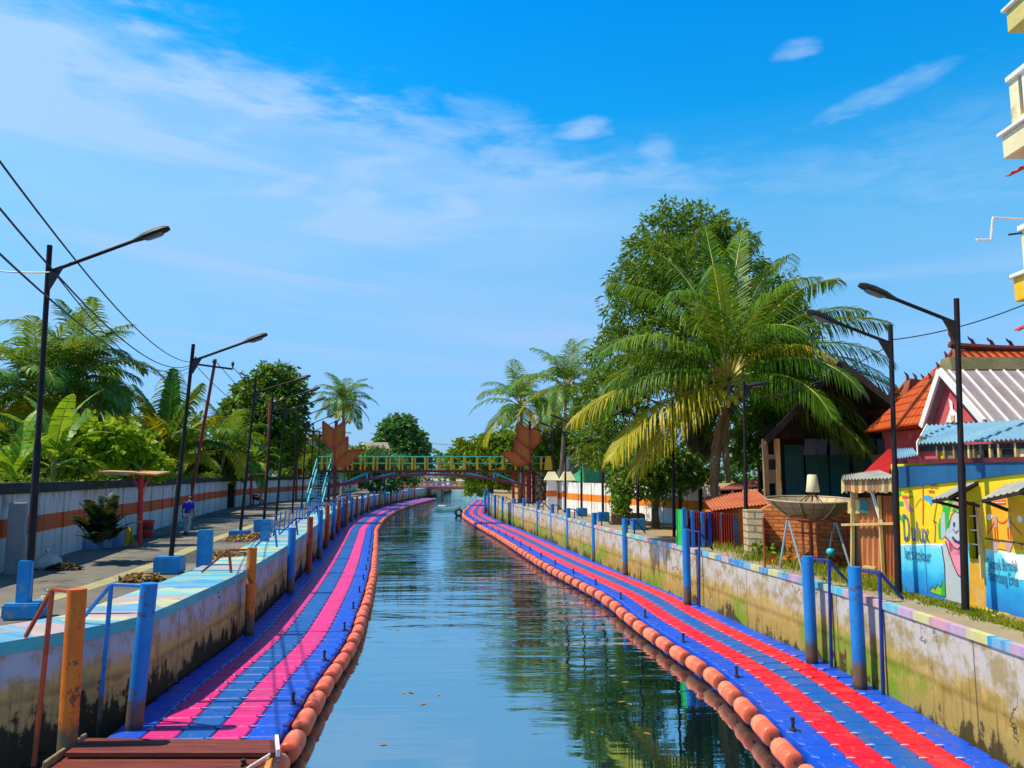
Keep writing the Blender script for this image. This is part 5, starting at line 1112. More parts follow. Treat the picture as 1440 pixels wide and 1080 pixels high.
MGREEN = pm('mural_green', (.03, .48, .03), (.02, .40, .05), 2, .75, .1); MDARK = pm('mural_ink_blue', (.015, .05, .20), (.03, .06, .16), 4, .75); MORG = pm('mural_orange', (.80, .34, .01), (.80, .42, .02), 1.2, .75, .1); MLINE = pm('mural_dark_outline', (.05, .03, .06), (.08, .04, .05), 4, .75); MRED = pm('mural_red', (.62, .07, .02), (.7, .1, .03), 3, .75); MLILAC = pm('mural_mauve', (.50, .32, .34), (.45, .28, .3), 2, .75); MLIME = pm('mural_lime', (.30, .58, .02), (.22, .5, .03), 2, .75)
MBROWNTXT = pm('mural_faded_brown', (.36, .22, .02), (.42, .27, .03), 4, .75); MSKYB = pm('mural_bright_blue', (.03, .35, .75), (.05, .42, .75), 3, .75)
mural_mats = [MSEA, MWHITE, MGREY, MPINK, MGREEN, MDARK, MORG, MLINE, MRED, MLILAC, MLIME, MBROWNTXT, MSKYB, OCHREW]
def C(mat, lay, *poly): mur.face([mp(x, y_, lay) for x, y_ in poly], mural_mats.index(mat))
def stroke(mat, lay, pts, w):
    P = [mp(x, y_, lay) for x, y_ in pts]
    for a, c in zip(P, P[1:]):
        d = (c - a).normalized(); s_ = d.cross(MN).normalized() * w / 2; e = d * w * .3; mur.face([a - s_ - e, c - s_ + e, c + s_ + e, a + s_ - e], mural_mats.index(mat))
b1 = lambda zx, zy: (1250 + zx * .13194, 640 + zy * .13194)      # first zoomed crop
b2 = lambda zx, zy: (1250 + zx * .13194, 760 + zy * .13194)
q = lambda f, *pts: [f(*p) for p in pts]
# left field
C(MSEA, 1, *q(b2, (112, 45), (300, 42), (570, 35), (860, 28), (860, 760), (700, 720), (420, 640), (230, 570), (112, 520)))
C(MWHITE, 2, *q(b2, (112, 62), (200, 50), (300, 58), (420, 46), (570, 58), (570, 32), (420, 34), (300, 40), (112, 42)))
C(MLILAC, 1, *q(b1, (680, 560), (690, 460), (790, 460), (790, 640)))
C(MGREEN, 2, *q(b1, (560, 640), (580, 560), (540, 500), (550, 450), (600, 520), (620, 560), (640, 440), (690, 470), (660, 560), (640, 640), (640, 760), (600, 850)))
C(MGREEN, 2, *q(b1, (665, 600), (700, 545), (760, 540), (790, 580), (790, 620), (720, 580)))
C(MGREEN, 2, *q(b1, (548, 660), (525, 760), (535, 890), (556, 900), (560, 700)))
C(MGREEN, 2, *q(b1, (100, 380), (130, 370), (135, 430), (105, 445))); C(MGREEN, 2, *q(b1, (100, 500), (150, 490), (160, 540), (115, 545))); C(MGREEN, 2, *q(b1, (104, 610), (140, 650), (160, 700), (155, 740), (130, 690), (106, 690)))
C(MGREY, 3, *q(b1, (590, 870), (640, 760), (680, 620), (720, 590), (760, 640), (790, 720), (790, 980), (740, 1000), (690, 980)))
C(MGREY, 3, *q(b1, (556, 700), (580, 600), (600, 610), (610, 860), (560, 900)))
C(MGREY, 3, *q(b2, (568, 60), (590, 40), (620, 20), (700, 200), (770, 400), (800, 420), (800, 680), (605, 625), (600, 300), (575, 130)))
C(MPINK, 4, *q(b1, (600, 868), (640, 900), (700, 985), (745, 1005), (790, 950), (790, 1061), (640, 1061)))
C(MPINK, 4, *q(b2, (640, 0), (790, 0), (790, 390), (755, 378), (700, 270), (660, 130)))
stroke(MLINE, 6, q(b1, (600, 868), (640, 900), (700, 985), (745, 1005), (792, 940)), .018); stroke(MLINE, 6, q(b2, (610, 10), (650, 130), (695, 260), (745, 370), (792, 395)), .02); stroke(MLINE, 6, q(b2, (568, 60), (580, 140), (600, 260), (604, 400), (610, 600)), .016)
stroke(MDARK, 6, q(b1, (690, 880), (715, 915), (750, 930), (785, 925)), .05); stroke(MLINE, 6, q(b1, (640, 770), (672, 640), (710, 595), (760, 620), (790, 690)), .014); stroke(MDARK, 6, q(b1, (703, 720), (700, 755)), .035); stroke(MDARK, 6, q(b1, (690, 790), (720, 830), (745, 800)), .015)
C(MLIME, 4, *q(b2, (440, 545), (470, 490), (500, 520), (525, 470), (560, 500), (580, 430), (606, 470), (606, 600))); C(MGREEN, 5, *q(b2, (560, 580), (580, 430), (606, 470), (606, 600)))
stroke(MLINE, 6, q(b2, (440, 540), (470, 490), (500, 520), (525, 470), (560, 500), (582, 430)), .012); C(MPINK, 3, *q(b1, (160, 460), (195, 470), (230, 560), (270, 590), (240, 612), (190, 570)))
C(MSKYB, 3, *q(b1, (360, 440), (420, 425), (500, 460), (515, 500), (470, 500), (450, 540), (425, 490), (370, 465)))
stroke(MLINE, 4, q(b1, (515, 500), (500, 600), (485, 700), (500, 760), (492, 930)), .014); stroke(MBROWNTXT, 4, q(b1, (350, 460), (310, 500), (285, 550)), .016); stroke(MLINE, 4, q(b1, (480, 700), (510, 720)), .02)
# the small faded writing is illegible in the photograph: broken strokes
for x0, x1, yy in ((178, 228, 325), (155, 235, 385), (205, 260, 445), (450, 520, 320), (445, 530, 345), (425, 545, 452)):
    x = x0
    while x < x1: stroke(MBROWNTXT, 4, q(b1, (x, yy + random.uniform(-8, 8)), (x + 6, yy + random.uniform(-8, 8))), .022); x += 13
C(MRED, 3, *q(b1, (145, 430), (205, 432), (205, 460), (147, 462))); C(MRED, 3, *q(b1, (430, 370), (490, 380), (490, 402), (430, 400)))
stroke(MRED, 5, q(b1, (368, 235), (368, 740)), .02); stroke(MSKYB, 5, q(b2, (385, 0), (405, 545)), .022)
# ochre strip, right field
C(OCHREW, 1, *q(b2, (860, 200), (1030, 200), (1035, 720), (862, 690)))
C(MORG, 1, *q(b1, (1045, 500), (1090, 440), (1300, 440), (1445, 520), (1445, 960), (1040, 880)))
C(MSEA, 2, *q(b2, (1035, 80), (1440, 150), (1450, 150), (1450, 860), (1260, 770), (1060, 725), (1040, 700))); C(MWHITE, 3, *q(b2, (1180, 110), (1450, 155), (1450, 420), (1340, 420), (1380, 300), (1260, 230)))
C(MRED, 3, *q(b1, (1125, 490), (1245, 475), (1248, 525), (1127, 530)))
for x in range(1140, 1240, 16): stroke(MWHITE, 4, q(b1, (x, 507), (x + 8, 500)), .014)
MTOW = MLILAC
for x in (1145, 1285): C(MTOW, 4, *q(b1, (x - 16, 652), (x + 16, 650), (x + 14, 770), (x - 14, 772))); stroke(MRED, 5, q(b1, (x - 14, 770), (x - 6, 890)), .016); stroke(MRED, 5, q(b1, (x + 12, 770), (x + 20, 905)), .016)
stroke(MRED, 4, q(b1, (1055, 840), (1100, 770), (1132, 700)), .018); stroke(MRED, 4, q(b1, (1158, 690), (1190, 720), (1230, 720), (1272, 680)), .018); stroke(MRED, 4, q(b1, (1300, 700), (1350, 770), (1420, 850)), .018)
stroke(MLINE, 5, q(b1, (1035, 890), (1240, 915), (1445, 950)), .025)
GREYD = MLINE
for x in (1130, 1270): C(MLILAC, 4, *q(b2, (x - 40, 12), (x + 60, 25), (x + 30, 110), (x + 20, 130), (x - 5, 120)))
for x in (1075, 1215, 1380): C(MORG, 5, *q(b2, (x - 45, 85), (x - 40, 40), (x - 15, 14), (x + 15, 20), (x + 40, 55), (x + 48, 100)))
C(MWHITE, 3, *q(b1, (1050, 640), (1085, 625), (1110, 650), (1095, 690), (1055, 685))); C(MWHITE, 3, *q(b1, (1370, 660), (1400, 640), (1430, 670), (1420, 720), (1375, 700)))
mur.build('mural', mural_mats, root)
# lettering
def letter(txt, x0, y0, x1, y1, hgt, m_, lay, lean=0.): 
    cu = bpy.data.curves.new('t', 'FONT'); cu.body = txt; cu.size = 1; cu.resolution_u = 3; cu.extrude = .0
    to = bpy.data.objects.new('t', cu); COL.objects.link(to); dg = bpy.context.evaluated_depsgraph_get(); me = bpy.data.meshes.new_from_object(to.evaluated_get(dg)); bpy.data.objects.remove(to)
    xs = [v.co.x for v in me.vertices]; ys = [v.co.y for v in me.vertices]; w = max(xs) - min(xs); mnx = min(xs); capy = .72
    A, B_ = mp(x0, y0, lay), mp(x1, y1, lay); U = (B_ - A); up = Vector((0, 0, 1))
    off = wloc(root); vs = [tuple(A + U * ((v.co.x - mnx) / w) + up * (v.co.y / capy * hgt) + MU * lean * v.co.y - off) for v in me.vertices]
    m2 = bpy.data.meshes.new('lettering'); m2.from_pydata(vs, [], [tuple(p.vertices) for p in me.polygons]); m2.materials.append(m_); o = bpy.data.objects.new('lettering', m2); COL.objects.link(o); o.parent = root
hh = lambda x, ya, yb: mp(x, ya).z - mp(x, yb).z
MTXT = pm('mural_text_blue', (.03, .09, .28), (.05, .11, .24), 4, .75)
letter('D', 1272.5, 760, 1281, 761, hh(1276, 722, 761), MTXT, 7); letter('ulux', 1283.5, 760.5, 1308, 763, hh(1290, 735, 765), MTXT, 7); letter("let's colour", 1274, 785.5, 1310.5, 790.5, hh(1290, 770, 788), MDARK, 7)
letter('Sekanak Bersolek', 1390, 800, 1433, 803.5, hh(1410, 785, 801.5), MDARK, 7); letter('Palembang Emas', 1391.5, 816, 1433.5, 824.5, hh(1412, 803, 820), MDARK, 7)
# awnings of the mural building
def awning(nm, tl, tr_, reach, drop, lab):
    A, B_ = mp(*tl), mp(*tr_); o = MN * reach - Vector((0, 0, drop)); mb = MB(); corr(mb, A + o, B_ + o, B_, A, max(4, int((B_ - A).length / .12)), .015); aw = mb.build('awning_sheet', GREYSHEET, root)
    for p in (A, B_):
        mb = MB(); mb.bar(p + o * .95 - Vector((0, 0, .04)), p - Vector((0, 0, .42)) + MN * .03, .05); mb.bar(p - Vector((0, 0, .04)) + MN * .03, p + o * .98 - Vector((0, 0, .05)), .05); mb.build('awning_bracket', WOODD, aw)
    mb = MB(); mb.bar(A + o * .96 - Vector((0, 0, .04)), B_ + o * .96 - Vector((0, 0, .04)), .05); mb.build('awning_batten', WOODD, aw)
awning('a', (1352, 681), (1376, 677), .62, .26, ''); awning('a', (1416, 681), (1470, 668), .50, .24, '')
mb = MB(); mb.bar(Z(W0, zw0 - .02) + MN * .01 - MU * .08, Z(W0, zw1) + MN * .01 - MU * .08, .10, .03); mb.bar(Z(W1, zw0 - .3) + MN * .02 + MU * .10, Z(W1, zw1) + MN * .02 + MU * .10, .12, .04); mb.build('window_frame', PLANKY, root)
# drain pipes
# upper room set on the roof of the mural building, with its blue sheet roof
root = thing('upper_shack', 'wooden upper room with a blue corrugated lean-to roof above the mural', 'shack', Z(M0 - MN * .5, ztop))
off = -MN * .08; U0 = M0 + off + MU * .45; U1 = M2 + off; zt_ = 4.86
def up_(px, py): return atplane(px, py, U0, MN)
xs_ = [1293, 1321, 1331, 1359, 1383, 1408, 1432, 1500]; mts = [PINKW, YELLOW, WOODB, WOODB, WOODD, BLACK, CREAM]  # the black panel stands in for the shade of an opening
for i in range(7):
    a, c = up_(xs_[i], 640), up_(xs_[i + 1] - (.0), 640); mb = MB(); quadslab(mb, [Z(a, ztop), Z(c, ztop), Z(c, zt_ - .2), Z(a, zt_ - .2)], -MN * .06); mb.build('wall_panel', mts[i], root)
for px in (1321, 1331, 1345, 1359, 1366, 1373, 1383, 1396, 1408, 1432):
    a = up_(px, 640); mb = MB(); mb.bar(Z(a, ztop) + MN * .03, Z(a, zt_ - .15) + MN * .03, .05); mb.build('batten', WOODB if px % 2 else PLANKY, root)
mb = MB(); mb.bar(Z(up_(1280, 655), ztop + .04) + MN * .10, Z(U1, ztop + .04) + MN * .10, .10, .08); mb.build('sill_beam', MAROON, root)
mb = MB(); a = Z(up_(1293, 640), ztop); quadslab(mb, [a, a - MN * 1.0, a - MN * 1.0 + Vector((0, 0, .62)), a + Vector((0, 0, .5))], MU * .05); mb.build('side_wall', WOODB, root)
A, B_ = atplane(1290, 624, M0 + MN * .05, MN), atplane(1470, 616, M0 + MN * .05, MN); Cc, Dd = Z(B_, 5.12) - MN * .95, Z(A, 5.2) - MN * 1.05 - MU * .9
mb = MB(); corr(mb, A, B_, Cc, Dd, 30, .022); mb.build('roof_sheet', BLUEMETAL, root)
mb = MB(); quadslab(mb, [A + Vector((0, 0, -.20)), A + Vector((0, 0, .03)), Dd + Vector((0, 0, .03)), Dd + Vector((0, 0, -.20))], -MU * .03); mb.build('barge_board', WHITEP, root)
mb = MB(); a = A - MN * .12 - Vector((0, 0, .10)); c = B_ - MN * .12 - Vector((0, 0, .10)); mb.bar(a, c, .08, .10); mb.build('eave_beam', WOODD, root)

# orange tiled house
HB = 17.5
def hp_(px, py, Y): return atd(px, py, Y)
root = thing('tiled_house', 'house with steep orange tiled hip roof and faded red gable', 'house', Vector((12.5, 20, G0)))
e0 = hp_(1262, 600, 22.3); apex = hp_(1343, 492, 22.0); e1 = Vector((11.3, 18.9, e0.z)); rr = apex + Vector((9, .2, 0)); e2 = Vector((21, 18.9, e0.z)); eb = Vector((11.6, 25.4, e0.z)); eb2 = Vector((21, 25.4, e0.z))
mb = MB(); uvquad(mb, [e0, e1, apex]); uvquad(mb, [e1, e2, rr, apex]); uvquad(mb, [eb, e0, apex]); uvquad(mb, [eb2, eb, apex, rr]); mb.face([e0, eb, eb2, e2, e1]); tr0 = mb.build('roof', ROOFTILE, root)
mb = MB(); n_ = 9
pts = [apex.lerp(rr, i / 16) + Vector((0, 0, .12 - .18 * math.sin(PI * min(1, i / 8)) * .5)) for i in range(17)]; mb.tube([apex + Vector((-.15, 0, .16))] + pts, .10, 8); rd = mb.build('ridge_cap', REDROOF, tr0, smooth=40)
mb = MB(); [mb.bar(a, c, .16, .14) for a, c in ((e0, apex), (e1, apex))]; mb.build('hip_cap', pm('dark_hip_tile', (.20, .05, .02), (.28, .08, .03), 3, .8), tr0)
for i in range(0, 12):
    c = apex.lerp(rr, i / 16) + Vector((0, 0, .2 - .09 * math.sin(PI * min(1, i / 8)))); k = 1.6 if i == 0 else 1
    mb = MB(); mb.tube([c, c + Vector((-.05, 0, .12 * k)), c + Vector((-.13, 0, .17 * k)), c + Vector((-.16, 0, .24 * k))], [.055 * k, .045 * k, .03 * k, .008], 7); mb.build('finial', pm('dark_finial', (.10, .02, .02), (.14, .03, .03), 4, .7), tr0, smooth=50)
for i in range(3):
    c = e0.lerp(apex, .58 + .14 * i) + Vector((0, 0, .08)); mb = MB(); mb.tube([c, c + Vector((-.02, 0, .12)), c + Vector((-.07, 0, .2))], [.05, .04, .01], 6); mb.build('finial', MATS['dark_finial'], tr0)
mb = MB(); mb.box(((e1.x + e2.x) / 2 + .6, 22.2, (G0 + e0.z) / 2), (e2.x - e1.x - .6, 6.0, e0.z - G0 - .05)); mb.build('wall', PINKW, root)
# metal roofed front wing with gable towards the canal
g_a = hp_(1328, 521, 19.1); g_n = Vector((10.85, 17.5, atd(1385, 591, 17.5).z)); g_f = hp_(1303, 598, 19.95)
wing = thing('front_wing', 'front wing of the tiled house with pale standing seam roof and red gable', 'house', Vector((11, 18.5, G0)))
gx = Vector((9, .1, 0))
mb = MB(); mb.hexa([Z(g_f, G0) + Vector((.12, 0, 0)), Z(g_n, G0) + Vector((.12, 0, 0)), Z(g_n, G0) + gx, Z(g_f, G0) + gx] + [g_f + Vector((.12, 0, -.02)), g_n + Vector((.12, 0, -.02)), g_n + gx, g_f + gx]); mb.build('wall', PINKW, wing)
mb = MB(); t_ = Vector((.12, 0, 0)); mb.face([g_n + t_, g_a + t_, g_f + t_]); mb.build('gable', PINKW, wing)
mb = MB(); up3 = Vector((.0, 0, .03)); N_ = (gx).cross(g_a - g_n).normalized()
if N_.z < 0: N_ = -N_
o_ = Vector((-.12, 0, 0)); quadslab(mb, [g_n + o_ + (g_n - g_a) * .03, g_n + gx, g_a + gx, g_a + o_], N_ * -.04); quadslab(mb, [g_f + gx, g_f + o_, g_a + o_ + Vector((0, 0, .002)), g_a + gx + Vector((0, 0, .002))], Vector((0, 0, -.04))); rf = mb.build('roof', ZINC, wing)
for i in range(26):
    t = (i + .3) / 26; a = (g_n + (g_n - g_a) * .03).lerp(g_n + gx, t); c = g_a.lerp(g_a + gx, t); mb = MB(); mb.bar(a + N_ * .012, c + N_ * .012, .035, .05); mb.build('seam', WHITEP, rf)
for a, c in ((g_n, g_a), (g_f, g_a)):
    mb = MB(); mb.bar(a + o_ + (a - c) * .03, c + o_, .07, .16); mb.build('barge_board', WHITEP, wing)
gp = lambda px, py: atplane(px, py, g_n + Vector((.10, 0, 0)), (g_f - g_n).cross(Vector((0, 0, 1))).normalized())
mb = MB(); mb.face([gp(*p) for p in ((1330, 594), (1336, 575), (1334, 560), (1339, 565), (1340, 575), (1349, 585), (1349, 594))]); mb.build('bare_plaster_patch', WHITEP, wing)
mb = MB(); q_ = [gp(1338.5, 592), gp(1343, 592), gp(1343, 584), gp(1338.5, 584)]; quadslab(mb, q_, Vector((-.03, 0, 0))); mb.build('gable_vent', pm('yellow_vent', (.6, .42, .2), (.7, .5, .3), 3, .7), wing)
m1 = MB(); a, c = g_a + Vector((.2, .0, .0)), g_a + gx; m1.hexa([Vector((a.x, a.y + .0, a.z + .03)), Vector((c.x, c.y, c.z + .03)), Vector((c.x, c.y + .5, c.z + .03)), Vector((a.x, a.y + .5, a.z + .03)), Vector((a.x, a.y + .1, a.z + .36)), Vector((c.x, c.y + .1, c.z + .36)), Vector((c.x, c.y + .5, c.z + .36)), Vector((a.x, a.y + .5, a.z + .36))]); m1.build('mossy_parapet', pm('mossy_masonry', (.28, .24, .14), (.20, .18, .08), 3, .95, .5, c3=(.08, .08, .04)), wing)
# second small hip roof behind
root = thing('rear_house', 'smaller orange tiled hip roof behind the dark wooden house', 'house', Vector((14, 27, G0)))
d2 = 26.5; A, B_, Cc, Dd = hp_(1240, 580, d2), hp_(1262, 600, d2 - 2), hp_(1310, 600, d2 - 2), hp_(1277, 537, d2); E_ = hp_(1315, 542, d2 + .5)
mb = MB(); uvquad(mb, [A, B_, Dd]); uvquad(mb, [B_, Cc, E_, Dd]); uvquad(mb, [A + Vector((.5, 4, 0)), A, Dd, E_]); mb.build('roof', ROOFTILE, root)
mb = MB(); mb.bar(Dd, E_ + (E_ - Dd) * .2, .2, .22); mb.bar(Dd, B_, .16, .16); mb.bar(Dd, A, .16, .16); mb.build('ridge_cap', pm('dark_hip_tile', (0, 0, 0)), root)
for t in (0, .3, .6, .9):
    c = Dd.lerp(E_, t) + Vector((0, 0, .1)); mb = MB(); mb.tube([c, c + Vector((-.02, 0, .14)), c + Vector((-.12, 0, .26))], [.06, .05, .01], 6); mb.build('finial', MATS['dark_finial'], root)
mb = MB(); mb.hexa([Z(p, G0) for p in (B_ + Vector((.3, .3, 0)), Cc, Cc + Vector((0, 3, 0)), A + Vector((.5, 2, 0)))] + [Z(p, B_.z - .05) for p in (B_ + Vector((.3, .3, 0)), Cc, Cc + Vector((0, 3, 0)), A + Vector((.5, 2, 0)))]); mb.build('wall', CREAM, root)

# dark wooden house with its big shaded gable
D = 27.0
root = thing('wooden_house', 'dark timber house with a wide shaded gable and teal doors', 'house', Vector((11, D, G0)))
La, Ap, Ra = atd(1062, 622, D), atd(1163, 517, D), atd(1272, 603, D - 1.0)
bk = Vector((2.75, 9, 0)); fo = Vector((-.05, -1.3, 0)); th = Vector((0, 0, -.12))
SHROOF = pm('shaded_roof_slope', (.020, .015, .013), (.032, .024, .018), 2, .8, .2, stretch=(1, 4, 1)); TROOF = pm('sunlit_pink_roof_tiles', (.45, .16, .10), (.38, .12, .07), 2, .8, .3)  # one roof: sun and shade put into the colours of its two slopes
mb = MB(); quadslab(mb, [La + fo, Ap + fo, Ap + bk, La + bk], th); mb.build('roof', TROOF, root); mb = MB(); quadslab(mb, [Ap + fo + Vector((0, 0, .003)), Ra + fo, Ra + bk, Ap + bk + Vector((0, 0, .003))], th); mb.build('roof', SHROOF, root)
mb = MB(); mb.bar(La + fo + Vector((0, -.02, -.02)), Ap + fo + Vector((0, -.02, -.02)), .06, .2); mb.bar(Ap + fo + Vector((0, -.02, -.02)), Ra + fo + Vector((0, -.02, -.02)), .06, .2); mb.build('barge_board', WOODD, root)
zf = atd(1100, 700, D).z; ze = atd(1100, 617, D).z
xl_, xr_ = atd(1078, 640, D).x, atd(1262, 640, D).x
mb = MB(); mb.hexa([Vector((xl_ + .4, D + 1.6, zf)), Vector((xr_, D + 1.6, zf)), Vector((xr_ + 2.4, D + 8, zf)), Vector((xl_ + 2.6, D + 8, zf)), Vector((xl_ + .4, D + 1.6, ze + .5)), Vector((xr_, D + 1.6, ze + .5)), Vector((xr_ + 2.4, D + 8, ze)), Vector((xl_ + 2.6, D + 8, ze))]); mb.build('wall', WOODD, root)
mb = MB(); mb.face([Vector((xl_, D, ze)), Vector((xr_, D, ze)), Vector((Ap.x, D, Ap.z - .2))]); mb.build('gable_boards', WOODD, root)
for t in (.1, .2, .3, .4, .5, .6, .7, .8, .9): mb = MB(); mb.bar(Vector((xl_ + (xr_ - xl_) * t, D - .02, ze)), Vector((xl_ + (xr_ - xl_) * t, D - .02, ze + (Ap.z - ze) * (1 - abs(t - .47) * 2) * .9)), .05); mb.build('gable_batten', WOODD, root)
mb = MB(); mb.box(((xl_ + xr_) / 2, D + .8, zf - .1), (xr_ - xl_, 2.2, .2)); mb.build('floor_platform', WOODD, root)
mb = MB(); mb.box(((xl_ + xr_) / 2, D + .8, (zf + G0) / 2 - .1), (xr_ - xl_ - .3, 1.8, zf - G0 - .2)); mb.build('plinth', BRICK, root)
for px, m3 in ((1076, WOODB), (1093, PLANKY), (1265, WOODD)):
    x = atd(px, 640, D).x; mb = MB(); mb.box((x, D, (zf + ze) / 2), (.16, .16, ze - zf)); mb.build('post', m3, root)
for px, w in ((1118, .75), (1147, .9), (1180, .7), (1215, .8)):
    x = atd(px, 660, D + 1.6).x; mb = MB(); mb.box((x, D + 1.57, zf + .95), (w, .05, 1.9)); dr = mb.build('door', TEAL, root)
    mb = MB(); [mb.box((x + s_ * w * .25, D + 1.535, zf + zz_), (w * .32, .02, .6)) for s_ in (-1, 1) for zz_ in (.5, 1.3)]; mb.build('door_panel', TEAL, dr)
x = atd(1084, 660, D).x; mb = MB(); mb.box((x, D - .02, zf + 1.0), (.42, .05, 1.0)); dr = mb.build('carved_shutter', WOODB, root); mb = MB(); mb.box((x, D - .05, zf + 1.15), (.3, .03, .36)); mb.build('shutter_panel', WOODD, dr)
for px in (1140, 1158, 1172, 1196, 1210, 1224, 1238):
    p = atd(px, 617, D - .3); mb = MB(); mb.hexa([p + Vector((a, b_, -.55)) for a, b_ in ((-.28, -.02), (.2, -.02), (.2, .02), (-.28, .02))] + [p + Vector((a, b_, 0)) for a, b_ in ((-.2, -.02), (.2, -.02), (.2, .02), (-.2, .02))]); mb.build('hanging_cloth', pm('slate_cloth', (.05, .08, .12), (.08, .1, .14), 4, .9), root)

broadtree(Vector((9.8, 31.5, G0)), [cl(1075, 580, 31.5, 26), cl(1100, 560, 32, 26), cl(1062, 610, 31, 22), cl(1050, 640, 31, 20), cl(1120, 545, 33, 22)], 'dark leafy tree between the mango tree and dark timber house', 3600, .3, BROAD, 77, 'broadleaf_tree', .14, asp=.4, limbs=4)
# small lean-to roofs between
root = thing('red_roof_shed', 'shed with bright red sheet roof below the dark house', 'shed', atd(1235, 690, 19))
A, B_, Cc, Dd = atd(1208, 672, 18.5), atd(1250, 668, 17.5), atd(1262, 634, 19.0), atd(1250, 632, 20)
mb = MB(); corr(mb, A, B_, Cc, Dd, 14, .02); mb.build('roof_sheet', REDP, root); mb = MB(); P = [A, B_, Cc, Dd]; mb.hexa([Z(p, G0) for p in P] + [p - Vector((0, 0, .08)) for p in P]); mb.build('wall', WOODD, root)
mb = MB(); corr(mb, atd(1259, 645, 17.0), atd(1291, 640, 16.6), atd(1283, 630, 17.4), atd(1262, 631, 18), 8, .02); mb.build('blue_patch_sheet', BLUEMETAL, root)
# rusty shack
SD = at(1230, 822, G0).y
root = thing('rusty_shack', 'patched shack of rusty sheets and planks beside the yellow mural', 'shack', at(1230, 822, G0))
sp_ = lambda px, py, dd=0: atd(px, py, SD + dd + (1263 - px) / 66 * .75)
for (x0, x1, yt_, yb_, m3, dd) in ((1197, 1206, 690, 822, PLANKY, .0), (1206, 1238, 700, 828, RUSTSHEET, .02), (1238, 1263, 697, 832, RUSTSHEET2, 0.)):
    mb = MB(); P = [sp_(x0, yb_ + 4, dd), sp_(x1, yb_ + 4, dd), sp_(x1, yt_, dd), sp_(x0, yt_, dd)]
    if m3 is PLANKY: quadslab(mb, P, Vector((0, .04, 0)))
    else: corr(mb, P[0], P[1], P[2], P[3], 5 if x1 == 1263 else 4, .018)
    mb.build('sheet_panel', m3, root)
rs = random.Random(8); x = 1184.
while x < 1263:
    w = rs.uniform(3.5, 7); mb = MB(); quadslab(mb, [sp_(x, 692 + rs.uniform(-2, 2), -.25), sp_(x + w * .88, 692 + rs.uniform(-2, 2), -.25), sp_(x + w * .88, 675 - (x - 1184) * .03, -.25), sp_(x, 675 - (x - 1184) * .03, -.25)], Vector((0, .03, 0))); mb.build('fringe_board', [PLANKY, WOODB, PLANKY, RUSTSHEET2][rs.randrange(4)], root); x += w
A, B_ = sp_(1183, 675, -.3), sp_(1263, 672, -.3); mb = MB(); corr(mb, A, B_, B_ + Vector((.2, 1.3, .16)), A + Vector((.6, 1.3, .10)), 16, .02); mb.build('roof_sheet', GREYSHEET, root)
for (a, c, w, m3) in (((1199, 690), (1199, 826), .07, PLANKY), ((1236, 697), (1243, 830), .06, PLANKY), ((1262, 690), (1262, 830), .07, WOODB), ((1184, 738), (1262, 736), .08, PLANKY), ((1214, 797), (1232, 799), .1, PLANKY), ((1226, 692), (1240, 738), .05, WHITEP)):
    mb = MB(); mb.bar(sp_(*a, -.06), sp_(*c, -.06), w, .05); mb.build('batten', m3, root)
mb = MB(); quadslab(mb, [sp_(1200, 822, -.03), sp_(1211, 826, -.03), sp_(1204, 735, -.03), sp_(1198, 730, -.03)], Vector((0, .02, 0))); mb.build('gap_shade_sheet', BLACK, root)  # black sheet laid on as the darkness of an open gap
mb = MB(); quadslab(mb, [sp_(1193, 722, -.04), sp_(1209, 722, -.04), sp_(1209, 703, -.04), sp_(1193, 703, -.04)], Vector((0, .03, 0))); mb.build('pale_board', PLANKY, root)
mb = MB(); quadslab(mb, [sp_(1210, 721, -.05), sp_(1222, 721, -.05), sp_(1221, 704, -.05), sp_(1209, 704, -.05)], Vector((0, .03, 0))); mb.build('window_vent', TEAL, root)
mb = MB(); P = [sp_(1197, 822, 0), sp_(1263, 832, 0), sp_(1263, 692, 0), sp_(1197, 692, 0)]; mb.hexa([P[0] + Vector((.06, .1, 0)), P[1] + Vector((-.05, .1, 0)), P[1] + Vector((-.05, 1.2, 0)), P[0] + Vector((.75, 1.2, 0)), P[3] + Vector((.06, .1, 0)), P[2] + Vector((-.05, .1, 0)), P[2] + Vector((-.05, 1.2, 0)), P[3] + Vector((.75, 1.2, 0))]); mb.build('inner_box', WOODD, root)

# brick wall and pale pillar, terracotta sheet roof
BD = at(1120, 795, G0).y + .3
root = thing('brick_wall', 'crumbling red brick wall behind the satellite dish', 'wall', Vector((atd(1120, 780, BD).x, BD, G0)))
top = [(1072, 716), (1085, 709), (1100, 707), (1115, 711), (1135, 712), (1150, 706), (1165, 703), (1180, 700), (1196, 702)]
mb = MB(); x0_ = atd(1072, 700, BD).x
P = [atd(x, y_, BD + 1.5 * (1196 - x) / 124) for x, y_ in top]
for a, c in zip(P, P[1:]):
    mb.face([Z(a, G0 - .1), Z(c, G0 - .1), c, a], 0, [(a.x, 0), (c.x, 0), (c.x, c.z - G0), (a.x, a.z - G0)]); o = Vector((0, .22, 0)); mb.face([a, c, c + o, a + o], 0, [(a.x, 0), (c.x, 0), (c.x, .2), (a.x, .2)]); mb.face([c + o, Z(c, G0 - .1) + o, Z(a, G0 - .1) + o, a + o], 0, [(0, 0), (.1, 0), (.1, .1), (0, .1)])
for a in (P[0], P[-1]): o = Vector((0, .22, 0)); mb.face([a, a + o, Z(a, G0 - .1) + o, Z(a, G0 - .1)], 0, [(0, 0), (.2, 0), (.2, 1), (0, 1)])
mb.build('masonry', BRICK, root)
mb = MB(); rs = random.Random(3)
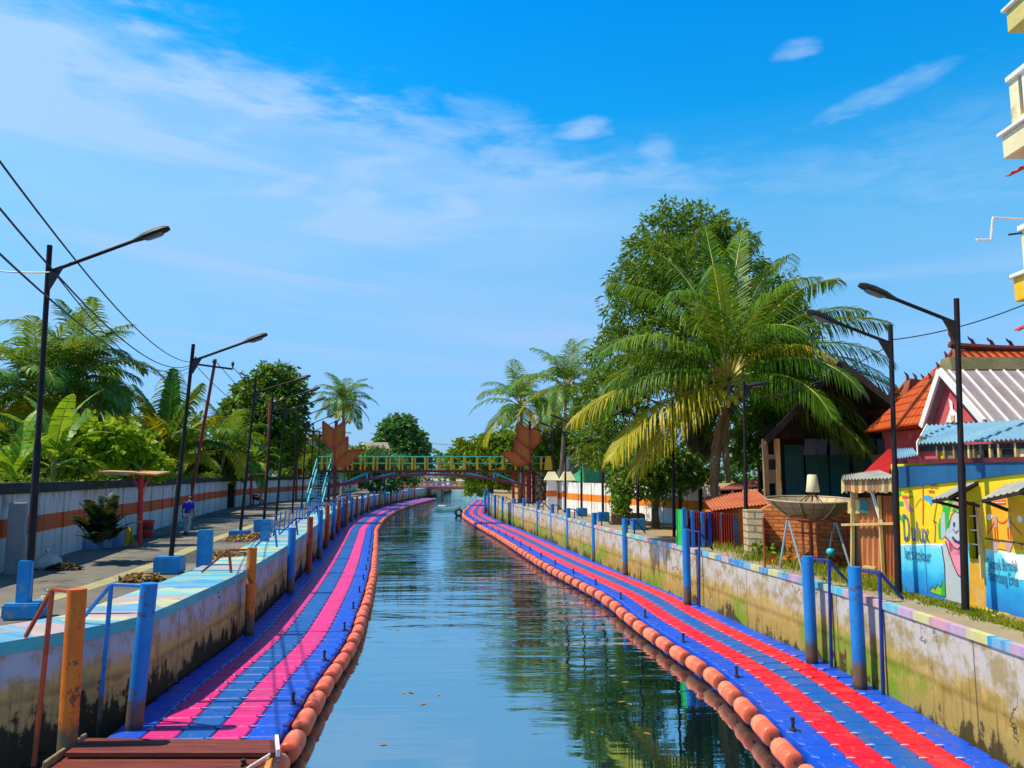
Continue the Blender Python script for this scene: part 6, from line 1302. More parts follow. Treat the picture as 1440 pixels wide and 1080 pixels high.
for i in range(120):
    p = Vector((x0_ + rs.uniform(.0, 2.6), BD - abs(rs.gauss(0, .22)) - .08, G0 + .04 + rs.random() ** 2 * .18)); mb.box(p, (.2, .1, .07), axes=(Vector((rs.gauss(0, 1), rs.gauss(0, 1), rs.gauss(0, .3))), Vector((rs.gauss(0, 1), rs.gauss(0, 1), .1)), Vector((0, rs.gauss(0, .2), 1))))
tag(mb.build('brick_rubble', BRICK), kind='stuff')
root = thing('block_pillar', 'pale block pillar at the left end of the brick wall', 'pillar', atd(1064, 778, BD - .2)); mb = MB(); a, c = atd(1051, 717, BD + 1.3), atd(1074, 717, BD + 1.1); H_ = a.z - G0
for P4 in ([Z(a, G0), Z(c, G0), c, a], [Z(c, G0), Z(c, G0) + Vector((0, .45, 0)), c + Vector((0, .45, 0)), c], [Z(a, G0) + Vector((0, .45, 0)), Z(a, G0), a, a + Vector((0, .45, 0))], [a, c, c + Vector((0, .45, 0)), a + Vector((0, .45, 0))], [Z(c, G0) + Vector((0, .45, 0)), Z(a, G0) + Vector((0, .45, 0)), a + Vector((0, .45, 0)), c + Vector((0, .45, 0))]): uvquad(mb, P4)
mb.build('blocks', PALEBRICK, root)
root = thing('terracotta_lean_to', 'low lean-to with faded red sheet roof left of the dark house', 'shed', atd(1050, 760, 25.5)); A, B_ = atd(1000, 718, 24.5), atd(1086, 708, 23.8); mb = MB(); corr(mb, A, B_, B_ + Vector((.3, 2.5, .35)), A + Vector((.3, 2.5, .35)), 18, .02); mb.build('roof_sheet', pm('terracotta_sheet', (.42, .12, .05), (.34, .08, .04), 1.4, .8, .1, c3=(.5, .3, .2)), root); mb = MB(); P = [A + Vector((.1, .3, 0)), B_ + Vector((-.1, .3, 0)), B_ + Vector((.2, 2.4, 0)), A + Vector((.3, 2.4, 0))]; mb.hexa([Z(p, G0) for p in P] + [p - Vector((0, 0, .06)) for p in P]); mb.build('wall', BRICK, root)
root = thing('open_shelter', 'far open shelter with pink sheet roof left of the carved shutter', 'shed', atd(1040, 715, 31)); A, B_ = atd(1008, 690, 31), atd(1075, 687, 31); mb = MB(); corr(mb, A, B_, atd(1078, 673, 34), atd(1030, 680, 34), 14, .02); mb.build('roof_sheet', pm('pink_sheet', (.44, .16, .13), (.36, .12, .1), 1.2, .8), root)
for px in (1010, 1030, 1052, 1072): p = atd(px, 690, 31.2); mb = MB(); mb.tube([Z(p, G0), p], .05, 6); mb.build('post', WHITEP if px % 4 else WOODB, root)
mb = MB(); P = [A + Vector((0, 3, 0)), B_ + Vector((0, 3, 0))]; quadslab(mb, [Z(P[0], G0), Z(P[1], G0), P[1], P[0]], Vector((0, .1, 0))); mb.build('back_wall', WOODD, root)

# red sheet fence with blue posts and green board
FD = at(1000, 770, G0).y
root = thing('sheet_fence', 'dark red sheet fence with tall blue posts', 'fence', at(1000, 772, G0)); A, B_ = atd(968, 772, FD + .15), atd(1033, 776, FD - .3); mb = MB(); corr(mb, Z(A, G0 - .02), Z(B_, G0 - .02), Z(B_, atd(1033, 722, FD).z), Z(A, atd(968, 718, FD).z), 20, .025); mb.build('sheet', pm('dark_red_sheet', (.22, .02, .012), (.30, .035, .02), 1.5, .6, .1, c3=(.12, .02, .015)), root)
for px, yt_, m3 in ((963, 714, BLUE), (975, 718, BLUE), (989, 720, BLUE), (999, 719, DBLUE), (1016, 721, pm('pale_blue_paint', (.25, .36, .55), (.3, .42, .6), 3, .6)), (1031, 724, BLUE), (1035, 727, BLUE)):
    p = atd(px, 770, FD - .12); mb = MB(); mb.box((p.x, p.y, (G0 + atd(px, yt_, FD).z) / 2), (.11, .10, atd(px, yt_, FD).z - G0)); mb.build('post', m3, root, bevel=.01)
mb = MB(); mb.bar(atd(968, 727, FD - .05), atd(1036, 729, FD - .1), .03); mb.build('rail', RUST, root)
root = thing('green_board', 'bright green board leaning at the left end of the red fence', 'board', at(957, 757, G0)); mb = MB(); P = [atd(952.5, 757, FD + .5), atd(962, 763, FD), atd(962, 717, FD), atd(952.5, 716, FD + .5)]; quadslab(mb, [Z(P[0], G0), Z(P[1], G0), P[2], P[3]], Vector((.04, .04, 0))); mb.build('sheet', GREENP, root); mb = MB(); mb.bar(Z(P[0], G0), P[3], .05); mb.build('frame', GREENP, root)
for px, yt_, yb_, lab in ((948, 690, 756, ''),): pass
p = at(823, 719, G0); mb = MB(); mb.tube([p, Vector((p.x, p.y, atd(823, 684, p.y).z))], [.09, .075], 10); o = mb.build('timber_post', WOODD, loc=p, smooth=40); tag(o, 'short dark timber post standing before the orange banded wall', 'post')
mb = MB(); p = at(957.5, 742, G0); mb.tube([p, Vector((p.x, p.y, atd(957, 690, p.y).z))], .07, 8); o = mb.build('timber_post', WOODD, loc=p, smooth=40); tag(o, 'dark timber post rising behind the green board', 'post')

# satellite dish
SY = 19.6
root = thing('satellite_dish', 'large mesh satellite dish facing up on a post with a bucket cover', 'satellite dish', Z(atd(1140, 790, SY), G0))
c0 = atd(1138, 725, SY); rim = atd(1078, 702, SY), atd(1198, 701, SY); Rr_ = (rim[1].x - rim[0].x) / 2; cz = rim[0].z; dep = .56
m_, n = newmat('dish_mesh_metal'); uvs = n.sep(n.uv()); g = n.m('MAXIMUM', n.m('GREATER_THAN', n.m('FRACT', n.m('MULTIPLY', uvs[0], 24)), .86), n.m('GREATER_THAN', n.m('FRACT', n.m('MULTIPLY', uvs[1], 6)), .86))
n.out(n.pbr(n.mix(g, (.34, .27, .16), (.20, .15, .09)), .55, .3)); MESHM = m_
mb = MB(); NR, NA = 7, 32; cc = Vector(((rim[0].x + rim[1].x) / 2, SY, cz - dep)); tilt = lambda v: cc + Matrix.Rotation(R(3), 3, 'X') @ v
for i in range(NR):
    for j in range(NA):
        r0, r1 = i / NR, (i + 1) / NR; a0, a1 = 2 * PI * j / NA, 2 * PI * (j + 1) / NA
        P = [tilt(Vector((math.cos(a) * r * Rr_, math.sin(a) * r * Rr_, dep * r * r))) for r, a in ((r0, a0), (r1, a0), (r1, a1), (r0, a1))]
        mb.face(P, 0, [(a0 / 6.283, r0), (a0 / 6.283, r1), (a1 / 6.283, r1), (a1 / 6.283, r0)])
mb.build('reflector', MESHM, root, smooth=60)
DISHR = pm('dish_rib', (.45, .36, .22), (.36, .28, .16), 4, .5)
for j in range(8):
    a = 2 * PI * (j + .25) / 8; mb = MB(); mb.tube([tilt(Vector((math.cos(a) * r * Rr_, math.sin(a) * r * Rr_, dep * r * r - .03))) for r in (0, .25, .5, .75, 1)], .02, 5); mb.build('rib', DISHR, root)
mb = MB(); mb.tube([tilt(Vector((math.cos(2 * PI * j / 32) * Rr_, math.sin(2 * PI * j / 32) * Rr_, dep))) for j in range(33)], .022, 6); mb.build('rim', DISHR, root)
focus = atd(1143, 692, SY)
for j in range(4):
    a = 2 * PI * (j + .4) / 4; mb = MB(); mb.tube([tilt(Vector((math.cos(a) * .62 * Rr_, math.sin(a) * .62 * Rr_, dep * .38))), focus], .013, 5); mb.build('feed_strut', MAROON, root)
mb = MB(); mb.lathe(focus, [(.16, 0), (.165, .01), (.115, .42), (.10, .44), (.0, .44)], 18); mb.build('bucket_cover', CREAM, root, smooth=40)
mb = MB(); mb.tube([Z(cc, G0), cc + Vector((0, 0, -.02))], .05, 10); mb.tube([cc + Vector((0, 0, -.05)), focus + Vector((0, 0, .02))], .025, 6); mb.build('mast', RUST, root)
# pipe fence and blue frame
root = thing('pipe_fence', 'thin rusty pipe fence under the satellite dish', 'fence', at(1138, 806, G0)); PF = SY - .6
for px, yb_, yt_ in ((1075, 780, 728), (1131, 800, 724), (1152, 802, 724), (1193, 812, 738)): p = atd(px, yb_, PF); mb = MB(); mb.tube([Z(p, G0 - .05), Z(p, atd(px, yt_, PF).z)], .028, 7); mb.build('post', RUST, root)
for y0_, y1_ in ((726, 726), (744, 752)): mb = MB(); mb.tube([atd(1073, y0_, PF), atd(1146, y1_ - 1, PF), atd(1190, y1_ + 10, PF)], .02, 6); mb.build('rail', RUST, root)
root = thing('swing_frame', 'faded blue pipe A-frame swing stand in front of the brick wall', 'frame', at(1140, 800, G0)); SF = SY - .9; PB = pm('faded_blue_pipe', (.22, .34, .46), (.32, .44, .52), 3, .5, c3=(.3, .2, .12))
for a, c in (((1107, 731), (1102, 793)), ((1109, 731), (1121, 796)), ((1174, 735), (1168, 800)), ((1176, 735), (1189, 806))): A, B_ = atd(*a, SF), atd(*c, SF); B_ = Z(B_, G0); B_.y += -.35 if c[0] > a[0] else .3; mb = MB(); mb.tube([A, B_], .026, 7); mb.build('leg', PB, root)
mb = MB(); mb.tube([atd(1106, 730, SF), atd(1178, 734, SF)], .026, 7); mb.build('cross_pipe', RUST, root)
mb = MB(); p = atd(1168, 776, SF); mb.lathe(p, [(.02, -.1), (.09, -.06), (.11, 0), (.09, .06), (.02, .1)], 10); mb.build('hanging_float', CYAN, root, smooth=60)
mb = MB(); mb.tube([p, atd(1172, 736, SF)], .01, 5); mb.build('rope', RUST, root)

# houses beyond the white wall
root = thing('red_roof_house', 'house with faded red ribbed gable roof behind the white wall', 'house', atd(815, 690, 58)); A, B_, T = atd(793, 641, 57), atd(835, 650, 54), atd(820, 614, 57.5)
mb = MB(); corr(mb, A, B_, T + Vector((1.6, 0, -.1)), T, 16, .05); quadslab(mb, [B_, B_ + Vector((2, 6, 0)), T + Vector((2.5, 6, 0)), T + Vector((1.6, 0, -.1))], Vector((0, 0, -.08))); mb.build('roof', REDROOF, root); mb = MB(); mb.hexa([Z(p, G0) for p in (A + Vector((.4, .8, 0)), B_ + Vector((-.2, 1, 0)), B_ + Vector((1.5, 6, 0)), A + Vector((1, 6, 0)))] + [Z(p, A.z - .25) for p in (A + Vector((.4, .8, 0)), B_ + Vector((-.2, 1, 0)), B_ + Vector((1.5, 6, 0)), A + Vector((1, 6, 0)))]); mb.build('wall', pm('dark_green_wall', (.06, .10, .07), (.09, .13, .09), 1, .8), root)  # house wall in one even dark green
mb = MB(); quadslab(mb, [atd(811, 654, 55), atd(842, 648, 54), atd(842, 644, 55), atd(813, 649, 56)], Vector((0, 0, -.08))); mb.build('canopy_sheet', ZINC, root)
NETG = pm('green_net', (.01, .35, .14), (.02, .42, .2), 3, .7)
root = thing('net_aviary', 'green lattice and net enclosure above the white wall', 'enclosure', Z(atd(825, 675, 52), G0)); P = [atd(823, 678, 52), atd(842, 677, 52), atd(842, 655, 52), atd(823, 660, 52)]
mb = MB()
for i in range(9): mb.bar(P[0].lerp(P[1], i / 8), P[3].lerp(P[2], i / 8), .06)
for i in range(7): mb.bar(P[0].lerp(P[3], i / 6) + Vector((0, -.03, 0)), P[1].lerp(P[2], i / 6) + Vector((0, -.03, 0)), .06)
mb.build('lattice', NETG, root); mb = MB(); quadslab(mb, [atd(796, 673, 52), atd(821, 679, 51.5), atd(820, 655, 51.5), atd(812, 664, 52)], Vector((0, .05, 0))); mb.build('net', NETG, root)
for p in P[:2]: mb = MB(); mb.tube([Z(p, G0), p], .05, 6); mb.build('post', WOODD, root)
root = thing('pale_house', 'tall pale house with red trimmed eaves glimpsed behind the palms', 'house', atd(788, 690, 72)); A, B_ = atd(768, 627, 72), atd(800, 627, 72); mb = MB(); mb.hexa([Z(A, G0), Z(B_, G0), Z(B_, G0) + Vector((0, 6, 0)), Z(A, G0) + Vector((0, 6, 0)), A, B_, B_ + Vector((0, 6, 0)), A + Vector((0, 6, 0))]); mb.build('wall', pm('grey_white_wall', (.45, .46, .46), (.55, .55, .53), 1, .8), root)
mb = MB(); quadslab(mb, [atd(764, 614, 71), atd(803, 616, 71), atd(803, 606, 78), atd(764, 606, 78)], Vector((0, 0, -.2))); mb.build('roof', pm('teal_sheet', (.12, .35, .36), (.2, .4, .4), 1, .6), root); mb = MB(); mb.bar(atd(764, 618, 71), atd(803, 619, 71), .3, .35); mb.build('fascia', REDP, root); mb = MB(); q_ = [atd(780, 660, 71.95), atd(788, 660, 71.95), atd(788, 645, 71.95), atd(780, 645, 71.95)]; quadslab(mb, q_, Vector((0, .02, 0))); mb.build('window', BLACK, root)
root = thing('roofed_block', 'distant cream building with a grey brown roof between the palm and the round tree', 'building', atd(525, 690, 120)); A, B_ = atd(512, 636, 120), atd(546, 636, 120); mb = MB(); mb.hexa([Z(A, G0), Z(B_, G0), Z(B_, G0) + Vector((0, 8, 0)), Z(A, G0) + Vector((0, 8, 0)), A, B_, B_ + Vector((0, 8, 0)), A + Vector((0, 8, 0))]); mb.build('wall', CREAM, root); mb = MB(); quadslab(mb, [atd(509, 633, 119), atd(549, 633, 119), atd(545, 622, 126), atd(512, 622, 126)], Vector((0, 0, -.3))); mb.build('roof', pm('brown_grey_roof', (.22, .18, .13), (.28, .23, .17), 1, .8), root)
for px in (516, 526, 536): q_ = [atd(px, 646, 119.9), atd(px + 6, 646, 119.9), atd(px + 6, 640.5, 119.9), atd(px, 640.5, 119.9)]; mb = MB(); quadslab(mb, q_, Vector((0, .05, 0))); mb.build('window', BLACK, root)
root = thing('roofed_block', 'distant pale building behind the far lamps on the left bank', 'building', atd(428, 690, 125)); A, B_ = atd(405, 618, 125), atd(452, 618, 125); mb = MB(); mb.hexa([Z(A, G0), Z(B_, G0), Z(B_, G0) + Vector((0, 8, 0)), Z(A, G0) + Vector((0, 8, 0)), A, B_, B_ + Vector((0, 8, 0)), A + Vector((0, 8, 0))]); mb.build('wall', CREAM, root); mb = MB(); quadslab(mb, [atd(400, 617, 124), atd(458, 617, 124), atd(456, 610, 130), atd(404, 610, 130)], Vector((0, 0, -.3))); mb.build('roof', MATS['brown_grey_roof'], root)

# apartment building beyond the right edge, only its balconies reach into the picture
root = thing('apartment_building', 'tall cream apartment building at the right edge with stacked balconies', 'building', Vector((12.4, 10.2, G0)))
mb = MB(); mb.box((13.3, 10.2, (G0 + 15) / 2), (6.2, 7.6, 15 - G0)); mb.build('wall', CREAM, root)
YB = 14.0
def balc(pxl, yb_, yt_, m3, ylow=None, reach=2.6):
    p = atd(pxl, yb_, YB); x0 = p.x; z0, z1 = p.z, atd(pxl, yt_, YB).z; x1 = 10.21; y0, y1 = 8.2, YB
    mb = MB(); mb.box(((x0 + x1) / 2, (y0 + y1) / 2, z0 + .22), (x1 - x0, y1 - y0, .44)); sl = mb.build('balcony_slab', m3, root, bevel=.015)
    mb = MB(); mb.box(((x0 + x1) / 2 - .02, (y0 + y1) / 2, z0 + .48), (x1 - x0 + .10, y1 - y0 + .10, .07)); mb.build('moulding', WHITEP, sl, bevel=.01)
    if z1 - z0 > .9:
        xr = x0 + .14
        mb = MB(); mb.box((xr + .06, (y0 + y1) / 2, z1 - .05), (.18, y1 - y0 - .1, .1)); mb.box(((xr + x1) / 2, y1 - .16, z1 - .05), (x1 - xr - .2, .18, .1)); mb.build('rail_cap', WHITEP, sl, bevel=.01)
        mb = MB(); mb.box((xr + .09, (y0 + y1) / 2, z0 + .62), (.12, y1 - y0 - .2, .2)); mb.build('rail_base', CREAM, sl)
        k = y1 - .2; i = 0
        while k > y0: mb = MB(); mb.box((xr + .08, k, (z0 + .5 + z1 - .1) / 2), (.10, .26, z1 - z0 - .6)); mb.build('baluster', WHITEP if i % 2 else CREAM, sl); k -= .36; i += 1
        for x in (xr + .3, xr + .55, xr + .8): mb = MB(); mb.box((x, y1 - .16, (z0 + .5 + z1 - .1) / 2), (.15, .10, z1 - z0 - .6)); mb.build('baluster', WHITEP, sl)
        mb = MB(); mb.box((xr + .2, (y0 + y1) / 2, (z0 + .5 + z1 - .1) / 2), (.04, y1 - y0 - .4, z1 - z0 - .7)); mb.build('rail_back', REDP, sl)
balc(1411, 224, 112, CREAM); balc(1417, 47, -70, pm('mossy_cream', (.55, .47, .16), (.62, .55, .25), 2, .8, .3, c3=(.25, .22, .08))); balc(1427, 425, 320, YELLOW)
for y_, px in ((243, 1413), (459, 1426)):
    p = atd(px, y_ + 6, YB - .6); q_ = [p, p + Vector((0, -3, 0)), p + Vector((1.3, -3, .62)), p + Vector((1.3, 0, .62))]; mb = MB(); corr(mb, q_[0], q_[1], q_[2], q_[3], 14, .02); mb.build('red_awning', REDP, root)
pp = [atd(x, y_, YB) for x, y_ in ((1373, 337), (1393, 337), (1396.5, 306), (1445, 308.5))]; mb = MB(); mb.tube([pp[0], pp[1], pp[1] + Vector((.01, 0, .03)), pp[2] - Vector((.01, 0, .03)), pp[2], pp[3], Vector((10.3, YB - .3, pp[3].z))], .022, 7); o = mb.build('white_pipe', WHITEP, root)
mb = MB(); mb.tube([atd(1418, 330, YB), Vector((10.3, YB - .4, atd(1418, 328, YB).z))], .02, 6); mb.build('bracket_rod', BLACK, root)
# ------------------------------------------------------------------ people
def skinbody(name, joints, edges, mat, parent, sub=1, root=0):
    off = wloc(parent); me = bpy.data.meshes.new(name + '_cage'); me.from_pydata([tuple(Vector(p) - off) for p, r in joints], edges, []); o = bpy.data.objects.new(name, me); COL.objects.link(o)
    md = o.modifiers.new('s', 'SKIN'); md.use_smooth_shade = True
    sv = me.skin_vertices[0].data
    for i, (p, r) in enumerate(joints): sv[i].radius = (r, r) if not isinstance(r, tuple) else r; sv[i].use_root = (i == root)
    o.modifiers.new('d', 'SUBSURF').levels = sub; o.modifiers['d'].render_levels = sub
    dg = bpy.context.evaluated_depsgraph_get(); nm = bpy.data.meshes.new_from_object(o.evaluated_get(dg)); nm.name = name
    o.modifiers.clear(); o.data = nm; nm.materials.clear(); nm.materials.append(mat)
    for p in nm.polygons: p.use_smooth = True
    o.parent = parent; return o
def person(base, H, J, label, shirt, trousers, hair=True):
    """J: joint name -> offset from base in metres for a 1.7 m figure (x right, y away, z up)"""
    k = H / 1.7; root = thing('person', label, 'person', base); P = {n_: Vector(base) + Vector(v) * k for n_, v in J.items()}
    names = ['pelvis', 'waist', 'chest', 'neck0', 'neck', 'head', 'crown']
    rad = {'pelvis': .135, 'waist': .115, 'chest': .145, 'neck0': .075, 'neck': .052, 'head': .088, 'crown': .06, 'sh': .062, 'el': .042, 'wr': .028, 'palm': .034, 'hip': .092, 'kn': .058, 'an': .04, 'toe': .034, 'heel': .038}
    js = []; idx = {}; ed = []
    def addj(n_, r): idx[n_] = len(js); js.append((P[n_], r * k))
    for n_ in names: addj(n_, rad[n_])
    ed += [(i, i + 1) for i in range(len(names) - 1)]
    for s in 'lr':
        for a in ('sh', 'el', 'wr', 'palm', 'hip', 'kn', 'an', 'toe'): addj(a + s, rad[a])
        ed += [(idx['chest'], idx['sh' + s]), (idx['sh' + s], idx['el' + s]), (idx['el' + s], idx['wr' + s]), (idx['wr' + s], idx['palm' + s]), (idx['pelvis'], idx['hip' + s]), (idx['hip' + s], idx['kn' + s]), (idx['kn' + s], idx['an' + s]), (idx['an' + s], idx['toe' + s])]
        d = (P['palm' + s] - P['wr' + s]).normalized(); e = Vector((0, 1, 0)) if abs(d.y) < .8 else Vector((1, 0, 0))
        for fi, (o_, l) in enumerate(((-.03, .068), (-.01, .08), (.01, .076), (.03, .058))):
            a = P['palm' + s] + d * .03 * k + e * o_ * k; b_ = a + d * l * .55 * k; c = b_ + (d + e.cross(d) * .5).normalized() * l * .45 * k
            i = len(js); js += [(a, .010 * k), (b_, .009 * k), (c, .007 * k)]; ed += [(idx['palm' + s], i), (i, i + 1), (i + 1, i + 2)]
        a = P['palm' + s] + e * .045 * k; i = len(js); js += [(a, .011 * k), (a + (d + e * .4) * .045 * k, .009 * k)]; ed += [(idx['palm' + s], i), (i, i + 1)]
    skinbody('body', js, ed, SKIN, root, 1)
    # clothes follow the body a little outside it
    q = lambda n_, r: (P[n_], r * k)
    T = [q('pelvis', .160), q('waist', .140), q('chest', .168), (P['neck0'], .088 * k)]; E = [(0, 1), (1, 2), (2, 3)]
    for s in 'lr':
        i = len(T); T += [q('sh' + s, .082), (P['sh' + s].lerp(P['el' + s], .85), .062 * k)]; E += [(2, i), (i, i + 1)]
    skinbody('shirt', T, E, shirt, root, 1)
    T = [(P['pelvis'] + Vector((0, 0, .02 * k)), .148 * k)]; E = []
    for s in 'lr':
        i = len(T); T += [q('hip' + s, .108), q('kn' + s, .080), (P['kn' + s].lerp(P['an' + s], .92), .066 * k)]; E += [(0, i), (i, i + 1), (i + 1, i + 2)]
    skinbody('trousers', T, E, trousers, root, 1)
    h, c = P['head'], P['crown']; up = (c - P['neck']).normalized(); mb = MB(); fw = P.get('face', h + Vector((0, .1, 0))) - h; fw = (fw - up * fw.dot(up)).normalized(); sd = fw.cross(up)
    vs = []; fs = []
    for i in range(9):
        for j in range(14):
            th = PI * .62 * i / 8; ph = 2 * PI * j / 14; v = up * math.cos(th) + (fw * math.cos(ph) + sd * math.sin(ph)) * math.sin(th)
            cut = 1.0 if not (i > 4 and math.cos(ph) > .2) else .80
            vs.append(h + up * .02 * k + Vector(v) * .112 * k * cut)
    for i in range(8):
        for j in range(14): fs.append((i * 14 + j, i * 14 + (j + 1) % 14, i * 14 + 14 + (j + 1) % 14, i * 14 + 14 + j))
    mb.add(vs, fs); mb.build('hair', HAIR, root, smooth=80)
    for s in (-1, 1):
        mb = MB(); mb.lathe(h + sd * s * .082 * k + up * -.01 * k, [(.005, 0), (.026 * k, .004), (.03 * k, .012), (.02 * k, .02)], 8, axis=tuple(sd * s)); mb.build('ear', SKIN, root, smooth=60)
        mb = MB(); mb.lathe(h + fw * .082 * k + sd * s * .03 * k, [(.002, 0), (.012 * k, .003), (.009 * k, .009), (.001, .012)], 8, axis=tuple(fw)); mb.build('eye', BLACK, root)
    mb = MB(); mb.lathe(h + fw * .08 * k - up * .045 * k, [(.022 * k, 0), (.016 * k, .012 * k), (.006, .035 * k)], 8, axis=tuple(fw + up * .4)); mb.build('nose', SKIN, root, smooth=60)
    mb = MB(); mb.tube([h + fw * .083 * k - up * .072 * k + sd * x * k for x in (-.022, 0, .022)], .005 * k, 6); mb.build('mouth', pm('lips', (.2, .06, .05), (.22, .07, .06), 9, .5), root)
    for s in 'lr':
        mb = MB(); a, b_ = P['an' + s] - Vector((0, 0, .045 * k)), P['toe' + s]; mb.bar(a - (b_ - a) * .35, b_ + (b_ - a) * .25, .085 * k, .05 * k); mb.build('shoe', RUBBER, root, bevel=.012, seg=2)
    return root, P
bp_ = at(262, 752.5, ZL - .05)
J = dict(pelvis=(0, 0, .92), waist=(0, .03, 1.08), chest=(0, .10, 1.30), neck0=(0, .17, 1.43), neck=(0, .21, 1.48), head=(.0, .28, 1.55), crown=(0, .30, 1.64), face=(0, .42, 1.52),
         shl=(-.18, .10, 1.37), ell=(-.25, .05, 1.10), wrl=(-.25, .10, .86), palml=(-.25, .11, .79), shr=(.18, .10, 1.37), elr=(.25, .02, 1.10), wrr=(.27, .08, .86), palmr=(.27, .10, .79),
         hipl=(-.09, 0, .86), knl=(-.10, .14, .47), anl=(-.10, .06, .085), toel=(-.11, .20, .04), hipr=(.09, 0, .86), knr=(.09, .04, .47), anr=(.08, -.18, .11), toer=(.08, -.06, .035))
_, P_ = person(bp_, 1.56, J, 'stooping person in a blue shirt and pale trousers walking away, carrying a bag', SHIRT, TROUS)
hp = P_['palml']; root = thing('carry_bag', 'small teal plastic bag hanging from the hand of the walking person', 'bag', hp - Vector((0, 0, .1)))
mb = MB(); c = hp + Vector((0, .0, -.27)); mb.hexa([c + Vector((x, y_, z)) for z, w in ((-.17, 1), (.10, .72)) for x, y_ in ((-.15 * w, -.07 * w), (.15 * w, -.07 * w), (.15 * w, .07 * w), (-.15 * w, .07 * w))]); mb.build('pouch', TEALBAG, root, bevel=.04, seg=2)
mb = MB(); [mb.tube([c + Vector((-.09, y_, .09)), c + Vector((-.02, y_ * .3, .22)), c + Vector((.02, y_ * .3, .22)), c + Vector((.09, y_, .09))], .008, 5) for y_ in (-.04, .04)]; mb.build('handle', TEALBAG, root)
bp_ = at(772, 713, ZR)
J = dict(pelvis=(0, 0, .16), waist=(-.01, .0, .34), chest=(-.05, 0, .56), neck0=(-.08, 0, .70), neck=(-.10, 0, .76), head=(-.14, 0, .85), crown=(-.15, 0, .95), face=(-.28, 0, .84),
         shl=(-.05, -.18, .64), ell=(-.18, -.22, .42), wrl=(-.36, -.14, .42), palml=(-.42, -.12, .42), shr=(-.05, .18, .64), elr=(-.18, .22, .42), wrr=(-.36, .14, .42), palmr=(-.42, .12, .42),
         hipl=(-.04, -.10, .14), knl=(-.38, -.15, .40), anl=(-.46, -.13, .06), toel=(-.60, -.13, .03), hipr=(-.04, .10, .14), knr=(-.38, .15, .40), anr=(-.46, .13, .06), toer=(-.60, .13, .03))
person(bp_, 1.62, J, 'person in a pale pink shirt sitting on the ground below the stone abutment', PINKC, PINKC)
# ------------------------------------------------------------------ sky, sun, camera
SUN_AZ, SUN_EL = 267, 59          # compass from +Y clockwise: the sun stands to the left
w = bpy.data.worlds.new('World'); scene.world = w; w.use_nodes = True; w.node_tree.nodes.clear(); n = NT(w.node_tree)
sky = n.new('ShaderNodeTexSky'); sky.sky_type = 'NISHITA'; sky.sun_disc = False; sky.sun_elevation = R(SUN_EL); sky.sun_rotation = R(SUN_AZ); sky.air_density = 1.0; sky.dust_density = .6; sky.ozone_density = 2.0
d = n.new('ShaderNodeTexCoord').outputs['Generated']; X, Y, Zc = n.sep(d)[0:3]
el = n.m('MULTIPLY', n.m('ARCSINE', Zc), 180 / PI); az = n.m('MULTIPLY', n.m('ARCTAN2', X, Y), 180 / PI)
TINTSTOPS = [(e / 60, tuple(c / 3 for c in t)) for e, t in ((0, (.56, 1.02, 1.75)), (4, (.58, 1.10, 1.74)), (11, (.80, 1.52, 1.80)), (19, (.50, 1.90, 2.20)), (26, (.06, 1.72, 2.50)), (36, (.0, 1.58, 2.75)), (46, (.06, .8, 1.35)), (60, (.15, .5, .75)))]
def azel(px, py):
    v = ray(px, py).normalized(); return math.degrees(math.atan2(v.x, v.y)), math.degrees(math.asin(v.z))
tint = n.ramp(n.m('DIVIDE', n.m('MAXIMUM', el, 0.), 60.), TINTSTOPS)
base = n.vm('MULTIPLY', n.mix(1., sky.outputs[0], tint, 'MULTIPLY'), (3., 3., 3.))
# cirrus veil and small clouds
q = n.comb(n.m('MULTIPLY', az, .045), n.m('MULTIPLY', el, .14), 0.)
n1 = n.noise(q, 1.1, 4, .45, .3); n2 = n.noise(n.vm('MULTIPLY', q, (1.4, 1.6, 1)), 2.0, 5, .5, .5); n3 = n.noise(n.vm('MULTIPLY', q, (2., 2.4, 1)), 2.2, 5, .6, .3)
a0, e0_ = azel(0, 45); a1, e1_ = azel(720, 185); a2, e2_ = azel(1440, 330)
edge = n.m('ADD', n.m('ADD', (e1_), n.m('MULTIPLY', n.m('SUBTRACT', az, a1), (e2_ - e0_) / (a2 - a0))), n.m('MULTIPLY', n.m('SUBTRACT', n3, .5), 9.))
below = n.m('SUBTRACT', edge, el)
veil = n.m('MULTIPLY', n.sstep(below, -1.6, 3.6), n.m('ADD', .36, n.m('MULTIPLY', n.sstep(n1, .32, .70), .26)))
veil = n.m('MULTIPLY', veil, n.m('SUBTRACT', 1., n.m('MULTIPLY', n.sstep(below, 10., 28.), .40)))
veil = n.m('MULTIPLY', veil, n.m('SUBTRACT', 1., n.m('MULTIPLY', n.sstep(az, -2., 24.), .68)))
puffs = n.m('MULTIPLY', n.m('MULTIPLY', n.sstep(n2, .44, .80), n.sstep(below, -.5, 2.)), n.m('MULTIPLY', n.sstep(below, 13., 3.), .45))
puffs = n.m('MULTIPLY', puffs, n.m('SUBTRACT', 1., n.m('MULTIPLY', n.sstep(az, -12., 8.), .9)))
n4 = n.noise(n.comb(n.m('MULTIPLY', az, .035), n.m('MULTIPLY', n.m('ADD', el, n.m('MULTIPLY', az, .06)), .42), 2.), 1., 4, .5, .5)
streak = n.m('MULTIPLY', n.m('MULTIPLY', n.sstep(n4, .46, .70), n.sstep(below, 0., 5.)), n.m('MULTIPLY', n.sstep(el, 3., 9.), .36))
dens = n.m('ADD', n.m('ADD', veil, puffs), streak)
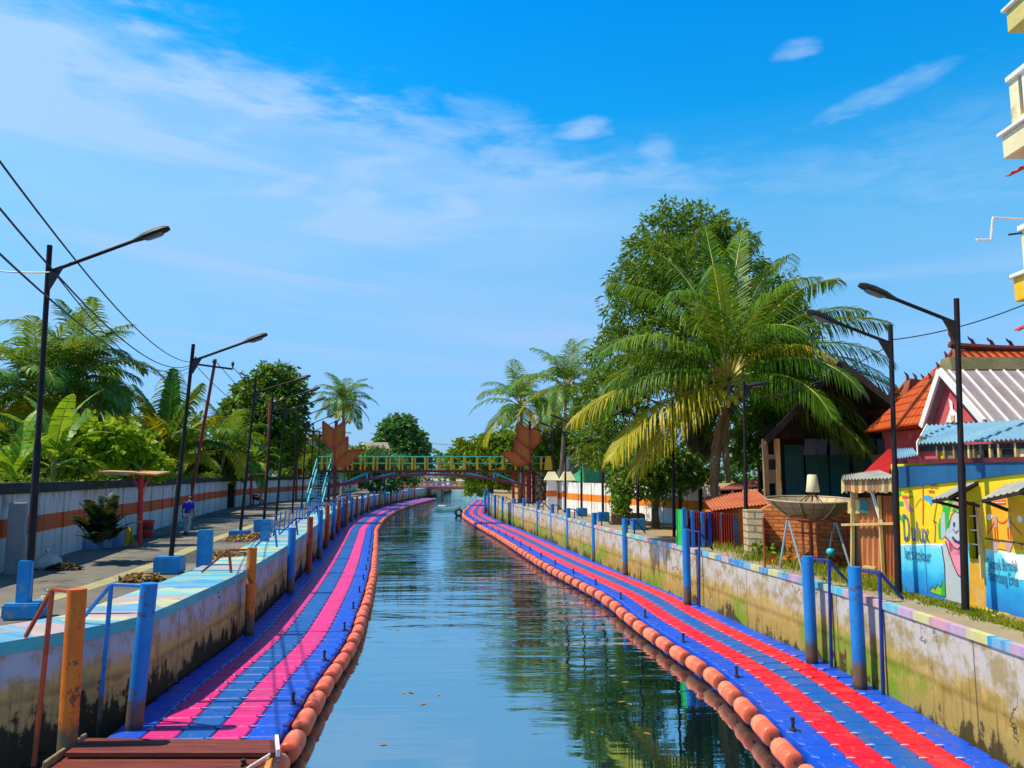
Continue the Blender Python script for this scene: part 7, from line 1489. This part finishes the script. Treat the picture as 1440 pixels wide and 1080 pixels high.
for px, py, rx, ry, k, tilt in ((1120, 69, 34, 13, .50, 0), (1245, 130, 95, 14, .40, -.20), (822, 182, 46, 17, .62, 0), (922, 212, 30, 24, .34, 0), (640, 292, 46, 18, .40, 0), (515, 275, 34, 12, .36, 0), (325, 112, 95, 24, .38, .06), (130, 82, 110, 26, .40, .16), (20, 105, 60, 50, .55, 0), (95, 145, 40, 9, .42, 0), (410, 262, 45, 14, .3, -.3), (690, 160, 70, 22, .32, .15), (1380, 200, 130, 60, .20, 0), (880, 250, 150, 14, .2, 0), (1150, 240, 120, 30, .16, 0)):
    ca, ce = azel(px, py); ra, re2 = rx / FPX * 57.3, ry / FPX * 57.3
    da = n.m('SUBTRACT', az, ca); de = n.m('SUBTRACT', n.m('SUBTRACT', el, ce), n.m('MULTIPLY', da, -tilt))
    r2 = n.m('ADD', n.m('POWER', n.m('ABSOLUTE', n.m('DIVIDE', da, ra)), 2.), n.m('POWER', n.m('ABSOLUTE', n.m('DIVIDE', de, re2)), 2.))
    r2 = n.m('ADD', r2, n.m('MULTIPLY', n.m('SUBTRACT', n.noise(n.vm('MULTIPLY', q, (3, 3, 1)), 2.6, 5, .6, .5), .5), 2.6))
    dens = n.m('ADD', dens, n.m('MULTIPLY', n.sstep(r2, 1.35, -.35), k * .85))
dens = n.m('MINIMUM', dens, .80)
CLOUD = n.mix(n.sstep(el, 4, 30), (3.7, 6.1, 10.0), (5.0, 7.2, 10.2))
final = n.mix(dens, base, CLOUD)
bg = n.new('ShaderNodeBackground'); n.put(bg.inputs[0], final); bg.inputs[1].default_value = .081
n.l.new(bg.outputs[0], n.new('ShaderNodeOutputWorld').inputs[0])
su = bpy.data.lights.new('sun', 'SUN'); su.energy = 4.9; su.angle = R(.5); su.color = (1, .88, .68); so = bpy.data.objects.new('sun', su); COL.objects.link(so)
sd = Vector((math.sin(R(SUN_AZ)) * math.cos(R(SUN_EL)), math.cos(R(SUN_AZ)) * math.cos(R(SUN_EL)), math.sin(R(SUN_EL)))); so.rotation_euler = sd.to_track_quat('Z', 'Y').to_euler(); so.location = sd * 60
cam = bpy.data.cameras.new('camera'); co = bpy.data.objects.new('camera', cam); COL.objects.link(co); co.location = (0, 0, EYE); co.rotation_euler = (PI / 2 + PITCH, 0, 0)
cam.sensor_fit = 'HORIZONTAL'; cam.sensor_width = 36; cam.lens = 36 * FPX / 1440; cam.clip_end = 4000; cam.clip_start = .1; scene.camera = co
vs = scene.view_settings; vs.view_transform = 'Standard'; vs.look = 'None'; vs.exposure = .30; vs.gamma = 1; vs.use_curve_mapping = False
scene.cycles.max_bounces = 8; scene.cycles.transparent_max_bounces = 8; scene.cycles.use_denoising = True; scene.cycles.sample_clamp_indirect = 6
